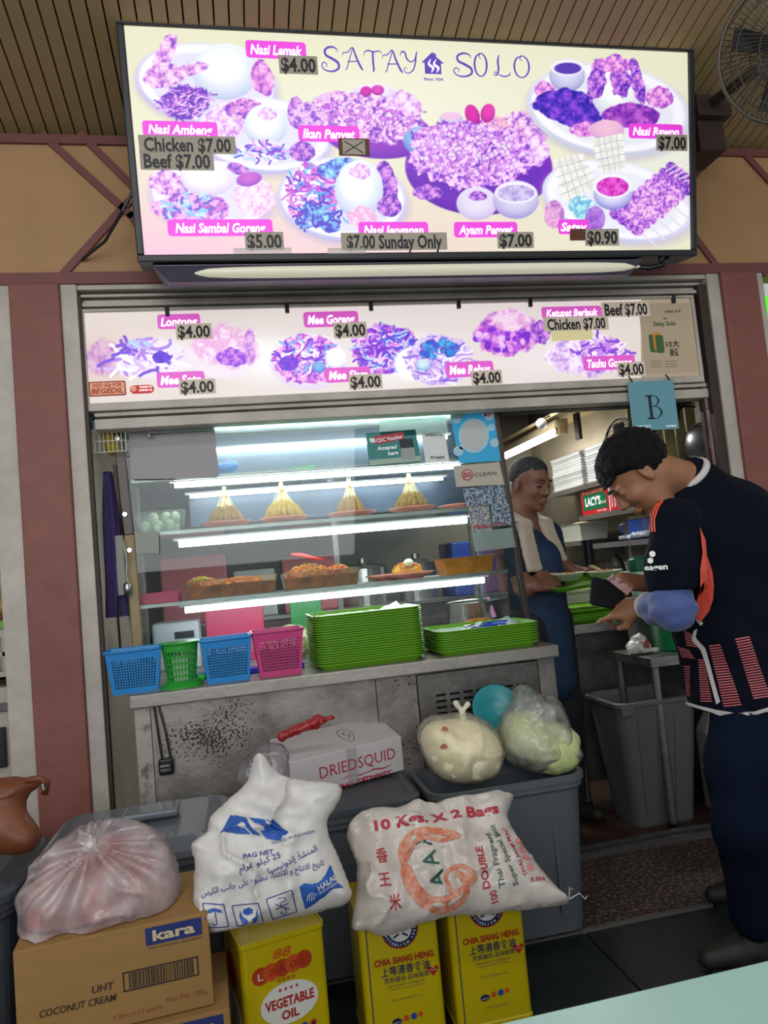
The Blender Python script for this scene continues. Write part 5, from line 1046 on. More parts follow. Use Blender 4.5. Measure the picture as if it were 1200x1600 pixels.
tag(MB().box(-.455, -.425, 3.06, 3.075, 1.02, 1.77).build('wall_board', mat('cream_board', 'b8b494', .6, var=.25, vscale=12)), 'stained cream board standing behind the left post of the case', 'board')
sw = thing('switch_box', 'grey electrical box with hanging clips left of the case', 'electrical box', (-.455, 2.98, 1.2))
MB().box(-.475, -.44, 2.96, 3.02, 1.23, 1.46).build('box_body', mat('grey_plastic_box', '8f8d86', .5), sw, bev=.003); mb = MB()
for k in range(3): mb.tube([(-.438, 2.958, 1.44-.01*k), (-.43, 2.95, 1.38-.02*k), (-.435, 2.952, 1.31-.01*k), (-.428, 2.95, 1.27)], .0025, 5)
mb.build('dangling_wire', mat('grey_wire', 'a8a898', .4), sw); MB().lathe([(0, 0), (.014, .005), (.015, .045), (.006, .055), (0, .055)], (-.435, 2.955, 1.225), 14).build('glass_fuse', MATS['chrome'], sw, smooth=True)
MB().tube([(-.47, 2.96, 1.23), (-.475, 2.95, 1.15), (-.472, 2.94, 1.0), (-.475, 2.94, .93)], .005, 6).build('black_cable', m_black, sw)
# ================================================================ kitchen at the right
def sbox(name, m, lab, cat, b, bev=.003, grp=None): return tag(MB().box(*b).build(name, m, bev=bev), lab, cat, grp)
m_boxst = mat('shelf_sheet_steel', 'a29f98', .35, metal=.7, var=.25, vscale=5)
# soffit boards and kitchen lamp
so = thing('soffit', 'beige boards under the kitchen ceiling along the right wall', 'soffit', (2.2, 4.5, 2.05), kind='structure')
for k in range(5): MB().box(2.02+k*.08, 2.095+k*.08, 3.4, 5.65, 2.10+.012*k, 2.12+.012*k).build('board', mat('beige_board', 'b3a27a', .55, var=.2), so)
kl = thing('kitchen_tube_light', 'lit fluorescent batten lamp running back along the kitchen ceiling', 'lamp', (2.1, 4.9, 2.0))
MB().cyl((2.1, 4.45, 2.012), (2.1, 5.46, 2.012), .016, n=12).build('tube', mat('lit_kitchen_tube', 'fff6e8', .4, emit=30.0), kl)
MB().box(2.06, 2.14, 4.40, 5.5, 2.035, 2.09).build('batten', mat('cream_metal', 'b8a888', .5), kl); MB().box(2.07, 2.13, 4.39, 4.45, 1.99, 2.04).build('end_cap', mat('tan_plastic', '9c8058', .5), kl)
MB().box(2.15, 2.17, 4.28, 4.34, 1.93, 2.1).build('hanger_bracket', m_dark, kl)
bl = thing('plastic_lamp_globe', 'round clear faceted globe hanging by the kitchen lamp', 'lamp', (2.0, 4.6, 2.05)); g = atY(846, 662, 4.4)
MB().ell(g, (.036, .036, .036), 18, 12).build('globe', mat('frosted_clear', 'c8ccd0', .15, var=.3, vscale=60, bump=.4, bscale=90), bl, smooth=False); MB().tube([g+V3((.02, 0, .03)), g+V3((.09, 0, .06)), g+V3((.16, 0, .075))], .006, 6).build('bracket', m_dark, bl)
# front header beams behind the grade sign
hb = MB().box(1.12, 2.075, 3.0, 3.06, 1.93, 2.40).build('trim_11', mat('dark_header', '332f33', .5)); struct(hb, 'dark header beam across the top of the kitchen opening')
rl = thing('header_rail', 'thin shiny rail under the dark header with a lit tip', 'rail', (1.6, 2.98, 1.9)); MB().box(1.14, 2.07, 2.96, 3.0, 1.895, 1.912).build('rail', m_steel, rl); MB().box(1.13, 2.07, 2.99, 3.06, 1.86, 1.89).build('lower_rail', m_dark, rl); MB().box(1.85, 1.88, 2.955, 2.962, 1.885, 1.915).build('clip', m_black, rl)
# shelves on the right wall
def shelf(z, y0, y1, lab, x0=2.1, h=.03):
    t = thing('wall_shelf', lab, 'shelf', (2.26, (y0+y1)/2, z)); MB().box(x0, 2.42, y0, y1, z-.004, z).build('shelf_board', m_boxst, t); MB().box(x0-.006, x0, y0, y1, z-h, z).build('front_lip', m_boxst, t)
    MB().hexa([(x0+.04, y0+.05, z-.006), (2.42, y0+.05, z-.12), (2.42, y0+.06, z-.12), (x0+.04, y0+.06, z-.006), (x0+.04, y0+.05, z-.004), (2.42, y0+.05, z-.004), (2.42, y0+.06, z-.004), (x0+.04, y0+.06, z-.004)]).build('bracket', m_steeld, t); return t
shelf(1.63, 3.2, 5.0, 'upper steel shelf carrying the white foam stacks'); shelf(1.44, 3.2, 4.3, 'middle steel shelf carrying the red and green box'); shelf(1.262, 3.2, 4.16, 'lower steel shelf with the blue canister and plastic bag')
shelf(1.29, 4.32, 5.2, 'short steel shelf with clear food boxes behind the server')
m_foam = mat('white_foam', 'e6e8e8', .6); f0 = None
for s_, (ya, yb) in enumerate(((4.27, 4.70), (3.83, 4.2), (3.55, 3.80))):
    for k in range(13):
        lab = ('white foam box lid in the back stack beside the server head', 'white foam box lid in the middle stack on the upper shelf', 'white foam box lid in the near stack behind the black fan')[s_]
        lab = 'white foam box lid, '+ORD[12-k]+' from the top of the '+('back stack beside the server head', 'middle stack on the upper shelf', 'near stack behind the black fan')[s_]
        if f0 is None: f0 = MB().hexa([(-.13, -.5, 0), (.13, -.5, 0), (.13, .5, 0), (-.13, .5, 0), (-.14, -.515, .014), (.14, -.515, .014), (.14, .515, .014), (-.14, .515, .014)]).build('foam_lid', m_foam, org=(0, 0, 0)); tag(f0, lab, 'foam lid'); o = f0
        else: o = dup(f0)
        o.location = (2.265+random.uniform(-.004, .004), (ya+yb)/2, 1.630+k*.0175); o.scale = (1, yb-ya, 1); o['label'] = lab; o['group'] = 'foam lids in stack beside ' + ('server', 'middle', 'fan')[s_]
# red and green box with its lettering (facing -X)
FX = Face((2.115, 4.29, 1.44), (0, -1, 0), (0, 0, 1)); m_red = mat('box_red', 'b81c26', .45); m_grn = mat('box_green', '0f6a44', .45)
lb = thing('grocery_box', 'red grocery carton with a green panel on the middle shelf', 'carton', (2.2, 4.0, 1.44))
MB().box(2.115, 2.36, 3.80, 4.29, 1.44, 1.60).build('carton', m_red, lb, bev=.003)
def fx(name, pts, m, lift): return MB().prism(pts, FX.P(0, 0, lift-.001), FX.u, FX.v, FX.n, .001).build(name, m, lb)
fx('green_panel', [(.03, .03), (.33, .03), (.33, .10), (.30, .125), (.03, .125)], m_grn, .001); fx('food_picture', [(.03, .13), (.35, .13), (.35, .157), (.03, .157)], mat('food_print', 'c8a070', .5, col2='8a3020', vscale=60, lo=.45, hi=.55), .001)
text('lettering', "LACY'S", FX.P(.06, .055, .002), FX.u, FX.v, .07, m_wt, lb, bold=.04, width=.2); text('lettering', 'brand', FX.P(.27, .055, .002), FX.u, FX.v, .03, m_wt, lb, width=.05); text('lettering', 'extra crispy', FX.P(.2, .012, .002), FX.u, FX.v, .02, m_wt, lb, width=.12)
for k in range(2): text('lettering', 'HEALTH QUALITY', FX.P(.40+.035*k, .02, .002), (0, 0, 1), (0, 1, 0), .03, m_wt, lb, width=.12)
fx('white_stripe', [(.355, 0), (.362, 0), (.37, .157), (.363, .157)], m_wt, .0015)
sbox('dark_carton', mat('dark_carton_brown', '3a1418', .6), 'dark red carton next to the grocery carton on the middle shelf', 'carton', (2.14, 2.36, 3.52, 3.79, 1.441, 1.56))
can = thing('canister', 'blue canister with a tan lid on the lower shelf', 'canister', (2.25, 3.8, 1.264)); MB().lathe([(0, 0), (.085, 0), (.09, .01), (.09, .11), (.085, .112), (0, .112)], (2.22, 3.76, 1.264), 28).build('body', mat('canister_blue', '2a4a9c', .35), can, smooth=False); MB().lathe([(.088, .112), (.092, .115), (.09, .13), (0, .132)], (2.22, 3.76, 1.264), 28).build('lid', mat('tan_lid', '8a7858', .5), can); MB().tube([(2.14, 3.83, 1.30), (2.12, 3.85, 1.32), (2.12, 3.85, 1.35), (2.14, 3.83, 1.36)], .006, 6).build('handle', MATS['canister_blue'], can)
sp = SDF().ell((2.15, 3.68, 1.285), (.05, .12, .022), k=.02).ell((2.13, 3.82, 1.278), (.03, .07, .014), k=.02); v, q = sp.mesh(.007, lambda P: (fbm(P*55, 3, 8)-.5)*.03, lo=(0, 0, 1.263))
tag(finish('crumpled_plastic', v, q, mat('crumpled_clear', 'aab4c8', .15, var=.3, vscale=30, bump=.5), None, True), 'crumpled clear plastic bags in front of the blue canister', 'plastic bag')
eb = thing('food_box', 'clear plastic box with pale food on the short shelf', 'box', (2.2, 4.5, 1.292)); openbox(2.12, 2.32, 4.36, 4.66, 1.291, 1.40, par=eb, name='shell', m=mat('frosted_box', 'b8bab0', .3)); MB().ell((2.2, 4.5, 1.385), (.07, .11, .03), 14, 8, .06).build('food', mat('pale_food', 'c8c09c', .5, bump=.3), eb)
eb = thing('food_box', 'second clear plastic box at the back of the short shelf', 'box', (2.2, 4.85, 1.292)); openbox(2.12, 2.32, 4.72, 5.02, 1.291, 1.37, par=eb, name='shell', m=MATS['frosted_box'])
# stained back cabinet and posts
cb = thing('steel_cabinet', 'brown stained steel splash panel below the kitchen shelves', 'cabinet', (2.3, 4.2, .9))
MB().box(2.30, 2.42, 3.0, 5.4, .915, 1.135).build('splash_panel', mat('burnt_steel', '9a948c', .4, metal=.4, col2='4a3018', vscale=3.2, lo=.5, hi=.72), cb); MB().box(2.08, 2.42, 3.95, 5.6, .012, .90).build('lower_body', m_steeld, cb, bev=.004); MB().box(2.06, 2.42, 3.95, 5.6, .90, .915).build('top', m_steel, cb)
for y in (4.22, 4.30): MB().box(2.10, 2.13, y, y+.03, .915, 1.29).build('upright_post', m_dark, cb)
sp = SDF().cap((2.18, 4.05, 1.16), (2.18, 4.0, .98), .03, .06, .02); v, q = sp.mesh(.01, lambda P: (fbm(P*40, 3, 18)-.5)*.04); tag(finish('black_ladles', v, q, mat('sooty_black', '1e1a18', .6), None, True), 'sooty cluster of black utensils hanging by the splash panel', 'utensils')
hdz = MB().hexa([(1.93, 3.62, .99), (2.03, 3.5, .99), (2.05, 3.52, .99), (1.95, 3.64, .99), (1.96, 3.66, 1.10), (2.06, 3.54, 1.10), (2.08, 3.56, 1.10), (1.98, 3.68, 1.10)]).build('scale_display', mat('grey_lid', '84868c', .4), bev=.004); tag(hdz, 'tilted grey lid standing behind the tray on the steel table', 'lid')
MB_leg = lambda t, x, y, z1: (MB().cyl((x, y, .012), (x, y, z1), .019, n=14).build('leg', m_steel, t, smooth=False), MB().cyl((x, y, .0), (x, y, .03), .023, n=12).build('foot', m_black, t))
def stable(x0, x1, y0, y1, z, lab, legs):
    t = thing('steel_table', lab, 'table', ((x0+x1)/2, (y0+y1)/2, 0)); MB().box(x0, x1, y0, y1, z-.045, z).build('tabletop', m_steel, t, bev=.005)
    for (x, y) in legs: MB_leg(t, x, y, z-.045)
    return t
t = stable(1.50, 2.29, 3.37, 3.93, .872, 'taller stainless steel work table beside the server', [(1.545, 3.42), (2.25, 3.42), (1.545, 3.88), (2.25, 3.88)])
MB().box(1.57, 2.25, 3.46, 3.48, .1, .827).build('side_sheet', m_steeld, t)
t = stable(1.70, 2.36, 2.965, 3.35, .742, 'lower stainless steel table with a green bucket on it', [(1.735, 3.0), (2.32, 3.0), (1.735, 3.31), (2.32, 3.31)])
# green trays and cucumber boxes on the taller table
for k, (x, y, z, a, lab) in enumerate(((1.72, 3.56, .873, 3, 'lowest green tray lying on the taller steel table'), (1.74, 3.57, .8825, -5, 'green tray second from the bottom on the taller steel table'), (1.71, 3.6, .892, 2, 'green tray third from the bottom on the taller steel table'), (1.70, 3.63, .922, -2, 'upper green tray tilted on the pile on the taller steel table'))):
    o = dup(tr0, (x, y, z), label=lab); o['group'] = 'green trays on the steel table'; o.rotation_euler = (R(4 if k == 3 else 0), 0, R(a))
eb = thing('cucumber_box', 'long clear box of sliced cucumber with a white label on the green trays', 'box', (1.68, 3.66, .97)); openbox(1.52, 1.86, 3.58, 3.74, .958, 1.04, par=eb, name='shell')
MB().box(1.53, 1.85, 3.59, 3.73, .962, 1.03).build('cucumber_slices', mat('cucumber', 'b8c87c', .4, col2='7c9a44', vscale=40, lo=.4, hi=.6, bump=.5), eb, bev=.01); MB().box(1.62, 1.80, 3.572, 3.576, .965, 1.01).build('label', mat('white_label', 'c8c4b8', .5), eb)
# jar, bucket, paper bag on the lower table
m_dgr = mat('dark_green_plastic', '0c5a44', .3); jx, jy = 1.86, 3.25
jr = thing('lidded_jar', 'clear jar with a dark green screw lid on an upturned tub', 'jar', (jx, jy, .99)); MB().lathe([(0, 0), (.042, 0), (.045, .01), (.045, .11), (.04, .125), (.038, .125)], (jx, jy, .99), 24).build('jar', mat('pale_green_jar', 'a8c4b4', .2), jr, smooth=True); MB().lathe([(.046, .12), (.048, .125), (.048, .175), (.044, .18), (.04, .182), (.036, .19), (0, .19)], (jx, jy, .99), 24).build('lid', m_dgr, jr)
bk = thing('green_bucket', 'deep green plastic bucket standing on the lower steel table', 'bucket', (1.93, 3.14, .742)); MB().lathe([(0, 0), (.085, 0), (.09, .008), (.125, .22), (.133, .222), (.133, .232), (.12, .232), (.085, .012), (0, .012)], (1.93, 3.14, .743), 32).build('bucket_body', mat('bucket_green', '0f7a48', .3), bk, smooth=True)
MB().tube([(1.93+.13*math.cos(a), 3.14+.13*math.sin(a)*.95-.0, .955-.02*math.sin(a)) for a in [3.1415*(.05+.9*i/12)+math.pi for i in range(13)]], .003, 6).build('handle', MATS['white_wire'], bk)
tag(MB().box(1.81, 1.93, 3.28, 3.34, .744, .985).build('tub', mat('grey_tub', '6a6c6a', .4), bev=.01), 'grey tub holding up the lidded jar behind the bucket', 'tub')
sp = SDF().ell((1.735, 3.12, .77), (.055, .05, .03), k=.02).ell((1.755, 3.13, .80), (.03, .028, .03), k=.03).cap((1.70, 3.1, .758), (1.80, 3.08, .757), .012, .012, .02); v, q = sp.mesh(.006, lambda P: (fbm(P*50, 4, 9)-.5)*.035, lo=(0, 0, .7425))
t = thing('plastic_bag', 'crumpled white plastic bag with a red print on the lower steel table', 'bag', (1.735, 3.12, .742)); finish('bag', v, q, mat('white_thin_plastic', 'c9c9c6', .35, var=.15, vscale=30), t, True)
mb = MB().cyl((1.745, 3.072, .79), (1.752, 3.064, .794), .02, n=10); mb.build('red_print', mat('faded_red_ink', 'a05850', .5), t)
# grey bin below the lower table
bn = thing('waste_bin', 'tall ribbed grey plastic bin under the lower steel table', 'bin', (1.78, 3.16, .012)); m_bin = mat('grey_bin_plastic', '626365', .5, var=.15, vscale=5)
def rrect(w, d, r, n=5, cx=0, cy=0, z=0):
    out = []
    for sx_, sy_, t0 in ((1, -1, -90), (1, 1, 0), (-1, 1, 90), (-1, -1, 180)):
        for k in range(n+1): a = R(t0+90*k/n); out.append((cx+sx_*(w/2-r)+r*math.cos(a), cy+sy_*(d/2-r)+r*math.sin(a), z))
    return out
def loft(rings, close0=True, close1=True):
    k = len(rings[0]); vs = sum(rings, []); fs = []
    for j in range(len(rings)-1):
        for i in range(k): fs.append((j*k+i, j*k+(i+1) % k, (j+1)*k+(i+1) % k, (j+1)*k+i))
    if close0: fs.append(tuple(reversed(range(k))))
    if close1: fs.append(tuple(range((len(rings)-1)*k, len(rings)*k)))
    return MB().add(vs, fs)
cx, cy = 1.735, 3.155; c_ = dict(cx=cx, cy=cy)
loft([rrect(.29, .24, .05, z=.013, **c_), rrect(.375, .33, .05, z=.535, **c_), rrect(.41, .35, .05, z=.54, **c_), rrect(.41, .35, .05, z=.555, **c_), rrect(.385, .325, .045, z=.56, **c_), rrect(.37, .31, .045, z=.535, **c_), rrect(.285, .225, .045, z=.03, **c_)]).build('bin_body', m_bin, bn, smooth=False)
for k in range(3): MB().hexa([(cx-.10+.07*k, cy-.128, .06), (cx-.085+.07*k, cy-.128, .06), (cx-.085+.07*k, cy-.12, .06), (cx-.10+.07*k, cy-.12, .06), (cx-.115+.09*k, cy-.163, .48), (cx-.10+.09*k, cy-.163, .48), (cx-.10+.09*k, cy-.15, .48), (cx-.115+.09*k, cy-.15, .48)]).build('rib', m_bin, bn)
MB().box(cx-.19, cx-.13, cy-.178, cy-.165, .505, .545).build('grip', m_bin, bn, bev=.004)
# things seen low behind the customer and by the counter end
t = thing('white_canister', 'pale plastic canister standing behind a dark teal tub near the customer', 'canister', (2.03, 3.0, .012)); loft([rrect(.12, .12, .03, cx=2.06, cy=3.12, z=.012), rrect(.13, .12, .03, cx=2.06, cy=3.12, z=.36), rrect(.06, .06, .02, cx=2.08, cy=3.12, z=.47), rrect(.05, .05, .02, cx=2.08, cy=3.12, z=.5)]).build('canister_body', mat('pale_canister', '9a948c', .5), t)
t = thing('teal_tub', 'low dark teal tub in front of the pale canister', 'tub', (2.03, 2.985, .012)); loft([rrect(.2, .09, .03, cx=2.05, cy=3.0, z=.012), rrect(.24, .11, .03, cx=2.05, cy=3.0, z=.22), rrect(.22, .09, .03, cx=2.05, cy=3.0, z=.22), rrect(.18, .07, .02, cx=2.05, cy=3.0, z=.03)]).build('tub_body', mat('dark_teal', '14383a', .4), t)
tag(MB().box(1.33, 1.46, 3.5, 3.7, .013, .78).build('fruit_poster_bin', mat('maroon_fruit_print', '5a2430', .6, col2='a8863c', vscale=9, lo=.55, hi=.7), bev=.01), 'maroon printed bin behind the server legs', 'bin')
# fans inside
def fan(name, lab, c, n, r, cage_m, bowl=False, nw=44, mount=None, grp=None):
    c = V3(c); n = V3(n)/np.linalg.norm(n); a = np.cross(n, (0, 0, 1)); a /= np.linalg.norm(a); b = np.cross(a, n); t = thing(name, lab, 'fan', c-np.array([0, 0, r]))
    P = lambda rr, th, d: c+a*rr*math.cos(th)+b*rr*math.sin(th)+n*d
    for side, sg_ in (('front_guard', 1), ('rear_guard', -1)):
        mb = MB(); dep = .42*r*sg_
        for i in range(nw):
            th = 6.2832*i/nw; mb.tube([P(r*q, th+.25*(1-q), dep*math.sqrt(max(0, 1-q**2.6))*.62+0) for q in (.16, .45, .75, .93, 1.0)], .0013 if r < .2 else .0016, 4)
        for q in (.18, .5, .8): mb.tube([P(r*q, 6.2832*i/40, dep*math.sqrt(1-q**2.6)*.62) for i in range(40)], .0018, 5, closed=True)
        if sg_ == 1 and bowl: mb.lathe([(r*q, .62*dep*math.sqrt(max(0, 1-q**2.6))+.003) for q in (0, .3, .6, .8, .9)], c, 30, (a, b, n))
        tag(mb.build(side, cage_m, t, smooth=bowl), kind='stuff')
    MB().tube([P(r, 6.2832*i/48, 0) for i in range(48)], .006 if r > .2 else .004, 8, closed=True).build('rim', cage_m, t, smooth=True)
    MB().cyl(P(0, 0, .02), P(0, 0, -.55*r-.06), r*.2, r*.24, 20).build('motor', cage_m, t); MB().cyl(P(0, 0, .27*r), P(0, 0, .02), r*.15, n=20).build('hub', m_dark, t)
    for k in range(4 if r > .2 else 5):
        th = 6.2832*k/(4 if r > .2 else 5)+.3; w = .5
        vs = [P(r*.14, th, .03*r), P(r*.5, th-w*.5, .12*r), P(r*.86, th-w*.3, .1*r), P(r*.88, th+w*.5, -.04*r), P(r*.5, th+w*.8, -.1*r), P(r*.14, th+.6, -.04*r)]
        MB().add(vs, [(0, 1, 2, 3, 4, 5)]).build('blade', m_dark, t, solid=.003)
    if mount:
        for m_ in mount: m_(t)
    return t
m_cg = mat('black_fan_cage', '1a1718', .4, metal=.4)
fan('wall_fan', 'black wire wall fan seen edge on above the kitchen table', (1.815, 3.2, 1.68), (-1, .02, .0), .165, m_cg, mount=[lambda t: MB().tube([(1.86, 3.22, 1.68), (1.95, 3.22, 1.75), (2.06, 3.12, 1.84), (2.1, 3.08, 1.88)], .014, 8).build('arm', m_cg, t)])
fan('wall_fan', 'shiny silver fan head near the right frame, behind the customer', (2.235, 3.2, 1.70), (-1, -.3, .1), .098, mat('silver_fan', '8c8e98', .22, metal=.9), bowl=True, nw=30, mount=[lambda t: MB().box(2.25, 2.42, 3.24, 3.28, 1.68, 1.72).build('arm', m_cg, t)])
# cream slats on the right wall behind the silver fan
for k in range(4): pass
sl_ = thing('slat_screen', 'cream vertical slats on the right wall beside the silver fan', 'screen', (2.2, 3.35, 1.4), kind='structure')
for k in range(6): MB().box(2.0+.066*k, 2.055+.066*k, 3.43, 3.44, 1.45+.0*k, 1.98).build('slat', mat('cream_slat', 'c4b884', .5, var=.3, vscale=12, emit=.0), sl_)
wc = thing('wire_shelf', 'dark wire cage at the top right corner above the silver fan', 'wire cage', (2.13, 3.1, 1.9)); mb = MB()
for k in range(6): mb.tube([(2.02+.025*k, 3.08, 1.86), (2.03+.025*k, 3.08, 1.95)], .0025, 4)
mb.tube([(2.0, 3.08, 1.84), (2.07, 3.08, 1.865), (2.15, 3.08, 1.855)], .004, 5); tag(mb.build('wires', m_cg, wc), kind='stuff'); MB().box(2.0, 2.07, 3.085, 3.11, 1.80, 1.84).build('bracket', m_dark, wc)
# ---- big fan at the top right of the hall
m_bf = mat('dusty_fan_metal', '5c554c', .45, metal=.6)
def bfm(t):
    MB().box(2.0, 2.16, 2.60, 2.86, 2.99, 3.14).build('wall_plate', m_dkbrown, t, bev=.004); MB().box(2.02, 2.14, 2.64, 2.80, 2.86, 3.0).build('stem', m_dkbrown, t)
    MB().tube([(2.08, 2.62, 3.05), (2.05, 2.4, 3.0), ctr+V3((.06, .14, .07))], .022, 10).build('arm', m_bf, t)
ctr = atY(1236, 76, 1.9); fan('hall_fan', 'large dusty grey cage fan at the top right corner', ctr, (-.45, -1, -.40), .213, m_bf, nw=72, mount=[bfm])
MB().tube([(1.99, 2.84, 3.0), (1.965, 2.83, 2.9), (1.96, 2.84, 2.8)], .005, 6).build('loose_cable', m_black, bpy.data.objects['hall_fan'])

# ================================================================ neighbouring stalls at both edges
t = thing('storage_crate', 'white slotted plastic crate in the neighbouring stall at the left edge', 'crate', (-1.0, 3.0, .95)); m_cr = mat('old_white_plastic', 'b4ae9c', .5, var=.15)
mb = MB(); x0, x1, y_, z0, z1 = -1.15, -.80, 2.95, .965, 1.15
mb.box(x0, x1, y_, y_+.01, z0, z0+.03).box(x0, x1, y_, y_+.01, z0+.085, z0+.10).box(x0, x1, y_, y_+.01, z1-.03, z1)
for k in range(15): mb.box(x0+.024*k, x0+.024*k+.012, y_, y_+.01, z0+.03, z1-.03)
mb.box(x1-.01, x1, y_, y_+.3, z0, z1).box(x0, x1, y_, y_+.3, z0, z0+.01); mb.build('slotted_side', m_cr, t); MB().box(x0-.01, x1+.01, y_-.01, y_+.3, z1, z1+.03).build('rim', mat('lime_rim', '6aa01e', .4), t, bev=.004)
sbox('neighbour_counter', mat('cream_counter', 'b0a794', .5, var=.1), 'cream counter of the neighbouring stall at the left edge', 'counter', (-1.6, -.81, 2.93, 3.4, .2, .94))
sbox('counter_handle', m_black, 'black square handle on the cream counter at the left edge', 'handle', (-.95, -.88, 2.905, 2.93, .66, .80)); sbox('dark_drawer_gap', m_steeld, 'grey drawer rail on the cream counter at the left edge', 'drawer rail', (-1.3, -.815, 2.915, 2.93, .855, .885))
sp = SDF().ell((-.95, 3.1, 1.23), (.13, .1, .06), k=.02); v, q = sp.mesh(.012, lambda P: (fbm(P*30, 3, 2)-.5)*.06); tag(finish('vegetable_bag', v, q, mat('veg_bag', '9ab070', .35, col2='d08868', vscale=9, bump=.3), None, True), 'clear bag of green and orange vegetables on the lime rimmed crate', 'bag')
sp = SDF().ell((-.93, 3.25, 1.44), (.11, .08, .045), k=.02); v, q = sp.mesh(.012, lambda P: (fbm(P*20, 3, 3)-.5)*.05); tag(finish('blue_cloth', v, q, mat('sky_blue_cloth', '5ab4d8', .8), None, True), 'sky blue cloth on the neighbouring shelf at the left edge', 'cloth')
sbox('neighbour_shelf', m_steeld, 'dark shelf of the neighbouring stall under the sky blue cloth', 'shelf', (-1.5, -.83, 3.15, 3.35, 1.36, 1.39)); sbox('neighbour_shelf', m_steel, 'grey steel shelf of the neighbouring stall at the left edge, above the cloth', 'shelf', (-1.5, -.83, 3.15, 3.35, 1.655, 1.675))
sbox('red_box', mat('red_box', 'c0342a', .5), 'red box on the upper shelf of the neighbouring stall', 'box', (-1.2, -.86, 3.17, 3.3, 1.80, 1.92)); sbox('neighbour_shelf', m_steeld, 'brown shelf under the red box at the left edge', 'shelf', (-1.5, -.83, 3.15, 3.35, 1.775, 1.80))
wn = MB().box(-1.9, -.68, 3.6, 3.65, 0, 2.4).build('wall_neighbour', mat('white_neighbour_wall', 'c8c8c4', .5)); struct(wn, 'pale wall of the neighbouring stall at the left')
wn = MB().box(2.5, 3.6, 3.6, 3.65, 0, 2.4).build('wall_neighbour', MATS['white_neighbour_wall']); struct(wn, 'pale wall of the neighbouring stall at the right')
t = thing('green_lit_sign', 'bright green lit sign sliver of the right hand stall', 'sign', (2.6, 2.9, 2.0)); MB().box(2.41, 3.0, 2.9, 2.94, 2.02, 2.32).build('sign_face', mat('lit_green', '4ee018', .4, emit=.9), t); MB().box(2.405, 2.41, 2.89, 2.94, 2.0, 2.34).build('frame', m_dark, t); text('lettering', '1', (2.414, 2.899, 2.24), (1, 0, 0), (0, 0, 1), .07, m_ktxt, t)
# ================================================================ tubs, sacks, tins and cartons in front
m_tub = mat('slate_tub_plastic', '565c62', .45, var=.12, vscale=5); m_tubd = mat('dark_slate_tub_plastic', '474c52', .45, var=.12, vscale=5); m_lid = mat('smoky_lid_plastic', '6c747c', .22, var=.1, vscale=3, clear=.3)
def tub(lab, x0, x1, y0, y1, z, m, lid=None, ml=None):
    t = thing('storage_tub', lab, 'storage tub', ((x0+x1)/2, (y0+y1)/2, 0)); cx, cy = (x0+x1)/2, (y0+y1)/2; w, d = x1-x0, y1-y0; c = dict(cx=cx, cy=cy)
    loft([rrect(w-.09, d-.09, .05, z=.03, **c), rrect(w-.035, d-.035, .06, z=z-.05, **c), rrect(w-.03, d-.03, .06, z=z-.045, **c), rrect(w-.015, d-.015, .065, z=z-.04, **c), rrect(w-.015, d-.015, .065, z=z-.022, **c), rrect(w, d, .07, z=z-.02, **c), rrect(w, d, .07, z=z, **c), rrect(w-.03, d-.03, .06, z=z, **c), rrect(w-.05, d-.05, .05, z=z-.05, **c), rrect(w-.1, d-.1, .05, z=.045, **c)]).build('tub_body', m, t)
    for sx_ in (-.3, .3):
        MB().box(cx+sx_*w-.03, cx+sx_*w-.02, y0+.022, y0+.034, .1, z-.08).build('rib', m, t)
    for (sx_, sy_) in ((-1, -1), (1, -1), (1, 1), (-1, 1)): MB().box(cx+sx_*(w/2-.12)-.02, cx+sx_*(w/2-.12)+.02, cy+sy_*(d/2-.1)-.02, cy+sy_*(d/2-.1)+.02, 0, .03).build('foot', m_black, t)
    if lid: 
        o = loft([rrect(w+.012, d+.012, .07, z=z+.001, **c), rrect(w+.012, d+.012, .07, z=z+.018, **c), rrect(w-.02, d-.02, .06, z=z+.026, **c), rrect(w-.05, d-.05, .05, z=z+.016, **c), rrect(w-.12, d-.12, .04, z=z+.018+lid, **c)]).build('lid', ml, t); return t, o
    return t
tR = tub('open slate grey tub at the right holding the bagged cabbages', .512, 1.045, 2.27, 2.595, .525, m_tub)
tM, lM = tub('slate grey tub with a dark lid under the dried squid carton', -.085, .485, 2.27, 2.595, .512, m_tub, .002, m_tubd)
tL, lL = tub('slate grey tub with a smoky lid and raised handle at the left', -.60, -.10, 2.09, 2.56, .53, m_tub, .02, m_lid)
MB().box(-.40, -.24, 2.30, 2.40, .578, .60).build('lid_handle', m_lid, lL, bev=.008)
tF, lF = tub('dark slate tub at the far left under the brown bag', -1.15, -.63, 2.05, 2.5, .50, m_tubd, .02, m_tubd)

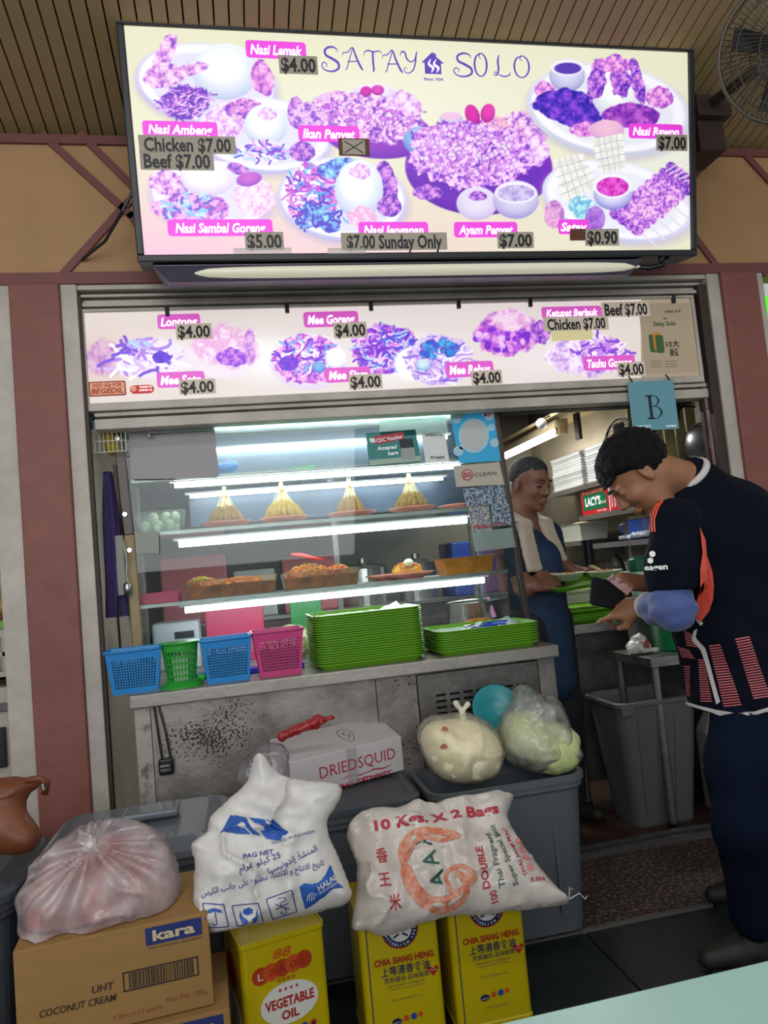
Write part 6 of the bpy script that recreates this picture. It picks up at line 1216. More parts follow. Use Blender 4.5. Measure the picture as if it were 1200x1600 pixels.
class Pillow:
    def __init__(s, pts, face, thick, edge, seed=0, wr=.01, ws=14, offs=0.0, ridge=0, h=.006, smooth=2, wfun=None, back=1.0):
        s.f = face; s.poly = smoothpoly([face.ab(*p) for p in pts], smooth); s.T, s.E, s.seed, s.wr, s.ws, s.offs, s.ridge, s.h, s.wfun, s.back = thick, edge, seed, wr, ws, offs, ridge, h, wfun, back
    def hh(s, A):
        d = np.clip(-polysd(A, s.poly)/s.E, 0, 1); return s.T*np.sqrt(np.clip(1-(1-d)**2, 0, 1))
    def wrk(s, A):
        n = fbm(np.c_[A*s.ws, np.full(len(A), s.seed)], 4, s.seed, .55)-.5
        if s.ridge: r = 1-abs(2*fbm(np.c_[A*s.ws*.7, np.full(len(A), 5.0)], 3, s.seed+31)-1); n = n+s.ridge*(r**6-.3)
        if s.wfun: n = n+s.wfun(A)/s.wr
        return n*s.wr
    def front(s, A, lift=.002): A = np.asarray(A, float); w = s.hh(A)+s.wrk(A)+s.offs+lift; return s.f.o+A[:, :1]*s.f.u+A[:, 1:]*s.f.v+w[:, None]*s.f.n
    def mesh(s):
        lo2 = s.poly.min(0)-.01; hi2 = s.poly.max(0)+.01; u, v, n, o = s.f.u, s.f.v, s.f.n, s.f.o
        T = s.T+s.wr+abs(s.offs)+.02
        def F(P):
            A = P[:, :2].astype(float); sd = polysd(A, s.poly); hh = s.hh(A); w = P[:, 2]-s.offs-s.wrk(A)
            hh2 = np.where(w < 0, hh*s.back, hh); return np.where(sd < 0, abs(w)-hh2-.0008, np.hypot(np.maximum(sd, 0), w))
        V, Q = nets(F, (lo2[0], lo2[1], -T), (hi2[0], hi2[1], T), s.h); V = relax(V, Q, 1)
        return o+V[:, :1]*u+V[:, 1:2]*v+V[:, 2:]*n, Q
    def text(s, name, st, p0, p1, hpx, m, par, **k):
        """lettering from photo point p0 to p1 (baseline), bent over the bag"""
        a0 = np.array(s.f.ab(*p0)); a1 = np.array(s.f.ab(*p1)); d = a1-a0; L = np.linalg.norm(d); d /= L; e = np.array([-d[1], d[0]]); q = np.array(p1, float)-p0; q /= np.linalg.norm(q)
        a2 = np.array(s.f.ab(p0[0]+q[1]*hpx, p0[1]-q[0]*hpx)); hh = np.linalg.norm(a2-a0); lift = k.pop('lift', .003)
        return text(name, st, None, None, None, hh/.72, m, par, width=L, fmap=lambda A: s.front(a0+A[:, :1]*d+A[:, 1:]*e, lift), **k)
    def patch(s, name, pts, m, par, lift=.0025, n=7):
        """flat print shape bent over the bag"""
        P = np.array([s.f.ab(*p) for p in pts]); c = P.mean(0); rings = [c+(P-c)*k/n for k in range(1, n+1)]; V = np.concatenate([[c]]+rings); k = len(P)
        fs = [(0, 1+i, 1+(i+1) % k) for i in range(k)]
        for j in range(n-1): fs += [(1+j*k+i, 1+(j+1)*k+i, 1+(j+1)*k+(i+1) % k, 1+j*k+(i+1) % k) for i in range(k)]
        return finish(name, s.front(V, lift), fs, m, par)
    def stroke(s, name, pts, wd, m, par, lift=.0032, closed=False, n=40):
        mb = MB(); P = [s.f.ab(*p) for p in pts]; 
        if closed: P = P+[P[0]]
        ribbon(mb, P, wd, (0, 0, 0), (1, 0, 0), (0, 1, 0), 0, n); A = np.array(mb.v)[:, :2]; return finish(name, s.front(A, lift), mb.f, m, par)

# --- tins
m_yel = mat('tin_yellow', 'cbb400', .32, metal=.15, clear=.4); m_nv = mat('tin_navy', '1a2350', .4); m_rd = mat('tin_red', 'a82018', .4); m_org = mat('tin_orange', 'c8501c', .4); m_wh = mat('tin_white', 'd8d4cc', .4); m_bl = mat('tin_blue', '2a4a9a', .4)
def tinbody(name, lab, x, y, rz, z=0.0):
    t = thing(name, lab, 'tin', (0, 0, 0)); w = .215; H = .355
    loft([rrect(w-.006, w-.006, .012, z=.0), rrect(w, w, .014, z=.004), rrect(w, w, .014, z=.012), rrect(w-.005, w-.005, .014, z=.016), rrect(w-.005, w-.005, .014, z=H-.016), rrect(w, w, .014, z=H-.012), rrect(w, w, .014, z=H), rrect(w-.008, w-.008, .012, z=H), rrect(w-.008, w-.008, .012, z=H-.006)]).build('tin_body', m_yel, t)
    MB().lathe([(0, 0), (.03, 0), (.03, .008), (0, .008)], (.05, .05, H-.006), 20).build('cap', m_wh, t); MB().tube([(-.05, 0, H-.006), (-.04, 0, H+.0), (.0, 0, H+.002), (.02, 0, H-.006)], .003, 6).build('handle', MATS['chrome'], t)
    F = Face((-w/2, -w/2+.002, 0), (1, 0, 0), (0, 0, 1)); return t, F, w, H
def fprism(F, par, name, pts, m, lift): return MB().prism(pts, F.P(0, 0, lift), F.u, F.v, F.n, .0006).build(name, m, par)
def ftext(F, par, s, a0, b0, a1, h, m, **k): lift = k.pop('lift', .002); return text('lettering', s, F.P(a0, b0, lift), F.u, F.v, h/.72, m, par, width=a1-a0, **k)
def circ(cx, cy, r, n=28, ry=None): return [(cx+r*math.cos(6.2832*i/n), cy+(ry or r)*math.sin(6.2832*i/n)) for i in range(n)]
def csh(lab, x, y):
    t, F, w, H = tinbody('oil_tin', lab, x, y, 0); c = w/2+.004
    fprism(F, t, 'blue_line', [(.021, .01), (.0235, .01), (.0235, H-.01), (.021, H-.01)], m_nv, .0005)
    ey = H-.030; fprism(F, t, 'emblem_rim', circ(c, ey-.02, .049), m_rd, .0004); fprism(F, t, 'emblem_ring', circ(c, ey-.02, .046), m_nv, .001); fprism(F, t, 'emblem_centre', circ(c, ey-.02, .031), m_wh, .0017)
    ftext(F, t, '興', c-.021, ey-.036, c+.021, .032, m_nv, bold=.02, lift=.0028)
    for i, ch in enumerate('ESTABLISH 1939'):
        a = R(197+i*12.5); 
        if ch != ' ': o = V3(F.P(c+.0385*math.cos(a), ey-.02+.0385*math.sin(a), .0026)); u = V3((-math.sin(a), 0, math.cos(a))); v = V3((-math.cos(a), 0, -math.sin(a))); text('lettering', ch, o-u*.003-v*.0035, u, v, .0095, m_wh, t, bold=.03)
    ftext(F, t, 'CHIA SIANG HENG', .036, H-.132, .194, .016, m_rd, bold=.03); ftext(F, t, '上等清香食油', .052, H-.159, .182, .018, m_nv, bold=.01); ftext(F, t, '芳質優良·品味極香', .058, H-.177, .178, .011, m_nv)
    ftext(F, t, 'HIGH QUALITY COOKING OIL', .066, H-.189, .166, .005, m_nv); ftext(F, t, 'STORE IN A COOL DRY PLACE', .07, H-.197, .16, .0035, m_nv); ftext(F, t, 'NET CONTENTS 17 KG', .076, H-.224, .154, .004, m_nv)
    hp = [(.200, H-.182), (.187, H-.169), (.184, H-.162), (.187, H-.158), (.193, H-.157), (.197, H-.161), (.200, H-.165), (.203, H-.161), (.207, H-.157)][:7]+[(.203, H-.161), (.207, H-.157), (.212, H-.158), (.215, H-.162), (.212, H-.169)]
    fprism(F, t, 'heart', [(p[0]-.010, p[1]) for p in hp], m_rd, .0006); ftext(F, t, 'HALAL', .180, H-.168, .2, .004, m_wh)
    fprism(F, t, 'small_logo', circ(.083, H-.276, .013, 20, .008), m_nv, .0006); ftext(F, t, 'asn', .074, H-.279, .092, .005, m_wh); fprism(F, t, 'small_logo', circ(.108, H-.272, .008, 6), m_org, .0006); fprism(F, t, 'small_logo', circ(.128, H-.271, .008), m_bl, .0006); fprism(F, t, 'small_logo', circ(.146, H-.269, .007, 5), m_org, .0006)
    ftext(F, t, 'CHIA SIANG HENG', .083, H-.304, .145, .004, m_nv); 
    t.location = (x, y, 0); return t
xx = atY(562, 1500, 1.965)[0]; csh('middle yellow oil tin, under the left half of the rice sack', xx+.1075, 1.965+.1075)
xx = atY(703, 1480, 1.985)[0]; csh('rightmost yellow cooking oil tin under the rice sack', xx+.1075, 1.985+.1075)
t, F, w, H = tinbody('oil_tin', 'yellow vegetable oil tin with red lettering under the white salt sack', 0, 0, 0)
ftext(F, t, '88', .080, H-.052, .125, .022, m_org, bold=.01, shear=.2)
for k in range(5): fprism(F, t, 'red_disc', circ(.047+.027*k, H-.082+.0025*k, .0205), m_org if k % 2 else mat('tin_dark_red', 'b03a14', .4), .0004+.0004*k)
for k, ch in enumerate('LOKOL'): ftext(F, t, ch, .040+.027*k, H-.090+.0025*k, .054+.027*k, .017, m_wh if k == 0 else m_rd, lift=.0034)
fprism(F, t, 'oval_badge', circ(.113, H-.160, .072, 32, .048), m_wh, .0006)
for k in range(4): ftext(F, t, '★', .086+.014*k, H-.131, .096+.014*k, .009, m_rd, lift=.0016)
ftext(F, t, 'VEGETABLE', .052, H-.166, .174, .022, m_rd, bold=.03); ftext(F, t, 'OIL', .090, H-.195, .134, .020, m_rd, bold=.03); ftext(F, t, '清香食油', .085, H-.107, .13, .007, m_rd)
for k in range(6): fprism(F, t, 'small_logo', circ(.052+.023*k, H-.230+.001*k, .009), (m_wh, m_wh, m_wh, m_yel, m_bl, m_org)[k], .0006); fprism(F, t, 'small_logo', circ(.052+.023*k, H-.230+.001*k, .005, 5), m_nv, .0013)
for k in range(14): fprism(F, t, 'bar', [(.165+.0028*k, .02), (.1665+.0028*k+(.0008 if k % 3 else 0), .02), (.1665+.0028*k+(.0008 if k % 3 else 0), .06), (.165+.0028*k, .06)], m_nv, .0006)
Fs = Face((-w/2+.002, w/2, 0), (0, -1, 0), (0, 0, 1)); fprism(Fs, t, 'side_disc', circ(.1, H-.1, .06, 24, .04), m_rd, .0006); fprism(Fs, t, 'side_badge', circ(.1, H-.2, .07, 24, .045), m_wh, .0006)
p = atY(374, 1500, 1.86); t.rotation_euler = (0, 0, R(13)); ca, sa = math.cos(R(13)), math.sin(R(13)); t.location = (p[0]+ca*w/2+sa*-w/2*-1*-1+0, 1.86+w/2*ca+w/2*sa, 0.04)
t.location = (p[0]+(w/2)*ca-(w/2)*sa, 1.86+(w/2)*sa+(w/2)*ca, .03); T1 = t
tag(MB().box(t.location.x-.13, t.location.x+.13, t.location.y-.13, t.location.y+.13, 0, .03).build('wooden_board', mat('dark_plank', '3a322c', .7), bev=.003), 'dark board on the floor under the red lettered oil tin', 'board')

# --- kara cartons
m_card = mat('brown_cardboard', '9a743f', .75, var=.12, vscale=3, bump=.08, bscale=40, stretch=(1, 1, 8)); m_cblk = mat('carton_black_ink', '2e2420', .7); m_cnv = mat('carton_navy_ink', '1c2c6a', .6); m_cred = mat('carton_red_ink', '8a4a34', .7)
def carton(lab, x, y, z, rz, full=True, w=.40, d=.26, h=.2):
    t = thing('carton', lab, 'carton', (0, 0, 0)); F = Face((-w/2, -d/2, 0), (1, 0, 0), (0, 0, 1)); MB().box(-w/2, w/2, -d/2, d/2, 0, h).build('carton_body', m_card, t, bev=.003); MB().box(-w/2+.002, w/2-.002, -d/2+.002, -.002, h, h+.002).box(-w/2+.002, w/2-.002, .002, d/2-.002, h, h+.002).build('flap', m_card, t)
    fprism(F, t, 'navy_label', [(.265, .155), (.385, .155), (.385, .192), (.265, .192)], m_cnv, .0004); ftext(F, t, 'kara', .280, .164, .370, .022, m_wh if 0 else mat('carton_pale_ink', 'c8b48c', .7), bold=.03); ftext(F, t, 'the coconut specialist', .270, .148, .385, .005, m_cblk)
    if full:
        ftext(F, t, 'UHT', .150, .083, .195, .015, m_cblk, bold=.01, shear=.15); ftext(F, t, 'COCONUT CREAM', .045, .058, .198, .015, m_cblk, bold=.01, shear=.15)
        for (a0, a1, b0, b1) in ((.213, .372, .07, .073), (.213, .372, .108, .111), (.213, .216, .07, .111), (.369, .372, .07, .111)): fprism(F, t, 'bar_frame', [(a0, b0), (a1, b0), (a1, b1), (a0, b1)], m_cblk, .0004)
        a = .225; r = random.Random(3)
        while a < .358: wd = r.choice((.0012, .002, .0032)); fprism(F, t, 'bar', [(a, .074), (a+wd, .074), (a+wd, .107), (a, .107)], m_cblk, .0004); a += wd+r.choice((.0014, .0024))
        ftext(F, t, 'Net Wt: 12Kg', .30, .030, .385, .010, m_cred); ftext(F, t, '1 litre x 12 packs', .19, .020, .29, .009, m_cred)
    t.location = (x, y, z); t.rotation_euler = (0, 0, R(rz)); return t
p = atY(20, 1500, 1.74); ca, sa = math.cos(R(4)), math.sin(R(4)); KX, KY = p[0]+.2*ca-.13*sa, 1.74+.2*sa+.13*ca; KB = .112; tag(MB().box(KX-.2, KX+.25, KY-.14, KY+.13, 0, KB-.001).build('wooden_board', mat('dark_plank', '3a322c', .7), bev=.003), 'dark board on the floor under the two brown cartons', 'board')
carton('brown coconut cream carton with navy label directly under the pink bag', KX, KY, KB+.204, 4); carton('lower brown carton peeking out at the right below the coconut cream carton', KX+.035, KY-.015, KB, 3, h=.2)

# --- see-through bag with red bag inside, on the carton
FK = Face((0, 1.87, .52), (1, 0, 0), (0, .42, .91))
# shape centre on the carton
bx0 = KX; t = thing('tied_plastic_bag', 'knotted milky plastic bag with a pink load on the coconut cream carton', 'bag', (KX, KY, .52))
knot = atP(160, 1330, FK.o+FK.n*.15, FK.n)
def radw(seed, amp, freq=13):
    k = FK.ab(160, 1330)
    def f(A): dx = A[:, 0]-k[0]; dy = A[:, 1]-k[1]; r = np.hypot(dx, dy)+1e-6; th = np.arctan2(dy, dx); return amp*np.sin(th*freq+3*np.sin(th*3+seed)+r*8)*np.exp(-r*5)*np.clip(r*18, 0, 1)
    return f
OUT = [(28, 1440), (25, 1405), (45, 1370), (60, 1345), (95, 1312), (130, 1288), (165, 1280), (205, 1278), (240, 1294), (262, 1315), (278, 1345), (284, 1385), (276, 1425), (245, 1455), (190, 1470), (120, 1486), (65, 1496), (35, 1478)]
pw_ = Pillow(OUT, FK, .14, .15, 3, .034, 10, 0.0, .9, .006, 2, radw(1, .024)); v, q = pw_.mesh(); v[:, 2] = np.maximum(v[:, 2], .52)
inn = [(60+(x-60)*.9+6, 1400+(y-1400)*.82+4) for x, y in OUT]
finish('plastic_skin', v, q, clearmat('milky_film', 'f6f0f0', .55, .2, 1.2, var=.28, vscale=16, diff='f0e4e4'), t, True)
pi_ = Pillow(inn, FK, .115, .13, 4, .02, 9, -.004, 0, .01); v, q = pi_.mesh(); v[:, 2] = np.maximum(v[:, 2], .523); finish('pink_load', v, q, mat('pink_load', 'e4887c', .5, col2='d4b4ac', vscale=9, bump=.2), t, True)
kp = pw_.front(np.array([FK.ab(160, 1330)]), .0)[0]
sp = SDF().cap(kp-FK.n*.02, kp+FK.n*.012, .012, .01, .01)
for k in range(7): a = k*.9; sp.cap(kp, kp+FK.u*.03*math.cos(a)+FK.v*.026*math.sin(a)-FK.n*.016, .006, .003, .010)
v, q = sp.mesh(.003); finish('knot', v, q, mat('milky_knot', 'd8ccc8', .35), t, True)
sp = SDF().ell(kp-FK.v*.03-FK.n*.006, (.016, .01, .014), k=.01); v, q = sp.mesh(.004, lambda P: (fbm(P*90, 3)-.5)*.01); finish('red_peek', v, q, mat('bright_red_film', 'c02820', .35), t, True)

# --- salt sack on tin
FS = Face((0, 1.80, .40), (1, 0, 0), (0, .36, .93))
SO = [(314, 1456), (303, 1420), (302, 1380), (306, 1345), (297, 1325), (305, 1312), (325, 1302), (328, 1278), (350, 1255), (385, 1228), (392, 1200), (400, 1176), (412, 1180), (424, 1200), (445, 1216), (480, 1220), (515, 1222), (538, 1228), (526, 1258), (508, 1282), (512, 1305), (525, 1330), (540, 1368), (552, 1402), (535, 1416), (490, 1426), (440, 1436), (390, 1444), (350, 1456)]
m_sack = mat('woven_white_sack', 'dcd8d2', .5, var=.08, vscale=18, bump=.12, bscale=220); m_sbl = mat('sack_blue_ink', '2a5cae', .5); m_sin = mat('sack_indigo_ink', '3a4690', .55)
def foldw(A): a, b = A[:, 0], A[:, 1]; c = FS.ab(440, 1285)[1]; return (.010*np.sin(a*42+b*26+2*np.sin(b*20))+.008*np.abs(np.sin(a*30-b*38)))*np.clip((b-c)*25, 0, 1)+.006*np.sin(a*16+b*45)
t = thing('salt_sack', 'white woven sack with blue prints slumped on the yellow vegetable oil tin', 'sack', (T1.location.x, T1.location.y, .385))
ps = Pillow(SO, FS, .078, .10, 11, .026, 13, 0, 1.0, .005, 1, foldw); v, q = ps.mesh(); finish('sack_body', v, q, m_sack, t, True)
ps.patch('blue_logo', [(346, 1304), (362, 1276), (380, 1284), (392, 1306)], m_sbl, t, .004); ps.patch('blue_logo', [(366, 1276), (386, 1281), (408, 1308), (396, 1306), (386, 1296)], m_sbl, t, .0045); ps.patch('blue_logo', [(390, 1281), (412, 1283), (450, 1303), (435, 1316), (416, 1312)], m_sbl, t, .0045); ps.patch('blue_logo', [(416, 1284), (426, 1284), (440, 1297), (432, 1298)], m_sbl, t, .005)
ps.text('lettering', 'PACKED IN INDONESIA', (425, 1322), (490, 1303), 5, m_sin, t); ps.text('lettering', 'PAG NET', (382, 1343), (427, 1335), 7, m_sin, t, bold=.02)
ps.text('lettering', 'ﻡﺍﺮﻏ ﻮﻠﻴﻛ 25', (376, 1363), (438, 1341), 9, m_sin, t, bold=.01); ps.text('lettering', 'ﺎﻴﺴﻴﻧﻭﺪﻧﺇ :ﺄﺸﻨﻤﻟﺍ', (420, 1366), (494, 1330), 9, m_sin, t, bold=.01); ps.text('lettering', 'ﺱﻴﻜﻟﺍ ﺐﻧﺎﺟ ﻰﻠﻋ ﻉﻮﺒﻄﻣ ﺀﺎﻬﺘﻧﻻﺍ ﻭ ﺝﺎﺘﻧﻻﺍ ﺦﻳﺭﺎﺗ', (318, 1400), (504, 1352), 9, m_sin, t, bold=.01)
def box4(c): 
    c = [tuple(p) for p in c]; pts = []
    for i in range(4): a = V3(c[i]); b = V3(c[(i+1) % 4]); pts += [tuple(a+(b-a)*k/6) for k in range(6)]
    for i in range(4): a = c[i]; b = c[(i+1) % 4]; ps.stroke('box_line', [tuple(V3(a)+(V3(b)-V3(a))*k/4) for k in range(5)], .0022, m_sin, t)
for c in ([(320, 1410), (352, 1412), (359, 1446), (327, 1448)], [(364, 1414), (404, 1410), (412, 1442), (372, 1446)], [(416, 1404), (454, 1390), (463, 1424), (426, 1436)]): box4(c)
ps.patch('umbrella', [(325, 1424), (330, 1419), (338, 1417), (346, 1419), (351, 1424), (345, 1424), (338, 1422), (331, 1425)], m_sbl, t); ps.stroke('umbrella_stick', [(338, 1418), (340, 1430), (341, 1441), (337, 1444), (334, 1441)], .002, m_sin, t)
ps.patch('cube_mark', [(381, 1420), (390, 1416), (396, 1420), (395, 1426), (387, 1429), (381, 1426)], m_sbl, t); ps.patch('hand_mark', [(376, 1421), (379, 1430), (388, 1436), (388, 1442), (380, 1442), (375, 1432)], m_sbl, t); ps.patch('hand_mark', [(402, 1418), (401, 1429), (394, 1435), (394, 1442), (401, 1441), (404, 1430)], m_sbl, t)
ps.stroke('hook_mark', [(433, 1404), (436, 1402), (444, 1402), (445, 1406), (438, 1409), (439, 1414), (446, 1420), (446, 1426), (440, 1427), (438, 1423)], .0018, m_sin, t); ps.stroke('cross_line', [(430, 1412), (452, 1420)], .0018, m_sin, t, n=6); ps.stroke('cross_line', [(430, 1420), (450, 1410)], .0018, m_sin, t, n=6)
ps.patch('halal_label', [(466, 1385), (514, 1352), (523, 1352+26), (534, 1386), (476, 1420), (470, 1402)], m_sbl, t, .004); ps.text('lettering', 'HALAL', (496, 1392), (524, 1372), 8, m_wh, t, bold=.03, lift=.0065); ps.text('lettering', 'INDONESIA', (498, 1397), (526, 1379), 4, m_wh, t, lift=.0065)
for k in range(4): ps.stroke('halal_mark', [(478+3.5*k, 1408-k), (478.5+3.5*k, 1398-abs(k-1.5)*-2-k), (481+3.5*k, 1393+abs(k-1.5)*2)], .0016, m_wh, t, .0065, n=10)
# --- rice sack
FR = Face((0, 1.93, .37), (1, 0, 0), (0, .62, .78))
RO = [(549, 1455), (552, 1425), (558, 1390), (558, 1350), (548, 1325), (540, 1300), (556, 1270), (590, 1262), (628, 1262), (650, 1248), (668, 1258), (700, 1250), (760, 1240), (805, 1238), (796, 1262), (790, 1282), (820, 1325), (852, 1368), (890, 1408), (882, 1417), (830, 1420), (770, 1428), (715, 1428), (670, 1440), (620, 1456), (590, 1462), (570, 1452)]
m_rice = mat('woven_clear_sack', 'd6ccc2', .25, var=.18, vscale=14, bump=.15, bscale=180, clear=.25); m_rr = mat('sack_red_ink', 'b0303c', .5); m_ro = mat('sack_orange_ink', 'd0704c', .5, col2='d8a48c', vscale=60, lo=.4, hi=.6); m_rg = mat('sack_green_ink', '2a5a4c', .55)
t = thing('rice_sack', 'pale see-through woven rice sack marked 10 Kgs X 2 Bags lying on two yellow tins', 'sack', (.42, 2.08, .36))
def rfold(A): a, b = A[:, 0], A[:, 1]; return .005*np.sin(a*22+b*30)+.004*np.sin(a*55-b*12)
prs = Pillow(RO, FR, .064, .085, 23, .020, 14, 0, .8, .005, 1, rfold); v, q = prs.mesh(); finish('sack_body', v, q, m_rice, t, True)
prs.text('lettering', '10 Kgs. X 2 Bags', (583, 1311), (774, 1283), 15, m_rr, t, bold=.04)
for s_, p0, p1 in (('AAA', (662, 1402), (632, 1340)),): 
    for k, ch in enumerate('AAA'): prs.text('lettering', ch, (686+4*k-12*k*0+0, 1405-24*k), (680-7+4*0, 1386-24*k), 24, m_rg, t, bold=.02) if 0 else None
for k in range(3): bx_, by_ = 669-12*k, 1385-28*k; prs.text('lettering', 'A', (bx_+24, by_+8), (bx_+16, by_-14), 24, m_rg, t, bold=.015)
prs.text('lettering', 'DOUBLE', (760, 1398), (746, 1336), 11, m_rr, t, bold=.03); prs.text('lettering', 'Thai Fragrant', (782, 1398), (758, 1314), 9, m_rg, t, bold=.01); prs.text('lettering', 'Super Special Best', (803, 1394), (766, 1300), 9, m_rg, t, bold=.01); prs.text('lettering', 'THAI HOM MALI', (818, 1378), (783, 1305), 7, m_rr, t, bold=.01); prs.text('lettering', '100', (774, 1416), (768, 1400), 10, m_rr, t, bold=.02)
prs.text('lettering', '8.054', (822, 1389), (845, 1386), 7, m_rr, t, bold=.02)
for k in range(4): prs.patch('red_seal', [(806+9*k*.6+6*math.cos(a), 1322+14*k+7*math.sin(a)) for a in (0, .8, 1.6, 2.4, 3.1, 3.9, 4.7, 5.5)], mat('sack_pink_ink', 'd88c88', .5), t)
for ch, p in (('香', (586, 1360)), ('王', (590, 1398)), ('米', (606, 1432))): prs.text('lettering', ch, (p[0], p[1]), (p[0]+18, p[1]-3), 18, m_rr, t, bold=.015)
DR = [[(636, 1316), (655, 1310), (690, 1312), (712, 1322), (690, 1330), (665, 1324), (645, 1326), (638, 1340), (628, 1360), (622, 1350), (622, 1334)], [(624, 1370), (634, 1366), (642, 1390), (656, 1410), (680, 1416), (706, 1410), (720, 1396), (728, 1400), (716, 1420), (690, 1430), (660, 1428), (640, 1412), (628, 1392)], [(694, 1372), (712, 1366), (742, 1384), (728, 1390), (716, 1404), (702, 1412), (698, 1394), (690, 1386)]]
for d in DR:
    mbp = np.array(smoothpoly(d, 2)); tri = [tuple(p) for p in mbp]; prs.stroke('dragon_print', [tuple(p) for p in mbp[::3]], .012, m_ro, t, .003, closed=True, n=60)
for pts in ([(634, 1322), (626, 1345), (630, 1372), (642, 1400), (662, 1420)], [(662, 1421), (690, 1424), (712, 1414), (724, 1398), (712, 1380)], [(645, 1318), (672, 1314), (700, 1320), (712, 1326)], [(704, 1378), (722, 1384), (736, 1386)]): prs.stroke('dragon_print', pts, .016, m_ro, t, .0028)
prs.stroke('hem_stitch', [(556, 1440), (600, 1436), (640, 1446)], .003, m_rice, t, .006)
e = prs.front(np.array([FR.ab(885, 1410)]))[0]
MB().tube([e, e+V3((.03, 0, .01)), e+V3((.045, 0, -.008)), e+V3((.05, 0, .0))], .0016, 5).build('thread', mat('white_thread', 'c8c4bc', .6), t); MB().tube([e, e+V3((.005, 0, .03)), e+V3((.012, 0, .022))], .0016, 5).build('thread', MATS['white_thread'], t)

# --- dried squid carton
def quadbox(F, w, d, h): return MB().hexa([F.P(a, b, l) for l in (-d, 0) for (a, b) in ((0, 0), (w, 0), (w, h), (0, h))])
m_sq = mat('white_carton', 'c4bcbc', .5, var=.08, vscale=6, clear=.3); m_sr = mat('carton_red_print', 'a83048', .5)
o0 = atZ(632, 1203, .541); th = R(20); u = V3((math.cos(th), math.sin(th), 0)); v_ = V3((0, 0, 1)); w_ = .42
FQ = Face(o0-u*w_, u, v_-u*(u@v_)); t = thing('squid_carton', 'white dried squid carton wrapped in clear film, lying tilted on the dark lid', 'carton', (.3, 2.45, .575))
MB().hexa([FQ.P(0, 0, 0), FQ.P(w_, 0, 0), FQ.P(w_, 0, -.16), FQ.P(0, 0, -.16), FQ.P(0, .115, 0), FQ.P(w_, .115, 0), FQ.P(w_, .165, -.16), FQ.P(0, .165, -.16)]).build('carton_body', m_sq, t, bev=.003); fprism(FQ, t, 'tape', [(.20, 0), (.24, 0), (.24, .115), (.20, .115)], clearmat('clear_band', 'e8e4e4', .4, .1, 1), .0006)
def qt(s, p0, p1, h, m, **k): a0, b0 = FQ.ab(*p0); a1, b1 = FQ.ab(*p1); uu = FQ.u*(a1-a0)+FQ.v*(b1-b0); L = np.linalg.norm(uu); uu /= L; return text('lettering', s, FQ.P(a0, b0, .001), uu, np.cross(FQ.n, uu), h/.72, m, t, width=L, **k)
qt('DRIEDSQUID', (500, 1217), (618, 1184), .038, m_sr); qt('VUNG TAU CITY', (515, 1237), (612, 1208), .014, m_sr, bold=.02)
for (p0, p1) in (((534, 1218), (575, 1205)), ((572, 1208), (612, 1194)), ((552, 1222), (614, 1203))):
    mb = MB(); A0 = V3(FQ.ab(*p0)); A1 = V3(FQ.ab(*p1)); ribbon(mb, [A0, A0*.7+A1*.3+(0, .004), A0*.35+A1*.65-(0, .003), A1], [.001, .005, .005, .001], FQ.o, FQ.u, FQ.v, .001, 20); mb.build('wave_mark', m_sr, t)
mb = MB(); FQf = FQ; FQ = Face(FQ.P(0, .115, 0), FQ.u, V3(FQ.P(0, .165, -.16))-V3(FQ.P(0, .115, 0))); c = V3(FQ.ab(541, 1149)); k = V3((.0018, .0030))
ribbon(mb, [c+V3(p)*k for p in ((-13, 10), (0, 14), (13, 10), (14, 0), (8, -10), (0, -15), (-8, -10), (-14, 0), (-13, 10))], .0018, FQ.o, FQ.u, FQ.v, .001, 60); ribbon(mb, [c+V3(p)*k for p in ((4, 7), (-3, 6), (-4, 2), (3, -1), (2, -6), (-4, -6))], .0022, FQ.o, FQ.u, FQ.v, .001, 24); ribbon(mb, [c+V3(p)*k for p in ((8, 4), (6, -2), (8, -4))], .0014, FQ.o, FQ.u, FQ.v, .001, 10); mb.build('shield_mark', m_cblk, t); FQ = FQf
# clear film puffing out at the left of the carton and the red bag on top
FT = Face(FQ.P(0, 0, .01), (1, 0, 0), (0, .3, .95)); pf = Pillow([(372, 1235), (370, 1195), (388, 1175), (425, 1158), (450, 1165), (455, 1210), (440, 1240)], FT, .03, .04, 7, .012, 16, 0, .5, .006); v, q = pf.mesh(); finish('clear_film', v, q, clearmat('cloudy_film', 'f4f2f4', .12, .12, .8, var=.1, vscale=20, diff='e8e4e6'), t, True)
a = atY(440, 1150, 2.42); b = atY(495, 1128, 2.42); sp = SDF().cap(a, b, .014, .016).cap(b, b+V3((.05, 0, .008)), .014, .008, .02); v, q = sp.mesh(.004, lambda P: (fbm(P*90, 3)-.5)*.018); tag(finish('red_bag_roll', v, q, mat('red_film', 'a82a2c', .35, var=.3, vscale=40), None, True), 'twisted red plastic bag along the top edge of the squid carton', 'plastic bag')

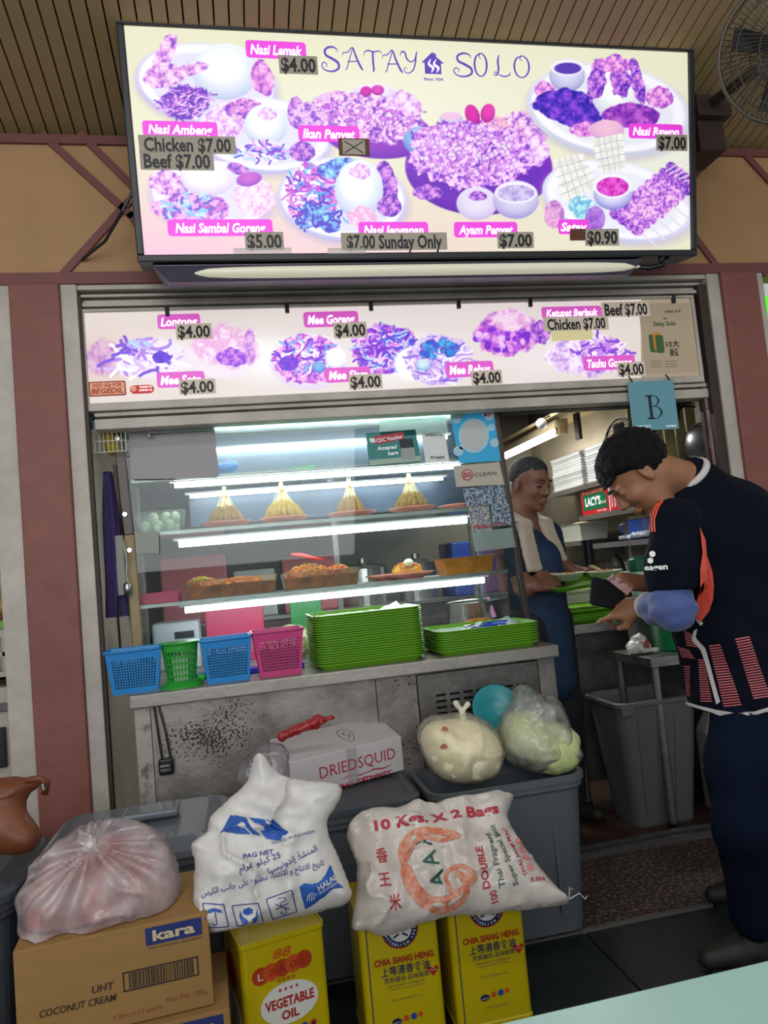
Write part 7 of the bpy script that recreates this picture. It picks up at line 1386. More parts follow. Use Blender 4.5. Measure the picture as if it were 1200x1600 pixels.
# --- bagged vegetables in the right tub
FC = Face((0, 2.40, .5), (1, 0, 0), (0, .25, .97))
t = thing('vegetable_bag', 'knotted bag of pale peeled cabbage leaves with red marks in the right tub', 'bag', (.62, 2.43, .48)); 
CO = [(700, 1224), (676, 1205), (662, 1180), (652, 1150), (656, 1130), (672, 1118), (700, 1116), (722, 1112), (750, 1120), (772, 1135), (786, 1160), (788, 1190), (778, 1215), (745, 1226)]
pc = Pillow(CO, FC, .105, .12, 31, .03, 11, 0, .6, .006); v, q = pc.mesh(); v[:, 2] = np.maximum(v[:, 2], .47); finish('plastic_skin', v, q, clearmat('clear_bag_film', 'fcfaf4', .28, .2, .6, var=.14, vscale=20, diff='fffcec'), t, True)
CI = [(720+(x-720)*.93, 1172+(y-1172)*.9+4) for x, y in CO]; pi2 = Pillow(CI, FC, .098, .11, 33, .020, 22, 0, .15, .006); v, q = pi2.mesh(); v[:, 2] = np.maximum(v[:, 2], .475); finish('pale_leaves', v, q, mat('pale_cabbage', 'fff8dc', .5, col2='f0e6bc', vscale=16, bump=.3, bscale=50), t, True)
for (x, y) in ((686, 1141), (684, 1168)): pc.patch('red_mark', [(x+5*math.cos(a)*(1+.3*math.sin(3*a)), y+4*math.sin(a)) for a in [.7*i for i in range(9)]], mat('faint_red_ink', 'b86a60', .6), t, .0012, 2)
kk = atP(722, 1112, FC.o+FC.n*.04, FC.n); sp = SDF().cap(kk-V3((0, 0, .02)), kk, .014, .008).cap(kk, kk+V3((-.018, 0, .03)), .006, .011, .008).cap(kk, kk+V3((.022, 0, .022)), .006, .010, .008); v, q = sp.mesh(.003); finish('knot', v, q, mat('milky_knot2', 'd8d4bc', .35), t, True)
t = thing('vegetable_bag', 'tall clear bag with two round green cabbages at the right end of the right tub', 'bag', (.9, 2.43, .48)); m_cab = mat('green_cabbage', 'dce0a4', .45, col2='b8c880', vscale=9, bump=.3, bscale=25, lo=.4, hi=.7)
for (x, y, r) in ((822, 1150, .088), (862, 1168, .092)):
    c = atP(x, y, FC.o, FC.n); c = np.array([c[0], 2.43+(.03 if x < 840 else -.02), max(c[2], .485+r*.9)]); sp = SDF().ell(c, (r*1.02, r, r*.92)); v, q = sp.mesh(.008, lambda P: -.005*np.abs(np.sin(np.arctan2(P[:, 1]-c[1], P[:, 0]-c[0])*4+P[:, 2]*30))+(fbm(P*14, 3, int(x))-.5)*.02); finish('cabbage', v, q, m_cab, t, True)
pb = Pillow([(778, 1150), (782, 1120), (800, 1098), (802, 1072), (822, 1068), (838, 1082), (845, 1092), (858, 1084), (872, 1096), (886, 1125), (896, 1160), (908, 1178), (902, 1196), (870, 1206), (835, 1210), (800, 1195), (784, 1175)], FC, .10, .075, 41, .022, 12, .0, .7, .006, 2); v, q = pb.mesh(); v[:, 2] = np.maximum(v[:, 2], .478); finish('plastic_skin', v, q, clearmat('clear_bag_film2', 'f6f6f2', .30, .14, 1.0, var=.22, vscale=14, diff='fafaf6'), t, True)
c = atY(775, 1102, 2.54); tag(MB().lathe([(0, 0), (.05, .004), (.082, .05), (.092, .052), (.086, .056), (.05, .012), (0, .01)], c+V3((0, .03, -.035)), 28, ((1, 0, 0), (0, .5, .86), (0, -.86, .5))).build('teal_bowl', mat('teal_plastic', '2a8c94', .35), smooth=True), 'teal plastic bowl leaning on the vented panel behind the vegetable bags', 'bowl')


# --- brown bag at the far left
FBg = Face((0, 2.06, .55), (1, 0, 0), (0, .2, .98)); t = thing('brown_bag', 'soft brown leather bag slumped on the dark tub at the far left edge', 'bag', (-.8, 2.12, .52)); m_lea = mat('brown_leather', '7a4424', .5, var=.3, vscale=7, bump=.2, bscale=40)
pl = Pillow([(-60, 1330), (-60, 1225), (0, 1216), (30, 1213), (62, 1217), (64, 1228), (46, 1238), (38, 1262), (52, 1280), (66, 1300), (60, 1325), (30, 1338)], FBg, .06, .08, 51, .02, 9, 0, .5, .007); v, q = pl.mesh(); finish('bag_body', v, q, m_lea, t, True); pl.stroke('seam', [(-20, 1244), (10, 1246), (36, 1238)], .004, mat('brown_seam', '5a3018', .6), t, .004)
MB().cyl(atY(66, 1224, 2.03), atY(68, 1234, 2.03), .006, n=10).build('buckle', MATS['chrome'], t); MB().tube([atY(40, 1220, 2.04), atY(62, 1216, 2.04), atY(74, 1222, 2.05), atY(70, 1240, 2.06)], .009, 8).build('strap', m_lea, t, smooth=True)

# --- foreground table top
t = thing('foreground_table', 'pale mint green laminate table top in the lower right foreground', 'table', (.6, .3, 0)); MB().hexa([(-.3, -.35, .725), (1.9, -.35, .725), (1.9, .808+.0, .725), (-.3, .79, .725), (-.3, -.35, .75), (1.9, -.35, .75), (1.9, .826, .75), (-.3, .793, .75)]).build('tabletop', mat('mint_laminate', 'a9cfc4', .25, var=.05, vscale=3), t, bev=.004)
MB().cyl((.8, .2, .01), (.8, .2, .725), .04, n=20).build('pedestal', m_steel, t); MB().cyl((.8, .2, 0), (.8, .2, .012), .25, n=28).build('foot_plate', m_dark, t)
# ================================================================ people
from mathutils.bvhtree import BVHTree
def nets_sparse(f, lo, hi, h, K=4, mar=.012):
    """same surface as nets(), but evaluates the field only near the surface"""
    lo = V3(lo); hi = V3(hi); nb = np.ceil((hi-lo)/(h*K)).astype(int)+1; n = nb*K+1
    cx = [lo[i]+h*K*np.arange(nb[i]+1) for i in range(3)]; G = np.stack(np.meshgrid(*cx, indexing='ij'), -1).reshape(-1, 3)
    Fc = np.concatenate([f(G[i:i+200000]) for i in range(0, len(G), 200000)]).reshape(nb+1)
    blk = np.full(nb, 1e9)
    for i in (0, 1):
        for j in (0, 1):
            for k in (0, 1): blk = np.minimum(blk, np.abs(Fc[i:nb[0]+i, j:nb[1]+j, k:nb[2]+k]))
    F = np.repeat(np.repeat(np.repeat(Fc[:-1, :-1, :-1], K, 0), K, 1), K, 2); F = np.pad(F, ((0, 1),)*3, mode='edge')
    A = np.argwhere(blk < h*K*.9+mar); off = np.stack(np.meshgrid(*[np.arange(K+1)]*3, indexing='ij'), -1).reshape(-1, 3)
    for s in range(0, len(A), 1500):
        I = (A[s:s+1500, None]*K+off[None]).reshape(-1, 3); F[tuple(I.T)] = f(lo+h*I)
    cache['F'] = F
    return nets(lambda P: 0, lo, lo+h*(n-1), h)
cache = {}
_nets0 = nets
def nets(f, lo, hi, h):
    if 'F' not in cache: return _nets0(f, lo, hi, h)
    F = cache.pop('F'); lo = V3(lo); n = np.array(F.shape); it = iter([0])
    st = {'i': 0}; flat = F.reshape(-1)
    def g(P): i = st['i']; st['i'] += len(P); return flat[i:i+len(P)]
    return _nets0(g, lo, lo+h*(n-1)-1e-9, h)
def smesh(S, h, it=2, disp=None, fn=None, lo=None, hi=None, m=.02):
    a, b = S.bounds(m); a = a if lo is None else np.maximum(a, lo); b = b if hi is None else np.minimum(b, hi)
    f = fn or ((lambda P: S(P)+disp(P)) if disp else S); v, q = nets_sparse(f, a, b, h); return relax(v, q, it), q
class Frame:
    def __init__(s, o, Rm): s.o = V3(o); s.R = np.array(Rm, float)
    def __call__(s, p): return s.o+s.R@V3(p)
    def loc(s, P): return (P-s.o)@s.R
def add_head(S, T, ears=True, k=.012, w=1.0):
    e = lambda c, r, k_=k, sub=False: S.ell(T(c), V3(r)*(1, w, 1), T.R, k_, sub)
    e((-.012, 0, .045), (.099, .077, .086)); e((.03, 0, -.02), (.066, .062, .083), .02); e((.035, 0, -.072), (.048, .052, .036), .02); e((.07, 0, -.094), (.02, .024, .016), .015)
    for s in (-1, 1):
        e((.062, s*.040, -.020), (.026, .021, .024), .015); S.cap(T((.084, s*.042, .033)), T((.094, s*.012, .030)), .009, .009, .01)
        e((.097, s*.031, .013), (.012, .017, .011), .008, True); e((.0785, s*.031, .012), (.0135, .0145, .0115), .003)
        S.cap(T((.084, s*.044, .012)), T((.091, s*.020, .011)), .0035, .0035, .004)
        e((.101, s*.012, -.024), (.010, .008, .007), .006)
        if ears: e((-.004, s*.080, .0), (.018, .008, .032), .006); e((-.0, s*.089, .004), (.009, .006, .018), .004, True); e((.0, s*.078, -.026), (.009, .007, .010), .006)
    S.cap(T((.090, 0, .024)), T((.113, 0, -.018)), .0085, .0125, .010); S.cap(T((.098, -.017, -.052)), T((.103, 0, -.049)), .0045, .0065, .006).cap(T((.103, 0, -.049)), T((.098, .017, -.052)), .0065, .0045, .006)
    S.cap(T((.095, -.014, -.063)), T((.100, 0, -.064)), .0055, .0075, .006).cap(T((.100, 0, -.064)), T((.095, .014, -.063)), .0075, .0055, .006)
def hair_fn(T, thick, hl, seed, w=1.0, curl=.006, fs=55):
    c = V3((-.012, 0, .045)); r = V3((.099, .077*w, .086))+thick
    def f(P):
        X = T.loc(P); Y_ = X-c; k0 = np.linalg.norm(Y_/r, axis=1); k1 = np.linalg.norm(Y_/(r*r), axis=1)+1e-9; d = k0*(k0-1)/k1+(fbm(X*fs+40, 3, seed)-.5)*curl*2
        zl = hl(X); return np.maximum(d, zl-X[:, 2])
    return f
def add_hand(S, T, curl=(.3, .3, .3, .3), spread=.0, thumb=((.045, .052, -.012), (.078, .055, -.026)), side=1, sc=1.0, k=.007):
    """x runs along the fingers, y to the thumb side (mirrored by side), z out of the back of the hand"""
    t = lambda p: T((p[0]*sc, p[1]*side*sc, p[2]*sc)); Y_ = (.031, .0105, -.0105, -.030); L = (.070, .078, .073, .056); kn = (.083, .088, .084, .074)
    for y, x in zip(Y_, kn): S.cap(t((0.0, y*.62, 0)), t((x, y, 0)), .0165*sc, .0115*sc, .012)
    S.ell(t((.04, .028, -.008)), V3((.03, .016, .014))*sc, T.R, .012)
    for i in range(4):
        p = V3((kn[i], Y_[i], 0)); a = 0; sp = spread*(1.5-i); r = .0098 if i < 3 else .0086
        for j, fr in enumerate((.45, .31, .24)):
            a += curl[i]*(.9, 1.15, .8)[j]; q = p+L[i]*fr*V3((math.cos(a)*math.cos(sp), math.sin(sp)*math.cos(a), -math.sin(a))); S.cap(t(p), t(q), r*sc, (r-.0009)*sc, .004); p = q; r -= .0009
    b = V3((.018, .026, -.006)); S.cap(t(b), t(thumb[0]), .014*sc, .0115*sc, .01).cap(t(thumb[0]), t(thumb[1]), .0115*sc, .0088*sc, .005)
def basis(f, up):
    f = V3(f)/np.linalg.norm(f); up = V3(up); l = np.cross(up, f); l /= np.linalg.norm(l); return np.stack([f, l, np.cross(f, l)], 1)
class Decal:
    """prints and piping laid on a garment: points are found where sight lines meet the cloth"""
    def __init__(s, v, q): s.t = BVHTree.FromPolygons(v.tolist(), q.tolist())
    def hit(s, px, py, lift):
        d = Vector(ray(px, py)).normalized(); r = s.t.ray_cast(Vector(CAM), d)
        k = 0
        while (r[0] is None or r[3] > 2.75) and k < 14:
            k += 1; d = Vector(ray(px+(1150-px)*.012*k, py-1.5*k)).normalized(); r = s.t.ray_cast(Vector(CAM), d)
        if r[0] is None: r = s.t.find_nearest(Vector(CAM)+d*2.1)
        n = r[1] if r[1].dot(d) < 0 else -r[1]; return np.array(r[0]+n*lift)
    def poly(s, name, pts, m, par, lift=.003, n=6):
        P = np.array(pts, float); c = P.mean(0); R_ = [c+(P-c)*k/n for k in range(1, n+1)]; V = np.concatenate([[c]]+R_); k = len(P); fs = [(0, 1+i, 1+(i+1) % k) for i in range(k)]
        for j in range(n-1): fs += [(1+j*k+i, 1+(j+1)*k+i, 1+(j+1)*k+(i+1) % k, 1+j*k+(i+1) % k) for i in range(k)]
        return finish(name, np.array([s.hit(x, y, lift) for x, y in V]), fs, m, par)
    def band(s, name, A, B, m, par, lift=.003, n=30, solid=0):
        """strip between two polylines of photo points"""
        def rs(L): L = np.array(L, float); t = np.r_[0, np.cumsum(np.hypot(*np.diff(L, axis=0).T))]; u = np.linspace(0, t[-1], n); return np.stack([np.interp(u, t, L[:, k]) for k in (0, 1)], 1)
        A, B = rs(A), rs(B); C = [A, (A+B)/2, B]; V = [s.hit(*p, lift) for L in C for p in L]
        return finish(name, np.array(V), [(j*n+i, j*n+i+1, (j+1)*n+i+1, (j+1)*n+i) for j in (0, 1) for i in range(n-1)], m, par, smooth=True, solid=solid)
    def text(s, st, p0, p1, hpx, m, par, bold=.02, lift=.004):
        p0 = np.array(p0, float); d = np.array(p1, float)-p0; L = np.linalg.norm(d); d /= L; e = np.array([d[1], -d[0]])
        return text('lettering', st, None, None, None, hpx/.72, m, par, bold=bold, width=L, fmap=lambda A: np.array([s.hit(*(p0+d*a+e*b), lift) for a, b in A]))

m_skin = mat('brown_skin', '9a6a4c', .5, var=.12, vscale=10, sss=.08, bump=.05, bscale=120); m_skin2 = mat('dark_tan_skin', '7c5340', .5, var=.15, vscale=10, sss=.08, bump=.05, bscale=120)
m_hair = mat('black_hair', '090706', .6, spec=.2, bump=.8, bscale=160, var=.4, vscale=60); m_hairg = mat('greying_hair', '1e1c1b', .7, bump=.8, bscale=200, col2='5a5a5a', vscale=120, lo=.5, hi=.7)
# ---- customer in the navy football shirt, seen from behind his left side
Y = atY; N_ = {}
cu = thing('person', 'man in a navy football shirt with coral side stripe, head bowed over an open wallet', 'person', (1.42, 2.08, 0))
f_h = V3((-.60, .28, -.75)); TH = Frame(Y(1001, 740, 2.03), basis(f_h, (-.7, .25, .66)))
neck = Y(1082, 752, 2.05); chest = Y(1112, 850, 2.05); bel = Y(1140, 970, 2.05); pel = Y(1165, 1075, 2.05)
shL = Y(1056, 815, 1.89); shR = Y(1070, 800, 2.24); elL = Y(1052, 950, 1.88); wrL = Y(1008, 947, 2.10); elR = Y(1050, 935, 2.30); wrR = Y(1012, 912, 2.26)
B_ = SDF(); add_head(B_, TH)
B_.cap(TH((-.03, 0, -.03)), neck, .056, .056, .03).cap(neck, chest, .05, .10, .03).cap(chest, pel, .12, .13, .05).cap(shL, shR, .055, .055, .04)
B_.chain([shL, elL, wrL], [.052, .042, .028], .02).chain([shR, elR, wrR], [.05, .042, .028], .02)
hipL = Y(1160, 1100, 1.99); hipR = Y(1172, 1100, 2.12); knL = Y(1160, 1290, 1.95); knR = Y(1172, 1265, 2.2); anL = Y(1182, 1462, 2.0); anR = Y(1182, 1392, 2.33)
anL[2] = max(anL[2], .085); anR[2] = max(anR[2], .085)
B_.chain([hipL, knL, anL], [.085, .055, .04], .03).chain([hipR, knR, anR], [.085, .055, .04], .03)
hdL = Y(950, 955, 2.22)-wrL; TL = Frame(wrL+(hdL/np.linalg.norm(hdL))*.012, basis(hdL, (.25, -.85, .35)))
add_hand(B_, TL, (.12, .55, .75, .8), .03, ((.05, .045, -.03), (.085, .040, -.04)), side=-1 if 0 else 1, sc=1.05)
hdR = Y(972, 908, 2.24)-wrR; TR_ = Frame(wrR+(hdR/np.linalg.norm(hdR))*.008, basis(hdR, (.1, -.65, .75)))
add_hand(B_, TR_, (.85, .95, 1.0, 1.05), .0, ((.055, .048, -.03), (.085, .03, -.05)), side=-1, sc=1.0)
v, q = smesh(B_, .005); body = finish('body', v, q, m_skin, cu, True)
def hl_c(X): return (fbm(X*140, 2, 3)-.5)*.016+np.where(X[:, 0] > .055, .055, np.where(X[:, 0] > .01, .03+(X[:, 0]-.01)*.7, -.035+np.where(X[:, 0] < -.045, -.035, 0)+np.clip(X[:, 0]+.03, 0, .04)*1.6))
HS = SDF().ell(TH((-.012, 0, .045)), (.125, .125, .125)); v, q = smesh(HS, .004, 1, fn=hair_fn(TH, .013, hl_c, 5, curl=.010, fs=70)); finish('hair', v, q, m_hair, cu, True)
for s in (-1, 1):
    mb = MB().tube([TH((.090, s*.044, .037)), TH((.101, s*.028, .042)), TH((.104, s*.012, .038))], [.003, .004, .003], 6); mb.build('eyebrow', m_hair, cu)
# shirt
S_ = SDF().cap(Y(1080, 752, 2.05), chest, .070, .145, .05).cap(Y(1098, 762, 2.05), Y(1150, 812, 2.06), .066, .105, .05).cap(chest, bel, .150, .155, .08).cap(bel, pel+V3((0, 0, -.04)), .160, .172, .08)
S_.cap(shL, shR, .060, .068, .06).ell(Y(1140, 815, 2.06), (.12, .17, .11), None, .08).ell(Y(1165, 880, 2.06), (.10, .16, .16), None, .08)
SA_ = SDF().chain([shL, (shL+elL)/2, elL+V3((.0, 0, -.01))], [.066, .070, .068], .05); S_.chain([shR, elR], [.075, .08], .05)
cutz = Y(1140, 1120, 1.9)[2]; slv = Y(1055, 921, 1.82)
def shirt(P):
    d = S_(P)+(fbm(P*V3((9, 9, 5)), 3, 12)-.5)*.022+.003*np.sin(P[:, 2]*40+P[:, 0]*25+4*np.sin(P[:, 1]*9)); r = np.linalg.norm(P-TH((-.02, 0, -.02)), axis=1)
    hem = cutz+.010*np.sin(P[:, 0]*18); arm = (P-slv)@V3((.06, .1, 1.0)); d2 = np.maximum(SA_(P)+(fbm(P*14, 3, 15)-.5)*.012, -arm); h = np.clip(.5+.5*(d-d2)/.03, 0, 1); d = d*(1-h)+d2*h-.03*h*(1-h)
    return np.maximum(d, hem-P[:, 2])
SU_ = SDF(); SU_.p = S_.p+SA_.p; v, q = smesh(SU_, .0065, 2, fn=shirt); m_navyc = mat('navy_jersey', '080c1a', .9, spec=.15, bump=.1, bscale=300); sh_ = finish('shirt', v, q, m_navyc, cu, True); D = Decal(v, q)
m_coral = mat('coral_panel', 'd8503c', .6); m_wpipe = mat('white_piping', 'c8c2c0', .6); m_orst = mat('orange_stripe', 'f0562c', .6); m_rst = mat('coral_dash', 'c8646a', .6)
D.poly('side_panel', [(1089, 823), (1097, 845), (1106, 868), (1113, 892), (1117, 915), (1116, 935), (1110, 955), (1098, 972), (1091, 966), (1091, 940), (1090, 915), (1090, 890), (1093, 865), (1091, 845)], m_coral, cu, .010, 14)
for k in range(3): x = 1012+4*k; D.band('shoulder_stripe', [(x+15, 783), (x+8, 793), (x+2, 812), (x+3, 831)], [(x+17.5, 784), (x+10.5, 794), (x+4.5, 812), (x+5.5, 831)], m_orst, cu, n=14)
D.band('side_piping', [(1085, 986), (1082, 1000), (1096, 1015), (1103, 1035), (1112, 1070), (1120, 1100)], [(1091, 982), (1088, 996), (1103, 1012), (1109, 1033), (1118, 1068), (1126, 1096)], m_wpipe, cu, .004)
D.band('cuff_piping', [(1088, 968), (1096, 978)], [(1092, 964), (1100, 974)], m_wpipe, cu, .004, n=6)
# dashed stripe columns on the lower shirt
def dashes(tl, tr, bl, br, n, name='dash_stripes'):
    V = []; Fs = []
    for i in range(n):
        for t0 in (i/n,):
            t1 = t0+.48/n; L0 = V3(tl)+(V3(bl)-tl)*t0; L1 = V3(tl)+(V3(bl)-tl)*t1; R0 = V3(tr)+(V3(br)-tr)*t0; R1 = V3(tr)+(V3(br)-tr)*t1; b = len(V)
            for s in (0, .5, 1): V += [D.hit(*(L0+(R0-L0)*s), .0035), D.hit(*(L1+(R1-L1)*s), .0035)]
            Fs += [(b, b+1, b+3, b+2), (b+2, b+3, b+5, b+4)]
    tag(finish(name, np.array(V), Fs, m_rst, cu), kind='stuff')
dashes((1108, 1008), (1126, 1006), (1132, 1106), (1160, 1103), 24); dashes((1148, 998), (1170, 994), (1178, 1094), (1204, 1090), 24); dashes((1092, 1030), (1102, 1030), (1096, 1098), (1114, 1098), 18); dashes((1070, 985), (1084, 992), (1074, 1010), (1090, 1012), 6); dashes((1060, 1010), (1078, 1015), (1068, 1028), (1088, 1030), 5); dashes((1070, 1040), (1080, 1040), (1074, 1088), (1080, 1090), 12)
D.band('hem_piping', [(1076, 1096), (1100, 1102), (1125, 1108), (1150, 1112), (1180, 1109), (1204, 1102)], [(1076, 1101), (1100, 1107), (1124, 1114), (1150, 1118), (1180, 1115), (1204, 1108)], m_wpipe, cu, .010)
D.text('eagen', (1009, 891), (1044, 889), 9, m_wt, cu, .03)
for (x, y) in ((1021, 866), (1018, 876)): D.poly('hex_mark', [(x+5*math.cos(R(60*i+30)), y+5*math.sin(R(60*i+30))) for i in range(6)], m_wt, cu, .004, 2)
# collar, sleeve lining (the blue forearm cloth) and cuffs
Cn = SDF(); cc = Y(1071, 744, 2.05); ax_ = V3((-.66, -.14, .74)); ax_ /= np.linalg.norm(ax_); e1 = np.cross(ax_, (0, 1., 0)); e1 /= np.linalg.norm(e1); e2 = np.cross(ax_, e1)
MB().tube([cc+e1*.069*math.cos(a)+e2*.073*math.sin(a) for a in [6.2832*i/40 for i in range(40)]], .011, 10, closed=True).build('collar', m_wpipe, cu, smooth=True)
mid = (elL+wrL)/2; FS_ = SDF().chain([elL+V3((.0, 0, .035)), elL, mid, wrL+(elL-wrL)*.12], [.048, .054, .047, .034], .04); v, q = smesh(FS_, .005, 1, lambda P: (fbm(P*22, 3, 6)-.5)*.010+.0025*np.sin(((P-elL)@V3((.5, .3, .9)))*130+3*np.sin(P[:, 0]*30)))
finish('blue_sleeve', v, q, mat('dusty_blue_cloth', '4c5c94', .8, sheen=.2, var=.15), cu, True)
dw = (elL-wrL)/np.linalg.norm(elL-wrL); MB().lathe([(.034, 0), (.041, .002), (.043, .014), (.038, .016)], wrL+dw*.014, 24, tuple(basis(dw, (0, 0, 1)).T[[1, 2, 0]])).build('cuff', m_wpipe, cu, smooth=True)
MB().lathe([(.030, 0), (.033, .004), (.034, .018), (.031, .02)], wrL-dw*.012, 24, tuple(basis(dw, (0, 0, 1)).T[[1, 2, 0]])).build('wristband', mat('orange_wristband', 'c84a28', .6, col2='e0b898', vscale=90, lo=.5, hi=.56), cu, smooth=True)
MB().lathe([(.036, 0), (.042, .004), (.042, .02), (.036, .022)], wrR+(elR-wrR)*.2, 20, tuple(basis(elR-wrR, (0, 0, 1)).T[[1, 2, 0]])).build('cuff', m_wpipe, cu, smooth=True)
# jeans and shoes
J_ = SDF().cap(pel+V3((0, -.04, -.03)), pel+V3((0, .04, -.03)), .10, .10, .05).chain([hipL, (hipL+knL)/2, knL, anL+V3((0, 0, .05))], [.090, .092, .074, .068], .04).chain([hipR, (hipR+knR)/2, knR, anR+V3((0, 0, .05))], [.112, .098, .074, .068], .04)
v, q = smesh(J_, .0075, 1, fn=lambda P: np.maximum(J_(P)+(fbm(P*V3((14, 14, 8)), 3, 16)-.5)*.022, np.maximum(P[:, 2]-cutz-.06, .055-P[:, 2]))); finish('jeans', v, q, mat('dark_blue_denim', '08152a', .9, spec=.15, var=.35, vscale=6, bump=.15, bscale=300), cu, True)
for an, dx in ((anL, .0), (anR, 0)):
    T_ = SDF().cap((an[0]+.03, an[1], .05), (an[0]-.06, an[1]+.012, .04), .042, .036, .03).cap((an[0]-.06, an[1]+.012, .04), (an[0]-.145, an[1]+.025, .032), .038, .03, .03).cap((an[0], an[1], .09), (an[0], an[1], .05), .038, .042, .02)
    v, q = smesh(T_, .006, 1, fn=lambda P: np.maximum(T_(P), .012-P[:, 2])); sh1 = finish('shoe', v, q, mat('dark_shoe', '26241f', .55, var=.3, vscale=14), cu, True); MB().prism([(an[0]+.065*math.cos(a)-.05+(-.055)*math.cos(a)*0-.04*(1-abs(math.sin(a)))*0+.045*math.cos(a), an[1]+.012-.0+.036*math.sin(a)) for a in [6.2832*i/20 for i in range(20)]], (0, 0, 0), (1, 0, 0), (0, 1, 0), (0, 0, 1), .016).build('sole', m_black, sh1)
# wallet and banknote in his hands
wc_ = Y(950, 930, 2.23); wl_ = thing('wallet', "open black wallet held in the bowed man's left hand", 'wallet', wc_-V3((0, 0, .04)))
FW = Face(wc_, (.93, -.1, -.28), (.22, .35, .9)); FW.v = FW.v-FW.u*(FW.u@FW.v); FW.v /= np.linalg.norm(FW.v); FW.n = np.cross(FW.u, FW.v)
m_wal = mat('black_leather', '0a0b10', .6, spec=.25, bump=.2, bscale=150)
for (a0, a1, l0, l1, ln) in ((-.055, .045, -.004, .004, 0), (-.068, .04, .012, .019, -.2)): MB().hexa([FW.P(a, b+ln*.02, l+(b+.04)*.12*(1 if l0 > .01 else -1)) for l in (l0, l1) for (a, b) in ((a0, -.045), (a1, -.045), (a1, .045), (a0, .045))]).build('flap', m_wal, wl_, bev=.003)
bn_ = thing('banknote', 'pale pink banknote pulled half out of the black wallet', 'banknote', Y(965, 912, 2.22)); fb = [Y(948, 905, 2.22), Y(958, 896, 2.22), Y(990, 921, 2.20), Y(980, 930, 2.20)]
MB().hexa([p+V3((0, s, 0)) for s in (-.0008, .0008) for p in (fb[3], fb[2], fb[1], fb[0])]).build('note', mat('pink_note', 'c8a09c', .6, col2='8c5a60', vscale=70, lo=.5, hi=.58), bn_)

# ---- server behind the counter end
sv = thing('person', 'man with greying hair and neck towel holding out a green tray of satay', 'person', (1.37, 3.22, 0))
fv = V3((.40, -.86, -.30)); TV = Frame(Y(827, 758, 3.14), basis(fv, (.12, -.25, .96))); c0 = V3((1.335, 3.25, 0)); fwd = V3((.55, -.83, 0)); fwd /= np.linalg.norm(fwd); lf_ = V3((-fwd[1], fwd[0], 0))
nk = TV((-.035, 0, -.15)); ch = V3((nk[0]*.5+c0[0]*.5, nk[1]*.5+c0[1]*.5, 1.20)); pv = V3((c0[0], c0[1], .92)); sL = V3((ch[0], ch[1], 1.325))+lf_*.165; sR = V3((ch[0], ch[1], 1.315))-lf_*.155
hR = Y(850, 917, 3.02); eR = (sR+hR)/2+V3((-.03, -.03, -.11)); wR = Y(834, 914, 3.02); hL_ = Y(908, 893, 3.28); eL = Y(872, 880, 3.3); wL = Y(897, 892, 3.27)
V_ = SDF(); add_head(V_, TV, w=1.0); V_.cap(TV((-.025, 0, -.05)), nk, .060, .062, .03).cap(nk, ch, .07, .11, .05).cap(ch, pv, .12, .125, .05).cap(sL, sR, .05, .05, .05).chain([sL, eL, wL], [.05, .043, .028], .02).chain([sR, eR, wR], [.05, .043, .028], .02)
hv = [pv+lf_*.08*s for s in (1, -1)]; av = [V3((c0[0], c0[1], .09))+lf_*.1*s for s in (1, -1)]
for a, b in zip(hv, av): V_.chain([a+V3((0, 0, -.05)), (a+b)/2+fwd*.02, b], [.09, .058, .04], .03)
d_ = hR-wR; Tr = Frame(wR, basis((.92, .1, .05), (-.2, -.75, .62))); add_hand(V_, Tr, (.45, .5, .5, .5), .02, ((.045, .045, .01), (.08, .05, .005)), side=1, sc=1.1)
Tl = Frame(wL, basis((1, -.15, -.1), (.0, .2, 1))); add_hand(V_, Tl, (.3, .35, .4, .4), .02, side=-1, sc=1.0)
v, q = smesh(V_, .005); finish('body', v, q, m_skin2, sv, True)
def hl_v(X): return (fbm(X*160, 2, 3)-.5)*.02+np.where(X[:, 0] > .045, .080, np.where(X[:, 0] > .0, .045+(X[:, 0])*.75, -.01+np.clip(X[:, 0]+.03, 0, .03)*1.5))
HS = SDF().ell(TV((-.012, 0, .045)), (.115, .115, .115)); v, q = smesh(HS, .004, 1, fn=hair_fn(TV, .0025, hl_v, 7, curl=.003, fs=90)); finish('hair', v, q, m_hairg, sv, True)
m_eye = mat('dark_eye', '1c1412', .3)
for s in (-1, 1):
    MB().tube([TV((.088, s*.046, .034)), TV((.100, s*.030, .040)), TV((.102, s*.014, .036))], [.002, .0032, .0025], 6).build('eyebrow', m_hairg, sv)
    MB().tube([TV((.086, s*.043, .008)), TV((.0925, s*.031, .0065)), TV((.092, s*.020, .0075))], [.0018, .003, .0018], 6).build('eye', m_eye, sv)
MB().tube([TV((.097, -.019, -.057)), TV((.1045, 0, -.0565)), TV((.097, .019, -.057))], [.0012, .0018, .0012], 6).build('lip_line', mat('dark_lip', '5a302c', .5), sv)
# shirt, apron, towel
m_nsh = mat('navy_work_shirt', '14283e', .85, var=.15); SV = SDF().cap(nk+V3((0, 0, -.05)), ch, .075, .128, .05).cap(ch, pv+V3((0, 0, -.1)), .128, .125, .05).cap(sL, sR, .066, .066, .05).cap(sL, sL*.42+eL*.58, .066, .062, .03).cap(sR, sR*.42+eR*.58, .066, .062, .03)
v, q = smesh(SV, .007, 1, lambda P: (fbm(P*12, 3, 9)-.5)*.016); finish('shirt', v, q, m_nsh, sv, True)
TA = SDF().cap(ch+fwd*.02, pv+V3((0, 0, -.25))+fwd*.005, .118, .118, .03); 
def apr(P): X = P-c0; a = X@fwd; l = X@lf_; return np.maximum(np.maximum(TA(P)-.012, .03-a), np.abs(l)-.13-.04*(P[:, 2] < 1.1))
v, q = smesh(TA, .008, 1, fn=apr); finish('apron', v, q, mat('blue_apron', '123050', .7, var=.2), sv, True)
J2 = SDF(); 
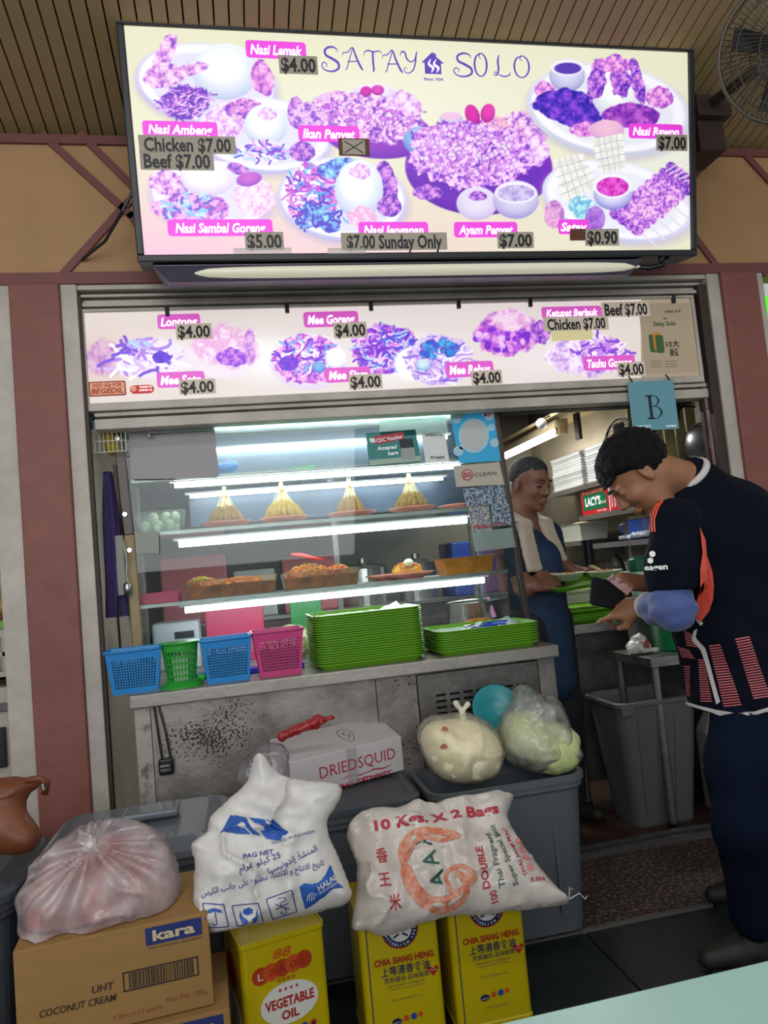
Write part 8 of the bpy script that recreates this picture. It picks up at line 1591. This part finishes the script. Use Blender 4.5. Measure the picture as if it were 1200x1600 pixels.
for a, b in zip(hv, av): J2.chain([a, (a+b)/2+fwd*.02, b+V3((0, 0, .02))], [.105, .08, .065], .03)
v, q = smesh(J2, .009, 1, fn=lambda P: np.maximum(J2(P), .05-P[:, 2])); finish('trousers', v, q, mat('dark_trousers', '14161e', .85), sv, True)
for b in av:
    T2 = SDF().cap(b-V3((0, 0, .045))-fwd*.03, b-V3((0, 0, .05))+fwd*.12, .042, .034, .02); v, q = smesh(T2, .008, 1, fn=lambda P: np.maximum(T2(P), .0125-P[:, 2])); finish('shoe', v, q, MATS['dark_shoe'], sv, True)
tw = SDF(); m_tow = mat('beige_towel', 'c2b09e', .95, bump=.4, bscale=200, sheen=.3)
for s, L in ((1, .17), (-1, .20)):
    a = nk+lf_*.07*s-fwd*.015+V3((0, 0, .02)); b = nk+lf_*.085*s+fwd*.075+V3((0, 0, -.045)); c = b+V3((0, 0, -L))+fwd*.045+lf_*.02*s
    for w_ in (-.03, -.01, .01, .03): tw.chain([a+lf_*w_*.4, b+lf_*w_, c+lf_*w_*1.3], [.017, .017, .014], .02)
tw.chain([nk+lf_*.07-fwd*.015+V3((0, 0, .02)), nk-fwd*.075+V3((0, 0, .03)), nk-lf_*.07-fwd*.015+V3((0, 0, .02))], [.02, .022, .02], .02)
v, q = smesh(tw, .0055, 1, lambda P: (fbm(P*40, 3, 3)-.5)*.008); finish('towel', v, q, m_tow, sv, True)
# the tray he holds, with bowls and skewers
tc = Y(908, 912, 3.10); ty = dup(tr0, (tc[0], tc[1], tc[2]-.004), label='green tray held by the server with two pale bowls of satay'); ty.rotation_euler = (R(4), R(-3), R(6))
if 'group' in ty: del ty['group']
m_bw = mat('pale_green_bowl', 'c4ccb8', .35); bwl = None
for k, (x, y, lab) in enumerate(((887, 899, 'pale shallow bowl at the left end of the held tray'), (945, 895, 'pale shallow bowl at the right end of the held tray'))):
    p = Y(x, y+8, 3.08+.02*k); bw = thing('shallow_bowl', lab, 'bowl', p, 'bowls on the held tray'); MB().lathe([(0, 0), (.05, 0), (.075, .028), (.082, .03), (.08, .034), (.05, .008), (0, .006)], p, 28).build('bowl_body', m_bw, bw, smooth=True)
    foodpile(p[0], p[1], p[2]+.018, .05, .045, .014, mat('satay_sauce', '5a2a14', .4, bump=.5), bw, 'satay_meat', 31+k)
    for j in range(6 if k == 0 else 3):
        a = V3((p[0]-.02, p[1]-.03+.012*j, p[2]+.034)); b = a+(V3((-.13, -.012*j+.02, .004+.002*j)) if k == 0 else V3((-.045, .01*j, .03)))
        o = MB().cyl(a, b, .0018, n=5).build('bamboo_stick', m_stick); tag(o, '%s bare bamboo stick poking %s bowl on the held tray' % (('frontmost', 'second', 'third', 'fourth', 'fifth', 'rearmost')[j if k == 0 else (0, 1, 5)[j]], 'left from the left' if k == 0 else 'up from the right'), 'stick', 'sticks from the left bowl' if k == 0 else 'sticks from the right bowl')
